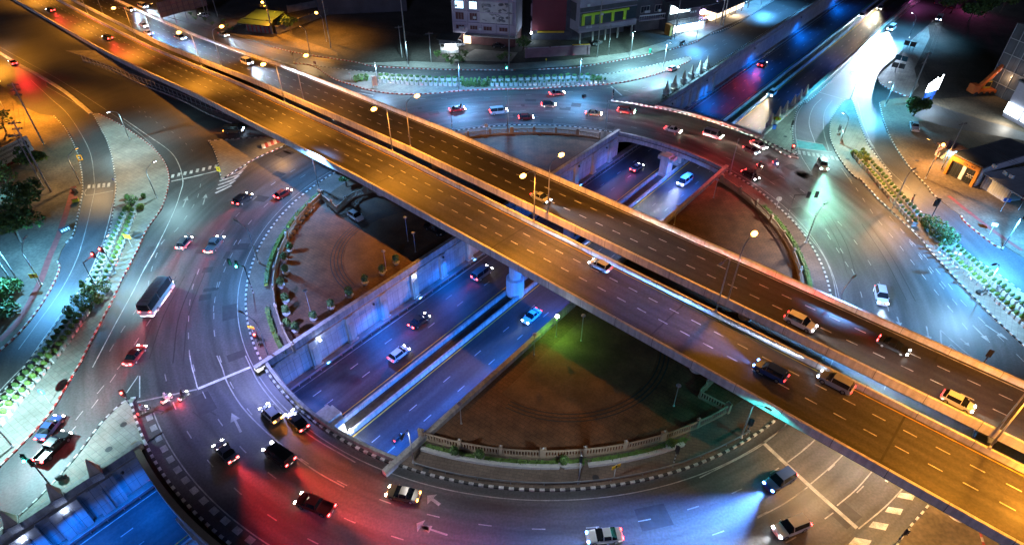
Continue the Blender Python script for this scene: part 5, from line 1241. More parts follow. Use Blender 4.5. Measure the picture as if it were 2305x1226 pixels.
# lit glass pavilion and white pickup-like vans near its yard
b = at(1012, 117, .17); root = empty('pavilion', b, .1, 'small brightly lit pavilion with a curved roof before the mural building', 'pavilion')
g = MB(); g.box((0, 0, .5), (5.4, 2.8, 1.0)); g.build('base', M['concrete'], root)
g = MB()
for x in (-2.6, -1.3, 0, 1.3, 2.6):
    for y in (-1.3, 1.3): g.box((x, y, 1.6), (.1, .1, 2.2))
g.build('frame', M['steel'], root); MB().box((.3, 0, 1.9), (3.2, 2.0, .5)).build('light_box', M['neon_white'], root)
g = MB(); g.tube([(-2.9 + .58 * i, 0, 2.7 + .5 * math.sin(math.pi * i / 10)) for i in range(11)], 1.3, 10); MB().box((0, 0, 2.85), (5.9, 3.2, .12)).build('roof', M['white_box'], root)
add_light('pavilion_light', root, (.5, -2.2, 2.4), 900, (.75, .88, 1), 'POINT')
# dark red panel building
root, W = bld((6.2, 199), (16.4, 199), 12, 'dark building covered by a tall dark red panel')
block(root, 'wall', -.2, W + 5.5, .4, 12, 0, 20, M['night_wall']); MB().box((W / 2, .1, 11.5), (W, .5, 17)).build('red_panel', M['dark_red'], root)
MB().box((W / 2 + .6, -.2, 2.6), (W - 2, .5, .5)).build('yellow_trim', M['sign_yellow'], root)
for i in range(3): MB().box((-.3, -.1, 4 + i * 5), (.4, .5, 3.6)).build('side_frame', M['brick_pink'], root)
g = MB(); g.box((-.3, -.7, 2.4), (.5, .5, .6)); g.build('wall_lamp', M['neon_white'], root); add_light('wall_lamp_light', root, (-.4, -1.3, 2.2), 420, (.5, .75, 1), 'POINT')
# purple boundary wall
root, W = bld((4.1, 183.4), (22.6, 186.4), .3, 'low purple boundary wall with pillars before the red panel building', 'boundary_wall', 'wall')
block(root, 'wall', 0, W, 0, .25, 0, 2.7, M['brick_pink'])
for x in (0, 7, 13.8, W): MB().box((x, .1, 1.45), (.6, .55, 2.9)).build('pillar', M['brick_pink'], root)
MB().box((W / 2, .1, 2.78), (W, .45, .14)).build('coping', M['lilac_wall'], root); MB().box((W - 2.5, .1, 2.95), (5, .5, .2)).build('yellow_coping', M['sign_yellow'], root)
# grey and green building on posts
root, W = bld((20.0, 194.5), (38.3, 203), 14, 'grey building on posts with lime green window frames')
block(root, 'wall', 0, W, 0, 13, 3.6, 19, M['grey_clad']); MB().box((W / 2, -.15, 4.4), (W + .3, .5, 1.7)).build('lower_band', M['grey_clad'], root)
MB().box((W / 2, -.06, 7.3), (W - .3, .3, 3.6)).build('window_band', M['dark_glass'], root)
g = MB(); g.box((W / 2 - 1, -.3, 8.6), (W - 4, .3, .65))
for x in (1.2, 4.6, 7.4, 11.5, 15.8): g.box((x, -.3, 7.1), (1.0, .28, 3.0))
g.build('green_frame', M['green_frame'], root)
MB().box((W / 2, -.05, 10.0), (W - .2, .25, 1.2)).build('louvres', M['night_wall'], root); MB().box((12, -.1, 18.3), (4, .3, .7)).build('green_sign', M['green_frame'], root)
for x in (1, 5.5, 10, 14.5, W - .6): MB().box((x, .6, 1.85), (.45, .45, 3.7)).build('post', M['concrete'], root)
block(root, 'ground_floor', .5, W - .5, 5, 13, 0, 3.6, M['night_wall'])
for y in (0,): MB().box((-.06, 5, 9), (.16, 6, 5)).build('side_panel', M['night_wall'], root)
# teal dark block with balcony rail
root, W = bld((39.5, 206), (51.0, 210), 12, 'dark teal shophouse with a pale balcony rail')
block(root, 'wall', 0, W, 1.2, 12, 0, 18, M['night_wall']); MB().box((W / 2, 0, 3.9), (W, 2.6, .25)).build('balcony', M['grey_clad'], root)
g = MB(); g.box((W / 2, -1.2, 5.4), (W, .1, .35))
for i in range(16): g.box((i * W / 15, -1.2, 4.7), (.07, .07, 1.3))
g.build('balcony_rail', M['white_clad'], root); win(root, 3, 6.5, 3, 2, M['dark_glass'], None, 3, 1.2); win(root, 8, 6.5, 3, 2, M['dark_glass'], None, 3, 1.2)
# bright shop
root, W = bld((50.5, 204.0), (62.0, 209.8), 12, 'two storey shop with a glaring white lit ground floor and balcony')
block(root, 'wall', 0, W, 3, 12, 0, 8.6, M['night_wall']); MB().box((W / 2, 1.55, 1.55), (W - .6, 2.6, 2.5)).build('shop_interior', M['shop_glow'], root)
MB().box((W / 2, .9, 3.2), (W + .3, 4.4, .3)).build('balcony', M['roof_tin'], root)
g = MB(); g.box((W / 2, -1.2, 4.7), (W, .1, .3))
for i in range(18): g.box((i * W / 17, -1.2, 4.0), (.07, .07, 1.4))
g.build('balcony_rail', M['steel'], root)
for i in range(5): MB().box((.2 + i * (W - .4) / 4, -.3, 1.5), (.14, .14, 3.0)).build('column', M['steel'], root)
MB().box((W / 2 + .5, .3, 8.7), (W + 2, 6.8, .2), 0, 0, ('X', .08)).build('roof', M['roof_tin'], root)
MB().box((W * .35, 2.9, 6.6), (W * .6, .2, 2.4)).build('upper_window', M['shop_glow'], root)
MB().box((-.7, .6, 1.6), (1.4, 2.6, 3.2)).build('side_store', M['orange_frame'], root)
add_light('shop_light', root, (W / 2, -1.6, 2.4), 3600, (.55, .85, 1), 'SPOT', (0, -.6, -1), 150); add_light('balcony_light', root, (W * .4, 1.4, 7.6), 700, (.6, .9, 1), 'POINT')
# violet sign on an orange pillar
b = at(1577, 56, .14); root = empty('shop_sign', b, .4, 'glowing violet white sign on an orange pillar beside the bright shop', 'sign')
MB().box((0, 0, 1.6), (1.8, .8, 3.2)).build('pillar', M['orange_frame'], root); g = MB(); g.ball((-.2, -.2, 4.1), (1.3, .35, .8), 14, 8); g.build('sign_face', M['neon_violet'], root); add_light('sign_light', root, (-.3, -1.4, 4), 420, (.7, .5, 1), 'POINT')
# warm shop row
root, W = bld((66.0, 217.0), (82, 234), 10, 'row of dark shophouses with warm lit fronts')
block(root, 'wall', 0, W, 3.4, 12, 0, 12, M['night_wall']); MB().box((W / 2, 1.6, 1.4), (W - .8, 3.2, 2.2)).build('shop_interior', M['win_warm'], root); MB().box((W / 2, .6, 3.3), (W, 5.4, .2), 0, 0, ('X', .06)).build('awning', M['roof_tin'], root)
for i in range(6): MB().box((.3 + i * (W - .6) / 5, -1.6, 1.6), (.16, .16, 3.2)).build('column', M['night_wall'], root)
g = MB(); g.box((6, -1.5, .6), (3, .4, .3)); g.box((12, -1.5, .6), (3, .4, .3)); g.build('bench', M['dark_steel'], root); add_light('shop_light', root, (W / 2, -2, 2.8), 3000, (1, .72, .42), 'SPOT', (0, -.5, -1), 155)
root, W = bld((83, 236), (90, 246), 8, 'far shop with small white lit goods beside the warm shop row')
block(root, 'wall', 0, W, 2, 9, 0, 9, M['night_wall'])
g = MB()
for i in range(30): g.box((random.uniform(.5, W - .5), random.uniform(.2, 1.6), random.uniform(.3, 2.4)), (.3, .3, .3))
g.build('lit_goods', M['win_cool'], root)
for i, (x, y, w, h, lab) in enumerate(((-52, 232, 30, 9, 'dark long building behind the dark field'), (26, 232, 26, 14, 'dark building behind the grey and green one'), (95, 262, 20, 8, 'dark far building along the service road'), (-95, 250, 26, 7, 'dark house row behind the upper left verge'))):
    root = empty('building', (x, y, .1), .15, lab, 'building'); MB().box((0, 0, h / 2), (w, 10, h)).build('wall', M['night_wall'], root); MB().box((0, 0, h + .2), (w + 1, 11, .4)).build('roof', M['roof_tin'], root)
# green roofed house, wall along the dark field
root, W = bld(a2(556, 72), a2(612, 78), 8, 'small house with a green roof and striped red wall in orange light', 'house', 'house')
block(root, 'wall', 0, W, .2, 8, 0, 3, M['dark_concrete'])
for i in range(6): MB().box((.7 + i * (W - 1.4) / 5, .12, 1.4), (.5, .12, 2.6)).build('red_panel', M['red_paint'], root)
MB().box((W / 2 - .5, -.1, 3.2), (W + 2.5, 3.0, .16), 0, 0, ('X', .22)).build('eaves', M['green_roof'], root); MB().box((W / 2, 4.6, 4.1), (W + 1.2, 7.2, .2), 0, 0, ('X', .12)).build('roof', M['green_roof'], root)
for p, q, lab in (((625, 78), (830, 0), 'plastered wall running up beside the dark field'), ((650, 30), (790, 2), 'second dark wall behind the tangled trees')):
    root, W = bld(a2(*p), a2(*q), .2, lab, 'boundary_wall', 'wall'); block(root, 'wall', 0, W, 0, .22, 0, 2.2, M['dark_concrete'])
    for i in range(int(W / 5) + 1): MB().box((i * 5, .1, 1.2), (.4, .4, 2.4)).build('pillar', M['dark_concrete'], root)
# billboard seen from behind on posts
root, W = bld(a2(373, 62), a2(470, 34), .4, 'large brown billboard seen from the back above the upper left road', 'billboard', 'billboard')
MB().box((W / 2, 0, 5.2), (W + 1, .18, 4.6)).build('panel', mat('billboard_back', (.42, .26, .20), .8, .2, .5, pattern=('grid', .6, 60, .05, 0)), root)
g = MB()
for z in (3.2, 4.6, 6.0, 7.3): g.box((W / 2, -.2, z), (W + 1, .12, .12))
for i in range(9): g.box((i * W / 8, -.2, 5.2), (.1, .12, 4.6))
g.build('frame', M['brick_pink'], root)
for i in range(5): MB().tube([(i * W / 4, -.1, 0), (i * W / 4, -.1, 3.2)], .1, 6).build('post', M['brick_pink'], root)
# left billboards
root, W = bld(a2(8, 392), a2(84, 352), .5, 'white billboard with lines of dark writing at the left edge', 'billboard', 'billboard')
MB().box((W / 2, 0, 3.1), (W, .2, 3.4)).build('panel', M['sign_white'], root)
g = MB(); random.seed(5)
for r_ in range(3):
    x = .5
    while x < W * (.78 - .1 * r_):
        w = random.uniform(.10, .2); z = 4.2 - r_ * .85
        g.box((x, -.115, z), (.05, .02, .36)); g.box((x + w, -.115, z + .02), (.05, .02, .32)); g.box((x + w / 2, -.116, z + (.17 if random.random() < .6 else -.15)), (w, .02, .05))
        if random.random() < .4: g.box((x + w / 2, -.116, z + .3), (w * .8, .02, .05))
        x += w + .13
g.build('writing', M['black_paint'], root)
g = MB(); g.ball((W * .87, -.12, 3.6), (.45, .02, .55), 12, 6); g.box((W * .87, -.12, 2.7), (.9, .03, .6)); g.build('emblem', M['dark_steel'], root)
MB().box((W / 2, -.05, 1.2), (W, .22, .5)).build('red_band', M['red_paint'], root)
for i in range(3): MB().tube([(i * W / 2, .2, 0), (i * W / 2, .2, 4)], .1, 6).build('post', M['steel'], root)
root, W = bld(a2(-70, 440), a2(10, 398), .5, 'purple billboard with a pale band at the left picture edge', 'billboard', 'billboard')
MB().box((W / 2, 0, 3.4), (W, .2, 5.6)).build('panel', M['purple_print'], root); MB().box((W / 2, -.12, 3.0), (W, .06, .7)).build('pale_band', M['sign_white'], root)
g = MB(); g.ball((W - 1.6, -.12, 1.6), (.35, .03, .5), 10, 6); g.box((W - 2.8, -.12, 1.5), (.8, .03, .3)); g.build('emblem', M['sign_white'], root)
for x in (.3, W - .3): MB().tube([(x, .2, 0), (x, .2, 6)], .12, 6).build('post', M['steel'], root)
b = at(5, 440, .12); root = empty('shop_lamp', b, 0, 'teal floodlight on a short post at the left edge', 'lamp'); MB().tube([(0, 0, 0), (0, 0, 3.4)], .06, 6).build('post', M['steel'], root); MB().box((.1, 0, 3.5), (.5, .3, .25)).build('head', M['bulb_white'], root); add_light('lamp_light', root, (.3, 0, 3.2), 1500, (.12, .65, .9), 'SPOT', (.2, .1, -1), 150)
# orange framed shop on the right
pL, pR = a2(2128, 392), a2(2184, 420)
root, W = bld(pL, pR, 9, 'dark roofed shop with orange frame and black front on the right lot', 'shop', 'shop')
D = 17
block(root, 'wall', 0, W, .25, D, 0, 3.6, M['night_wall'])
g = MB(); g.box((W / 2, 0, 3.75), (W + .6, .7, .9)); g.box((-.1, 0, 1.65), (.6, .7, 3.3)); g.box((W + .1, 0, 1.65), (.6, .7, 3.3)); g.build('orange_frame', M['orange_frame'], root)
for x, w in ((W * .25, W * .38), (W * .78, W * .36)): win(root, x, 1.6, w, 2.7, M['dark_glass'], M['dark_steel'], 3, .2)
MB().box((W * .52, .12, 1.6), (W * .12, .2, 2.8)).build('door', M['sign_white'], root)
MB().box((W / 2, D / 2 + .2, 4.3), (W + .8, D, .22)).build('roof', M['roof_tin'], root)
MB().box((W + .42, D / 2, 2.1), (.1, D - .4, 4.0)).build('side_cladding', M['white_clad'], root)
def text(s, parent, loc, size, m, rot=(R(90), 0, 0), name='lettering'):
    cu = bpy.data.curves.new(name, 'FONT'); cu.body = s; cu.size = size; cu.extrude = .015; cu.align_x = 'CENTER'; cu.align_y = 'CENTER'
    to = bpy.data.objects.new('tmp_text', cu); C.objects.link(to); bpy.context.view_layer.update()
    me = bpy.data.meshes.new_from_object(to.evaluated_get(bpy.context.evaluated_depsgraph_get())); C.objects.unlink(to); bpy.data.objects.remove(to)
    me.materials.clear(); me.materials.append(m); o = bpy.data.objects.new(name, me); C.objects.link(o); o.parent = parent; o.location = loc; o.rotation_euler = rot; return o
text('DR.LIKE', root, (W * .68, -.38, 3.75), .75, M['black_paint'])
g = MB()
for i in range(5): g.box((W * .70 + i * .28, .10, 1.9 - (i % 2) * .12), (.2, .03, .12)); g.box((W * .70 + i * .25, .10, 1.4 + (i % 2) * .1), (.16, .03, .10))
g.build('window_lettering', M['sign_white'], root)
# lean-to white building right of it and its awning
root, W2 = bld(a2(2186, 424), a2(2262, 474), 9, 'blue-lit white roofed building beside the orange framed shop', 'building', 'building')
block(root, 'wall', 0, 6, 2, 14, 0, 2.8, M['white_clad']); MB().box((6.8, 8, 3.1), (14.5, 13, .2), 0, 0, ('X', .04)).build('roof', M['white_clad'], root)
for x in (.4, 6.5, 13): MB().box((x, 1.8, 1.5), (.15, .15, 3)).build('column', M['steel'], root)
# floodlit shop sign in front (orange flare) and its small canopy
b = at(2108, 362, .14); root = empty('shop_sign', b, .3, 'orange flaring floodlight over a tilted board before the orange framed shop', 'sign')
MB().box((0, 0, 3.5), (3.6, .3, 2.2), .5, 0, ('X', .6)).build('board', M['brick_pink'], root); MB().tube([(0, .4, 0), (0, .4, 3.2)], .12, 6).build('post', M['orange_frame'], root)
MB().ball((-1.5, -.9, 4.4), .34, 10, 6).build('floodlight', M['bulb_orange'], root, smooth_=True); add_light('floodlight_light', root, (-2.0, -1.4, 4.0), 3600, (1, .42, .12), 'SPOT', (-.5, -.3, -1), 160)
b = at(2125, 360, .14); root = empty('kiosk', b, .3, 'small cyan lit kiosk window beside the orange framed shop', 'kiosk'); block(root, 'wall', -.2, 2.8, 0, 2.4, 0, 2.6, M['white_clad']); MB().box((1.3, -.06, 1.5), (2.2, .1, 1.4)).build('lit_window', M['win_cool'], root); MB().box((1.3, .6, 2.75), (4, 4, .14)).build('roof', M['brick_pink'], root); add_light('kiosk_light', root, (1.2, -1, 2.2), 420, (.4, .85, 1), 'POINT')
# construction building with lit panels at the right edge
root, W = bld(a2(2252, 262), a2(2330, 305), 12, 'dark unfinished building with glaring white lit panels at the right edge')
block(root, 'wall', 0, W, .3, 14, 0, 8.5, M['grey_clad']); 
for x, w in ((2.4, 4.2), (7.6, 4.6)): MB().box((x, -.05, 2.4), (w, .2, 2.5)).build('lit_panel', M['shop_glow'], root)
MB().box((W / 2, 7, 8.7), (W + .6, 14, .3)).build('roof', M['night_wall'], root); add_light('panel_light', root, (4.5, -2.0, 2.6), 1800, (1, .92, .78), 'SPOT', (-.1, -1, -.9), 160)
root, W = bld(a2(2215, 205), a2(2330, 262), 12, 'tall grid clad scaffold building behind the crane')
block(root, 'wall', 0, W, .3, 14, 0, 17, mat('scaffold_sheet', (.10, .11, .13), .7, .3, .3, pattern=('grid', 2, 60, .08, 0)))
for i in range(7): MB().box((i * W / 6, .1, 8.5), (.12, .12, 17)).build('scaffold_pole', M['steel'], root)
for z in (3, 6.5, 10, 13.5): MB().box((W / 2, .05, z), (W, .12, .12)).build('scaffold_rail', M['steel'], root)
# mobile crane
b = at(2205, 212, .14); root = empty('mobile_crane', b, .1, 'orange mobile crane with raised boom on the dark right lot', 'crane')
OR = mat('crane_orange', (.55, .13, .03), .5, .15, 1); YL = mat('crane_yellow', (.55, .38, .04), .5, .15, 1)
MB().box((0, 0, 1.0), (6.5, 2.4, .7)).build('chassis', OR, root); MB().box((-2.3, 0, 1.9), (1.8, 2.2, 1.5)).build('counterweight', OR, root); MB().box((1.2, .7, 2.3), (1.8, 1.1, 1.8)).build('cab', YL, root); MB().box((1.25, .12, 2.5), (1.4, .1, 1.1)).build('cab_window', M['dark_glass'], root)
boom = MB().beam((-1.2, -.3, 2.4), (9.5, 2.5, 12.5), .8, .9).build('boom', OR, root); MB().beam((3.0, .9, 6.3), (11.0, 3.0, 13.9), .5, .55).build('boom_extension', OR, boom)
g = MB()
for i in range(8): p = Vector((-1.2, -.3, 2.4)).lerp(Vector((9.5, 2.5, 12.5)), .3 + i * .075); g.box(p + Vector((.1, -.46, 0)), (.5, .04, .3), .26, 0, ('Y', -.74))
g.build('boom_letters', M['sign_white'], boom); MB().beam((.8, .2, 1.8), (3.2, .9, 6.1), .25, .25).build('lift_cylinder', M['steel'], root)
for x in (-2.2, -.8, .8, 2.2):
    for y in (-1.1, 1.1):
        g = MB(); g.tube([(x, y - .18, .55), (x, y + .18, .55)], .55, 12); g.build('wheel', M['black_paint'], root)
add_light('work_light', root, (2.5, -2.5, 5), 260, (1, .6, .3), 'POINT')
# glaring white sign like leaping flames on two posts
b = at(2085, 232, .14); root = empty('lit_sign', b, .55, 'glaring white flame-edged sign on posts by the utility pole', 'sign')
g = MB(); random.seed(11); x = -2.6; top = []
while x < 2.6: top += [(x, 4.2 + random.uniform(0, .5)), (x + .16, 5.2 + random.uniform(0, 1.3) + .18 * x)]; x += .36
P = [(-2.6, 3.3), (2.6, 3.0)] + top[::-1]; n = len(P)
g.add([(a, -.12, b_) for a, b_ in P] + [(a, .12, b_) for a, b_ in P], [list(range(n)), list(range(2 * n - 1, n - 1, -1))] + [[i, n + i, n + (i + 1) % n, (i + 1) % n] for i in range(n)])
g.build('sign_face', M['neon_white'], root); MB().box((.1, 0, 2.2), (4.6, .14, 1.2)).build('lower_board', M['sign_blue'], root)
for x in (-1.8, 1.8): MB().box((x, .1, 1.6), (.45, .4, 3.2)).build('post', M['sign_blue'], root)
add_light('sign_light', root, (-.5, -2.0, 4), 1100, (.6, .82, 1), 'POINT', rad=.5)
# far shop top right
root, W = bld(a2(2150, 22), a2(2222, 6), 8, 'far low shop with red and cyan lit signs in the top right corner', 'shop', 'shop')
block(root, 'wall', 0, W, .2, 8, 0, 3.4, M['night_wall']); MB().box((W / 2, 2, 3.6), (W + 1, 6, .2), 0, 0, ('X', .1)).build('roof', M['white_clad'], root); MB().box((W * .7, 0, 4.6), (W * .45, .2, 1.2)).build('lit_sign', M['win_cool'], root); MB().box((W * .25, 0, 4.2), (W * .45, .2, .5)).build('red_sign', glow('red_sign', (1, .06, .1), 4), root); add_light('sign_light', root, (W * .2, -3, 3.5), 1600, (1, .15, .6), 'SPOT', (-.8, -.5, -1), 160)
b = at(2060, 12, .1); root = empty('light_mast', b, .5, 'lamp mast giving pink light on the far end of the right road', 'lamp'); MB().tube([(0, 0, 0), (0, 0, 7)], [.12, .07], 8).build('post', M['steel'], root); MB().box((.3, 0, 7), (.8, .3, .16)).build('head', M['steel'], root); add_light('lamp_light', root, (.4, 0, 6.7), 1800, (.85, .18, .7), 'SPOT', (-.1, -.1, -1), 150)
# small street things
b = at(1463, 119, .15); root = empty('waste_bin', b, 0, 'green waste bin on the far kerb', 'bin'); MB().lathe([(.35, 0), (.42, 1.0), (.44, 1.05)], (0, 0), 12).build('bin_body', mat('bin_green', (.02, .25, .15), .5, .1, 2), root); MB().lathe([(.46, 1.06), (.3, 1.25)], (0, 0), 12).build('lid', bpy.data.materials['bin_green'], root)
for i, (x, y) in enumerate(((1533, 103), (1539, 100))): b = at(x, y, .15); root = empty('street_bench', b, .5, ('left' if i == 0 else 'right') + ' one of two dark seats on the shop pavement kerb', 'bench'); MB().box((0, 0, .45), (1.1, .5, .08)).build('seat', M['dark_steel'], root); MB().box((0, .25, .8), (1.1, .06, .6)).build('backrest', M['dark_steel'], root); [MB().box((x_, 0, .22), (.06, .4, .44)).build('leg', M['dark_steel'], root) for x_ in (-.45, .45)]
b = at(1744, 283, .14); root = empty('parasol', b, 0, 'small orange and green parasol between the white spire blocks', 'parasol'); MB().tube([(0, 0, 0), (0, 0, 2)], .03, 6).build('pole', M['steel'], root)
g = MB(); n = 8
for i in range(n): a, c = 2 * math.pi * i / n, 2 * math.pi * (i + 1) / n; g.add([(0, 0, 2.3), (1.1 * math.cos(a), 1.1 * math.sin(a), 1.8), (1.1 * math.cos(c), 1.1 * math.sin(c), 1.8)], [[0, 1, 2]], i % 2)
g.build('canopy', [M['orange_frame'], M['green_frame']], root)
b = at(1741, 290, .14); o = MB().box((0, 0, .45), (.8, .6, .9)).box((0, 0, .95), (.95, .75, .1)).build('vendor_stall', M['sign_blue']); o.location = b; tag(o, 'little blue vendor stall beside the parasol', 'stall')
b = at(172, 454, .13); root = empty('vendor_tub', b, .4, 'yellow and red tub cart beside the parked motorbike on the left verge', 'cart'); MB().box((0, 0, .45), (1.0, .8, .7)).build('tub', M['sign_yellow'], root); MB().box((0, 0, .85), (1.08, .88, .12)).build('rim', M['red_paint'], root)
b = at(150, 523, .13); root = empty('advert_board', b, 1.0, 'small black advert board with white letters leaning at the left verge', 'sign'); MB().box((0, 0, .65), (1.9, .08, 1.0), 0, 0, ('X', -.5)).build('panel', M['black_paint'], root); g = MB(); [g.box((-.6 + i * .4, -.10, .65), (.24, .03, .4), 0, 0, ('X', -.5)) for i in range(4)]; g.build('letters', M['sign_white'], root)
b = at(182, 361, .14); root = empty('kerb_marker', b, .3, 'square orange marker frame on the left verge kerb', 'marker'); g = MB(); [g.box((sx * .4, 0, .6), (.12, .1, 1.2)) for sx in (-1, 1)]; g.box((0, 0, 1.15), (.9, .1, .14)); g.box((0, 0, .1), (.9, .1, .14)); g.build('frame', M['sign_yellow'], root)
for px, lab in (((136, 1077), 'black rubbish bag on the lower left island paving'), ((2203, 660), 'dark rubbish bags beside the lamp on the right island'), ((1313, 217), 'dark rubbish lump on the dark upper corner')):
    b = at(*px, .16); g = MB(); g.ball((0, 0, .28), (.5, .4, .32), 10, 7, 0, .15); g.ball((.45, .2, .2), (.3, .3, .24), 8, 6, 0, .15); o = g.build('rubbish_bag', M['black_paint'], smooth_=True); o.location = b; tag(o, lab, 'rubbish bag')
# striped barrier blocks beside the pier under the flyover
for i in range(7):
    x, y = 594 + i * 6.2, 333 - i * 2.6; b = at(x, y, .1); o = MB().box((0, 0, .45), (.75, .5, .9)).box((0, 0, .1), (.8, .75, .2)).build('barrier_block', M['red_paint' if i % 2 else 'white']); o.location = b; o.rotation_euler = (0, 0, .55); tag(o, ('red' if i % 2 else 'white') + ' block in the striped barrier beside the flyover pier', 'barrier', 'striped barrier blocks by the pier')

# roof tanks, air-conditioner boxes and aerials on the town buildings
random.seed(4)
for o in [x for x in C.objects if x.parent is None and x.get('category') == 'building' and any(w in x['label'] for w in ('lilac', 'grey building', 'teal shop', 'two storey', 'warm lit', 'white roofed'))]:
    big = 'lilac' in o['label'] or 'grey building' in o['label']
    for k in range(5 if big else 3):
        x, z = random.uniform(1, 9), random.choice((5.0, 8.2, 11.2)) if big else 6.2
        g = MB(); g.box((x, -.32 if 'two storey' not in o['label'] else 2.6, z), (.9, .4, .65)); g.box((x, -.5, z), (.5, .05, .5)); g.build('air_conditioner', M['white_clad'], o)
# ================================================================== vehicles (at rest, lamps lit)
PAINT = {'silver': (.32, .33, .35), 'white': (.55, .56, .57), 'black': (.018, .018, .02), 'grey': (.10, .105, .11), 'red': (.20, .02, .02), 'blue': (.03, .06, .18), 'bronze': (.16, .11, .06)}
PM = {k: mat('car_paint_' + k, v, .28, .04, 1.0, metal=.15 if k != 'white' else 0) for k, v in PAINT.items()}
M['car_glass'] = mat('car_glass', (.012, .014, .018), .08, .05, 1); M['tyre'] = mat('tyre', (.015, .015, .015), .9, .1, 4); M['rim'] = mat('wheel_rim', (.35, .35, .36), .35, .1, 4, metal=.8)
M['lamp_clear'] = mat('unlit_lamp', (.5, .5, .5), .2, .05, 2); M['lamp_red_off'] = mat('unlit_red_lamp', (.25, .02, .02), .3, .05, 2)
HEADC = {'white': (.95, .97, 1.0), 'warm': (1.0, .84, .62), 'blue': (.10, .30, 1.0), 'ice': (.55, .75, 1.0), 'green': (.35, 1.0, .75)}
HM = {k: glow('headlamp_' + k, v, 45) for k, v in HEADC.items()}
TM = {'red': glow('tail_lamp_red', (1.0, .03, .03), 34), 'amber': glow('tail_lamp_amber', (1.0, .30, .03), 34), 'dim': glow('tail_lamp_dim', (1.0, .03, .03), 8)}
SH = {   # stations: x, half width, belt z, roof z, roof half width ; roof==belt means no cabin there
    'sedan': (4.4, [(-2.2, .70, .80, .80, .6), (-2.1, .80, .92, .92, .66), (-1.45, .85, .95, .96, .70), (-.75, .86, .95, 1.42, .60), (.25, .86, .93, 1.44, .60), (1.05, .86, .90, .92, .70), (1.9, .82, .74, .76, .66), (2.2, .70, .58, .60, .55)], .32),
    'hatchback': (4.0, [(-2.0, .72, .86, .88, .60), (-1.9, .80, .95, 1.0, .64), (-1.45, .84, .96, 1.46, .60), (.35, .85, .95, 1.50, .60), (1.15, .85, .92, .95, .70), (1.75, .82, .80, .82, .66), (2.0, .70, .62, .64, .55)], .31),
    'suv': (4.7, [(-2.35, .80, 1.0, 1.02, .66), (-2.25, .88, 1.10, 1.2, .70), (-1.95, .91, 1.12, 1.74, .68), (.45, .92, 1.10, 1.78, .68), (1.2, .92, 1.06, 1.10, .78), (2.1, .88, .92, .95, .74), (2.35, .78, .70, .72, .62)], .37),
    'van': (4.9, [(-2.45, .84, 1.05, 1.06, .72), (-2.42, .90, 1.10, 1.95, .76), (-.5, .92, 1.10, 2.02, .78), (1.2, .92, 1.06, 1.98, .74), (2.05, .90, 1.0, 1.04, .78), (2.45, .80, .72, .75, .64)], .34),
    'pickup': (5.2, [(-2.6, .86, .98, .98, .80), (-2.55, .90, 1.0, 1.0, .84), (-.75, .91, 1.02, 1.02, .84), (-.62, .91, 1.04, 1.68, .66), (.75, .91, 1.03, 1.70, .66), (1.45, .91, 1.02, 1.05, .78), (2.35, .88, .92, .95, .74), (2.6, .78, .72, .74, .62)], .38),
    'bus': (8.6, [(-4.3, 1.08, 1.5, 1.52, .9), (-4.28, 1.15, 1.55, 2.9, 1.04), (-1.0, 1.17, 1.55, 3.0, 1.05), (3.6, 1.17, 1.5, 2.98, 1.04), (4.2, 1.15, 1.45, 2.5, 1.0), (4.3, 1.05, 1.2, 1.22, .9)], .46)}
def car_meshes(kind):
    L, S, wr = SH[kind]; body, glass = MB(), MB(); rings = []
    for x, w, zb, zr, rw in S:
        rings.append([(x, -w, .30), (x, -w * 1.02, .55), (x, -w, zb), (x, -rw, zr), (x, rw, zr), (x, w, zb), (x, w * 1.02, .55), (x, w, .30)])
    for i in range(len(S) - 1):
        a, b = rings[i], rings[i + 1]; ca, cb = S[i][3] - S[i][2] > .3, S[i + 1][3] - S[i + 1][2] > .3
        for k in range(8):
            q = [a[k], b[k], b[(k + 1) % 8], a[(k + 1) % 8]]
            is_g = (k in (2, 4) and (ca or cb)) or (k == 3 and (ca != cb))
            if kind == 'pickup' and k == 3 and i in (1,): continue
            (glass if is_g else body).add(q, [[0, 1, 2, 3]])
            if is_g and k in (2, 4): # pillar strip over the glass edge
                p0, p1 = Vector(a[2 if k == 2 else 5]), Vector(a[3 if k == 2 else 4])
                if ca: body.beam(p0, p1, .07, .05)
    body.add(rings[0], [[0, 1, 2, 3, 4, 5, 6, 7]]); body.add(rings[-1], [[7, 6, 5, 4, 3, 2, 1, 0]])
    if kind == 'pickup':
        body.box((-1.65, 0, .62), (1.8, 1.6, .06)); body.box((-2.52, 0, .82), (.06, 1.66, .36)); body.box((-.74, 0, .84), (.05, 1.66, .4))
        for sd in (-.83, .83): body.box((-1.65, sd, .84), (1.8, .05, .38))
    for sd in (-1, 1):
        body.box((S[-3][0] - .25 if kind != 'bus' else 4.1, sd * (S[-3][1] + .10), S[-3][2] + .05), (.14, .2, .13))
    body.box((-L / 2 - .02, 0, .48), (.12, S[0][1] * 1.9, .2)); body.box((L / 2 + .0, 0, .44), (.14, S[-1][1] * 1.85, .2))
    return body, glass
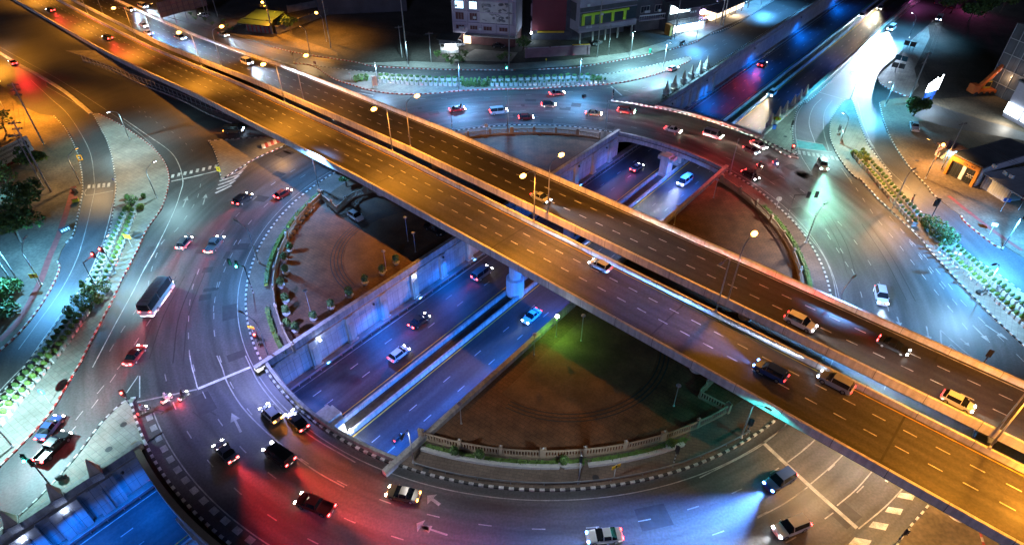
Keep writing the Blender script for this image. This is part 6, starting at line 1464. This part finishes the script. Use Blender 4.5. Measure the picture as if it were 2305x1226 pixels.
def make_vehicle(kind, paint, head, tail, rm=None):
    L, S, wr = SH[kind]; root = empty('car' if kind in ('sedan', 'hatchback', 'suv') else {'van': 'van', 'pickup': 'pickup_truck', 'bus': 'bus'}[kind])
    body, glass = car_meshes(kind)
    body.build('body', PM[paint], root); glass.build('windows', M['car_glass'], root)
    wx = (-L * .30, L * .31) if kind != 'bus' else (-2.5, 2.6)
    for x in wx:
        for sd in (-1, 1):
            g = MB(); w = S[3][1] - .06; g.tube([(x, sd * (w - .12), wr), (x, sd * (w + .1), wr)], wr, 14); wh = g.build('wheel', M['tyre'], root)
            g = MB(); g.tube([(x, sd * (w + .06), wr), (x, sd * (w + .115), wr)], wr * .62, 10); g.build('rim', M['rim'], wh)
    zl = S[-2][2] - .12; zt = S[1][2] - .16; k = 1.15 if (head or tail) else 1.0
    for sd in (-1, 1):
        g = MB(); g.ball((L / 2 - .10, sd * (S[-1][1] - .06), zl), (.16, .20 * k, .12 * k), 10, 6); g.build('headlight', HM[head] if head else M['lamp_clear'], root, smooth_=True)
        g = MB(); g.box((-L / 2 + .0, sd * (S[0][1] - .12), zt), (.16, .30 * k, .17 * k)); g.build('tail_light', TM[tail] if tail else M['lamp_red_off'], root)
    g = MB(); g.box((-L / 2 - .085, 0, .62), (.02, .42, .14)); g.build('number_plate', M['sign_white'], root)
    if kind == 'bus':
        g = MB()
        for i in range(9): g.box((-3.6 + i * .85, 0, 3.02), (.5, 1.3, .06))
        g.build('roof_ribs', PM[paint], root)
    return root
PROTO = {}
def vehicle(kind, paint, head, tail, loc, ang, label, group=None, eh=0.0, et=0.0, pitch=0.0):
    key = (kind, paint, head, tail)
    if key in PROTO: o = copy_tree(PROTO[key][0]);
    else: o = make_vehicle(*key); PROTO[key] = [copy_tree(o)]; [C.objects.unlink(x) for x in [PROTO[key][0]] + list(PROTO[key][0].children_recursive)]
    if key in PROTO and o is None: pass
    o.location = loc; o.rotation_euler = (0, pitch, ang); o.scale = (.88,) * 3; o['label'] = label
    o['category'] = {'van': 'van', 'pickup': 'pickup truck', 'bus': 'bus'}.get(kind, 'car')
    if group: o['group'] = group
    L = SH[kind][0]
    if eh: add_light('headlight_beam', o, (L / 2 + .35, 0, .75), eh * .026, HEADC[head], 'SPOT', (1, 0, 0), 130, .3, .12, beam=.035)
    if et: add_light('tail_light_glow', o, (-L / 2 - .35, 0, .85), et * .09, (1, .03, .03) if tail != 'amber' else (1, .28, .03), 'SPOT', (-1, 0, 0), 130, .3, .12, beam=.042)
    return o
def path3(pts, zone):
    if zone == 'd': P = [deck_at(*p) for p in pts]
    else: P = [at(p[0], p[1], FLOOR if zone == 'u' else 0.0) for p in pts]
    P = smooth(P, 1.0) if len(P) > 2 else [tuple(p) for p in P]; return P
def lane(pts, kp, head, tail, zone, label, group, eh, et, t=.5):
    """one vehicle part way along a lane drawn in its direction of travel"""
    P = resample(path3(pts, zone), .5); ln = len(P) - 1; k, pt = kp.split(':')
    j = min(ln - 1, max(1, int(t * ln))); d = Vector(P[j + 1]) - Vector(P[j - 1])
    vehicle(k, pt, head, tail, P[j], math.atan2(d.y, d.x), label, group, eh, et, -math.atan2(d.z, d.xy.length))
GL, GD, GF, GU, GR, GT, GW = 'traffic on the left main road', 'traffic on the nearer flyover', 'traffic on the farther flyover', 'traffic in the underpass', 'traffic round the ring', 'traffic on the upper roads', 'traffic coming down the right road'
ET = 420
for a in (
 ([(358, 626), (410, 560), (475, 483)], 'hatchback:grey', 'white', 'red', 'g', 'grey hatchback with red tail lamps in the outer lane of the left main road', GL, 500, ET),
 ([(441, 561), (530, 468), (630, 398)], 'suv:black', 'white', 'red', 'g', 'black SUV with red tail lamps on the left main road below the flyover', GL, 500, ET * 1.3, .62),
 ([(437, 618), (490, 550), (538, 501)], 'pickup:grey', 'white', 'red', 'g', 'grey pickup with red tail lamps beside the cyan signal on the left', GL, 400, ET),
 ([(275, 786), (350, 690), (420, 588)], 'bus:white', 'white', 'red', 'g', 'white bus with red tail lamps on the left main road', GL, 600, ET * 1.6),
 ([(236, 902), (310, 800), (392, 700)], 'sedan:red', 'white', 'red', 'g', 'dark red sedan with red tail lamps in the lane right of the white bus', GL, 500, ET, .45),
 ([(12, 1128), (110, 1025), (226, 910)], 'pickup:black', 'white', 'red', 'g', 'black pickup with red tail lamps beside the lower left island', GL, 500, ET),
 ([(20, 1092), (90, 1000), (156, 918)], 'sedan:blue', 'white', 'red', 'g', 'blue sedan with tail lamps in the kerb lane beside the planter island', GL, 400, ET * .7, .7),
 ([(588, 473), (640, 440), (690, 412)], 'hatchback:red', 'white', 'red', 'g', 'red hatchback entering below the flyover by the plaza corner', GL, 300, ET * .7),
 ([(546, 1057), (505, 1015), (475, 980)], 'sedan:grey', 'white', 'red', 'g', 'grey sedan with red tail lamps at the outer left of the ring', GR, 300, ET * 2),
 ([(695, 1072), (625, 1025), (565, 983)], 'van:black', 'white', 'red', 'g', 'black van with strong red tail lamps in the middle lane of the ring', GR, 300, ET * 3),
 ([(645, 967), (612, 935), (580, 905)], 'hatchback:silver', 'white', 'amber', 'g', 'silver hatchback with orange tail lamps by the inner kerb of the ring', GR, 1500, ET),
 ([(709, 989), (668, 950), (632, 909)], 'sedan:black', 'white', 'red', 'g', 'black sedan with red tail lamps hugging the inner ring kerb', GR, 300, ET * .7),
 ([(800, 1170), (710, 1140), (630, 1106)], 'pickup:red', 'warm', 'red', 'g', 'dark red pickup with red tail lamps at the bottom left of the ring', GR, 300, ET * 2.4),
 ([(1130, 1147), (960, 1126), (808, 1094)], 'sedan:bronze', 'warm', 'amber', 'g', 'bronze sedan with dim orange lamps alone on the dark bottom of the ring', GR, 120, 40, .7),
 ([(1842, 1028), (1700, 1115), (1540, 1168)], 'suv:blue', 'blue', 'red', 'g', 'blue SUV with blue headlamps on the lower right of the ring', GR, 26000, 120, .35),
 ([(1862, 1148), (1780, 1190), (1680, 1222)], 'suv:white', 'white', 'red', 'g', 'white SUV with white headlamps at the bottom right of the ring', GR, 3200, 60),
 ([(1450, 1202), (1290, 1216), (1133, 1221)], 'sedan:white', 'blue', 'red', 'g', 'white sedan with blue headlamps at the bottom edge of the ring', GR, 3500, 40, .3),
 ([(950, 264), (1030, 250), (1115, 241)], 'sedan:red', 'white', 'red', 'g', 'red sedan on the upper ring beyond the far flyover barrier', GR, 900, ET),
 ([(985, 276), (1120, 256), (1262, 247)], 'van:silver', 'white', 'red', 'g', 'silver van in the middle lane of the upper ring', GR, 1400, ET),
 ([(1075, 279), (1180, 269), (1300, 269)], 'hatchback:red', 'ice', 'red', 'g', 'red hatchback next to the upper plaza fence', GR, 1200, ET),
 ([(1150, 240), (1240, 240), (1325, 243)], 'hatchback:black', 'ice', 'red', 'g', 'black hatchback in the outer lane of the upper ring', GR, 1200, ET),
 ([(1270, 257), (1340, 260), (1402, 266)], 'sedan:bronze', 'warm', 'red', 'g', 'bronze sedan on the upper ring before the bridge', GR, 900, ET * .6),
 ([(1340, 249), (1410, 255), (1482, 269)], 'suv:red', 'green', 'red', 'g', 'red SUV in the outer lane just before the ring bridge', GR, 900, ET),
 ([(1460, 284), (1515, 297), (1570, 311)], 'sedan:white', 'warm', 'red', 'g', 'white sedan with warm headlamps on the ring bridge', GR, 1500, ET * .6),
 ([(1562, 297), (1605, 309), (1650, 325)], 'van:white', 'warm', 'red', 'g', 'white van with warm headlamps on the ring bridge', GR, 1500, ET * .6),
 ([(1683, 320), (1706, 331), (1730, 343)], 'sedan:silver', 'white', 'red', 'g', 'silver sedan with white headlamps past the ring bridge by the striped kerb', GR, 1200, ET * .5),
 ([(1686, 341), (1700, 348), (1716, 357)], 'hatchback:grey', 'ice', 'red', 'g', 'grey hatchback behind the motorbikes right of the ring bridge', GR, 900, ET * .5, .2),
 ([(1660, 383), (1687, 398), (1714, 416)], 'sedan:black', 'white', 'red', 'g', 'black sedan with white headlamps by the red-lit plaza corner', GR, 900, ET * 1.5),
 ([(1830, 300), (1848, 370), (1878, 440)], 'suv:silver', 'green', 'dim', 'g', 'silver SUV with greenish lamps coming down past the right crossing', GW, 3600, 40, .6),
 ([(1964, 617), (1980, 670), (1990, 735)], 'suv:white', 'ice', 'dim', 'g', 'white SUV with bright headlamps heading down the right of the ring', GW, 5200, 40),
 ([(2022, 55), (1980, 88), (1930, 130)], 'van:white', 'ice', 'dim', 'g', 'white van with glaring headlamps on the right service road', GW, 40000, 40, .2),
 ([(1177, 221), (1260, 213), (1330, 203)], 'sedan:grey', 'white', 'red', 'g', 'grey sedan with red tail lamps below the top island', GT, 700, ET * .6),
 ([(1455, 182), (1510, 160), (1566, 134)], 'hatchback:white', 'white', 'red', 'g', 'white hatchback with red tail lamps passing the pale tip of the top island', GT, 900, ET),
 ([(462, 68), (505, 82), (546, 98)], 'sedan:silver', 'ice', 'dim', 'g', 'silver sedan with white headlamps on the upper left service road', GT, 2600, 40),
 ([(255, -2), (310, 14), (370, 34)], 'van:white', 'ice', 'dim', 'g', 'white van with headlamps near the brown billboard at the top left', GT, 5000, 40, .6),
 ([(262, 14), (328, 37)], 'pickup:silver', 'ice', 'dim', 'g', 'silver pickup with headlamps beside the upper left ramp barrier', GT, 2200, 40),
 ([(65, 174), (0, 118)], 'sedan:red', 'white', 'red', 'g', 'red sedan with red tail lamps at the left picture edge', 'traffic on the left slip road', 1000, ET * .4),
 ([(480, 297), (530, 298), (580, 293)], 'van:bronze', 'ice', 'amber', 'g', 'bronze van in orange light under the flyover near the pier', GR, 900, 500),
 ([(262, 36), (360, 74), (466, 108)], 'sedan:white', 'ice', 'dim', 'd', 'white sedan with headlamps in the outer lane at the top of the far flyover', GF, 2000, 0, .35),
 ([(262, 36), (360, 74), (466, 108)], 'suv:silver', 'ice', 'dim', 'd', 'silver SUV with headlamps in the outer lane at the top of the far flyover', GF, 2000, 0, .75),
 ([(256, 46), (340, 80), (428, 112)], 'hatchback:white', 'blue', 'dim', 'd', 'white hatchback with blue headlamps at the top of the far flyover', GF, 4000, 0),
 ([(518, 130), (580, 154), (643, 180)], 'van:white', 'ice', 'dim', 'd', 'white van with headlamps on the far flyover left of the ring', GF, 5000, 0, .35),
 ([(1033, 364), (1270, 474), (1510, 584)], 'sedan:silver', 'ice', 'dim', 'd', 'silver sedan with headlamps on the far flyover over the underpass', GF, 3000, 0, .45),
 ([(1632, 648), (1960, 812), (2300, 985)], 'suv:white', 'white', 'dim', 'd', 'white SUV with headlamps in the inner lane of the far flyover', GF, 3000, 0, .3),
 ([(1632, 648), (1960, 812), (2300, 985)], 'hatchback:white', 'white', 'dim', 'd', 'white hatchback with headlamps at the right end of the far flyover', GF, 3000, 0, .82),
 ([(1842, 706), (2060, 808), (2300, 922)], 'sedan:black', 'white', 'red', 'd', 'black sedan with red tail lamps in the outer lane of the far flyover', GF, 160, 500, .4),
 ([(190, 54), (110, 24), (45, 0)], 'sedan:black', 'white', 'red', 'd', 'black sedan with tail lamps at the foot of the near ramp', GD, 300, ET * .6),
 ([(330, 128), (240, 88), (155, 54)], 'suv:black', 'warm', 'red', 'd', 'black SUV with tail lamps on the near flyover ramp', GD, 300, ET * .6),
 ([(2300, 1090), (1760, 806), (1210, 534)], 'suv:silver', 'ice', 'dim', 'd', 'silver SUV with headlamps in the inner lane of the near flyover', GD, 700, 0, .3),
 ([(2300, 1090), (1760, 806), (1210, 534)], 'hatchback:white', 'ice', 'dim', 'd', 'white hatchback with headlamps on the near flyover over the underpass', GD, 700, 0, .82),
 ([(2072, 1018), (1740, 846), (1412, 662)], 'suv:blue', 'blue', 'dim', 'd', 'blue SUV with blue headlamps in the middle lane of the near flyover', GD, 6000, 0, .45),
 ([(848, 800), (990, 692), (1136, 582)], 'sedan:black', 'white', 'red', 'u', 'black sedan with red tail lamps in the lower underpass', GU, 200, ET * .5, .3),
 ([(848, 800), (990, 692), (1136, 582)], 'van:grey', 'white', 'red', 'u', 'grey van with red tail lamps near the underpass pier', GU, 200, ET * .5, .8),
 ([(728, 938), (900, 800), (1120, 636)], 'hatchback:white', 'white', 'dim', 'u', 'white hatchback in the median lane of the lower underpass', GU, 300, 160, .4),
 ([(1372, 424), (1430, 383), (1490, 340)], 'sedan:grey', 'white', 'red', 'u', 'grey sedan with tail lamps before the upper bridge in the underpass', GU, 120, 160),
 ([(1647, 200), (1712, 150), (1772, 102)], 'suv:red', 'white', 'red', 'u', 'red SUV with tail lamps beyond the upper bridge in the underpass', GU, 200, ET * .5),
 ([(1268, 652), (1190, 722), (1110, 790)], 'sedan:white', 'ice', 'dim', 'u', 'white sedan with headlamps alone on the lower underpass right carriageway', GU, 600, 0),
 ([(1592, 374), (1520, 428), (1450, 482)], 'van:white', 'white', 'dim', 'u', 'white van with headlamps leaving the upper bridge in the underpass', GU, 4000, 0, .4),
 ([(1802, 158), (1730, 220), (1655, 282)], 'suv:white', 'warm', 'dim', 'u', 'white SUV with warm headlamps beyond the upper bridge in the underpass', GU, 1600, 0),
 ([(1978, 4), (1940, 38), (1895, 78)], 'van:silver', 'ice', 'dim', 'u', 'silver van with headlamps far up the underpass at the top right', GU, 2000, 0),
 ([(2008, 0), (1950, 46)], 'suv:grey', 'warm', 'dim', 'u', 'grey SUV with warm headlamps far up the underpass at the top right', GU, 1800, 0)): lane(*a)
# parked vehicles
def parked(kind, paint, px, to, label, z=.165, head=None, eh=0):
    a, b = at(*px, z), at(*to, z); d = b - a; vehicle(kind, paint, head, None, a, math.atan2(d.y, d.x), label, None, eh, 0)
parked('hatchback', 'white', (801, 491), (835, 512), 'white hatchback parked in the dark left plaza')
parked('pickup', 'black', (980, 521), (1010, 538), 'black pickup parked in the left plaza beside the flyover')
parked('pickup', 'white', (2056, 290), (2050, 272), 'white pickup with open bed parked on the right lot by the round tree')
parked('sedan', 'white', (459, 38), (445, 36), 'white sedan parked on the sandy verge with its lamps on', .16, 'warm', 120)
parked('sedan', 'black', (2203, 985), (2208, 965), 'black sedan parked in the gap between the flyovers at the lower right', .02)
parked('van', 'white', (2112, 46), (2106, 58), 'white van with lit lamps at the far end of the dark field kerb', .14, 'ice', 500)
parked('sedan', 'black', (1122, 107), (1136, 108), 'black car parked under the canopy of the mural building', .18)
parked('sedan', 'grey', (1345, 101), (1340, 104), 'grey car parked under the grey building on posts', .14)
parked('van', 'white', (1030, 104), (1040, 103), 'white van beside the lit pavilion', .18)
# motorbikes and riders
def wheel(g, x, r):
    n = 14
    for k in range(n):
        a, b = 2 * math.pi * k / n, 2 * math.pi * (k + 1) / n
        g.beam((x + r * math.cos(a), 0, r + r * math.sin(a)), (x + r * math.cos(b), 0, r + r * math.sin(b)), .09, .09)
def motorbike(px, to, label, paint, head, tail, eh=0, et=0, z=.0):
    a, b = at(*px, z), at(*to, z); d = b - a; root = empty('motorbike', a, math.atan2(d.y, d.x), label, 'motorbike')
    for x in (-.62, .62):
        g = MB(); wheel(g, x, .28); w = g.build('wheel', M['tyre'], root); g = MB(); g.tube([(x, -.05, .28), (x, .05, .28)], .15, 10); g.build('hub', M['rim'], w)
    g = MB(); g.beam((-.7, 0, .62), (.05, 0, .58), .24, .18); g.beam((.05, 0, .45), (.35, 0, .5), .22, .22); g.beam((.33, 0, .45), (.42, 0, .95), .26, .12); g.beam((-.45, 0, .32), (.15, 0, .32), .2, .22); g.build('body', PM[paint], root)
    g = MB(); g.box((-.3, 0, .74), (.75, .24, .09)); g.build('seat', M['black_paint'], root)
    g = MB(); g.beam((.42, 0, .95), (.62, 0, .28), .08, .08); g.tube([(.32, -.36, 1.02), (.42, -.1, .98), (.42, .1, .98), (.32, .36, 1.02)], .022, 6); g.build('handlebar', M['dark_steel'], root)
    g = MB(); g.ball((.52, 0, .86), (.12, .15, .12), 10, 6); g.build('headlight', HM[head] if head else M['lamp_clear'], root, smooth_=True)
    g = MB(); g.box((-.76, 0, .62), (.1, .24, .14)); g.build('tail_light', TM[tail] if tail else M['lamp_red_off'], root)
    if eh: add_light('headlight_beam', root, (.75, 0, .85), eh * .03, HEADC[head], 'SPOT', (1, 0, 0), 130, .3, beam=.04)
    if et: add_light('tail_light_glow', root, (-.95, 0, .6), et, (1, .03, .03), 'POINT')
    return root
SK = mat('skin', (.30, .18, .12), .6, .1, 3); HELM = {k: mat('helmet_' + k, v, .3, .05, 2) for k, v in {'white': (.6, .6, .6), 'black': (.02, .02, .02), 'red': (.35, .03, .03)}.items()}
CLOTH = {k: mat('shirt_' + k, v, .9, .2, 6) for k, v in {'grey': (.22, .22, .24), 'dark': (.03, .03, .04), 'white': (.5, .5, .5), 'blue': (.05, .10, .28)}.items()}
def skin_fig(name, nodes, edges, m, parent):
    me = bpy.data.meshes.new(name); me.from_pydata([n[:3] for n in nodes], edges, []); o = bpy.data.objects.new(name, me); C.objects.link(o); o.parent = parent
    md = o.modifiers.new('skin', 'SKIN'); md.use_smooth_shade = True
    if not me.skin_vertices: pass
    lay = me.skin_vertices[0].data if me.skin_vertices else None
    if lay:
        for i, n in enumerate(nodes): lay[i].radius = (n[3], n[3] * (n[4] if len(n) > 4 else 1)); lay[i].use_root = (i == 0)
    sb = o.modifiers.new('sub', 'SUBSURF'); sb.levels = sb.render_levels = 1; me.materials.append(m); return o
def rider(bike, label, shirt, helm):
    """seated figure: hands on the grips, feet on the foot rests"""
    root = empty('person', bike.location, bike.rotation_euler.z, label, 'person')
    N = [(-.28, 0, .86, .15, 1.15), (-.24, 0, 1.06, .15, 1.1), (-.14, 0, 1.30, .17, 1.25), (-.10, 0, 1.42, .10), (-.07, 0, 1.50, .055), (-.04, 0, 1.62, .105),
         (-.12, .20, 1.38, .07), (.04, .27, 1.16, .055), (.27, .32, 1.06, .04), (.34, .33, 1.05, .035), (-.12, -.20, 1.38, .07), (.04, -.27, 1.16, .055), (.27, -.32, 1.06, .04), (.34, -.33, 1.05, .035),
         (-.18, .11, .84, .10), (.16, .16, .74, .08), (.10, .17, .40, .06), (.06, .17, .24, .05), (.2, .18, .22, .04), (-.18, -.11, .84, .10), (.16, -.16, .74, .08), (.10, -.17, .40, .06), (.06, -.17, .24, .05), (.2, -.18, .22, .04)]
    E = [(0, 1), (1, 2), (2, 3), (3, 4), (4, 5), (2, 6), (6, 7), (7, 8), (8, 9), (2, 10), (10, 11), (11, 12), (12, 13), (0, 14), (14, 15), (15, 16), (16, 17), (17, 18), (0, 19), (19, 20), (20, 21), (21, 22), (22, 23)]
    skin_fig('body', N, E, CLOTH[shirt], root)
    g = MB(); g.ball((-.035, 0, 1.66), (.15, .135, .145), 12, 8); g.build('helmet', HELM[helm], root, smooth_=True)
    g = MB(); g.ball((.06, 0, 1.60), (.055, .075, .085), 10, 8); g.ball((.118, 0, 1.595), (.018, .014, .02), 6, 4); fc = g.build('face', SK, root, smooth_=True)
    for sd in (-1, 1):
        g = MB(); g.ball((.36, sd * .335, 1.05), (.045, .05, .035), 8, 6)
        for k in range(4): g.tube([(.36, sd * (.30 + .022 * k), 1.075), (.40, sd * (.30 + .022 * k), 1.06), (.405, sd * (.30 + .022 * k), 1.03)], .010, 5)
        g.tube([(.34, sd * .30, 1.04), (.36, sd * .285, 1.02), (.39, sd * .29, 1.02)], .011, 5); g.build('hand', SK, root, smooth_=True)
for px, to, lab, pt, hd, tl, eh, et, rl, sh, hm in (((417, 896), (440, 878), 'black motorbike with glowing red tail lamp waiting at the left stop line', 'black', 'white', 'red', 250, 160, 'rider in dark clothes and black helmet on the red-lit motorbike at the stop line', 'dark', 'black'),
    ((379, 903), (400, 888), 'white motorbike waiting left of the red-lit one at the stop line', 'white', 'white', 'dim', 250, 40, 'rider in white shirt on the white motorbike at the stop line', 'white', 'white'),
    ((326, 929), (345, 915), 'grey motorbike close to the striped kerb at the lower left of the ring', 'grey', 'white', 'dim', 120, 30, 'rider in grey shirt on the motorbike at the striped kerb', 'grey', 'red'),
    ((1744, 374), (1765, 388), 'blue motorbike with bright headlamp right of the ring bridge', 'blue', 'ice', 'red', 900, 40, 'rider in blue shirt behind the bright headlamp right of the bridge', 'blue', 'white'),
    ((1709, 380), (1730, 394), 'black motorbike with warm headlamp beside the bright blue one', 'black', 'warm', 'red', 400, 40, 'rider in dark clothes on the warm-lit motorbike right of the bridge', 'dark', 'red')):
    mb = motorbike(px, to, lab, pt, hd, tl, eh, et); rider(mb, rl, sh, hm)
motorbike((170, 432), (184, 437), 'white and blue motorbike parked on the left verge by the kerb', 'white', None, None, z=.13)
motorbike((2054, 445 + 4), (2060, 440), 'dark motorbike parked on the right pavement', 'black', None, None, z=.13)
motorbike((898, 990), (915, 975), 'small dark motorbike at the edge of the lower underpass lane', 'black', None, 'dim', z=FLOOR)
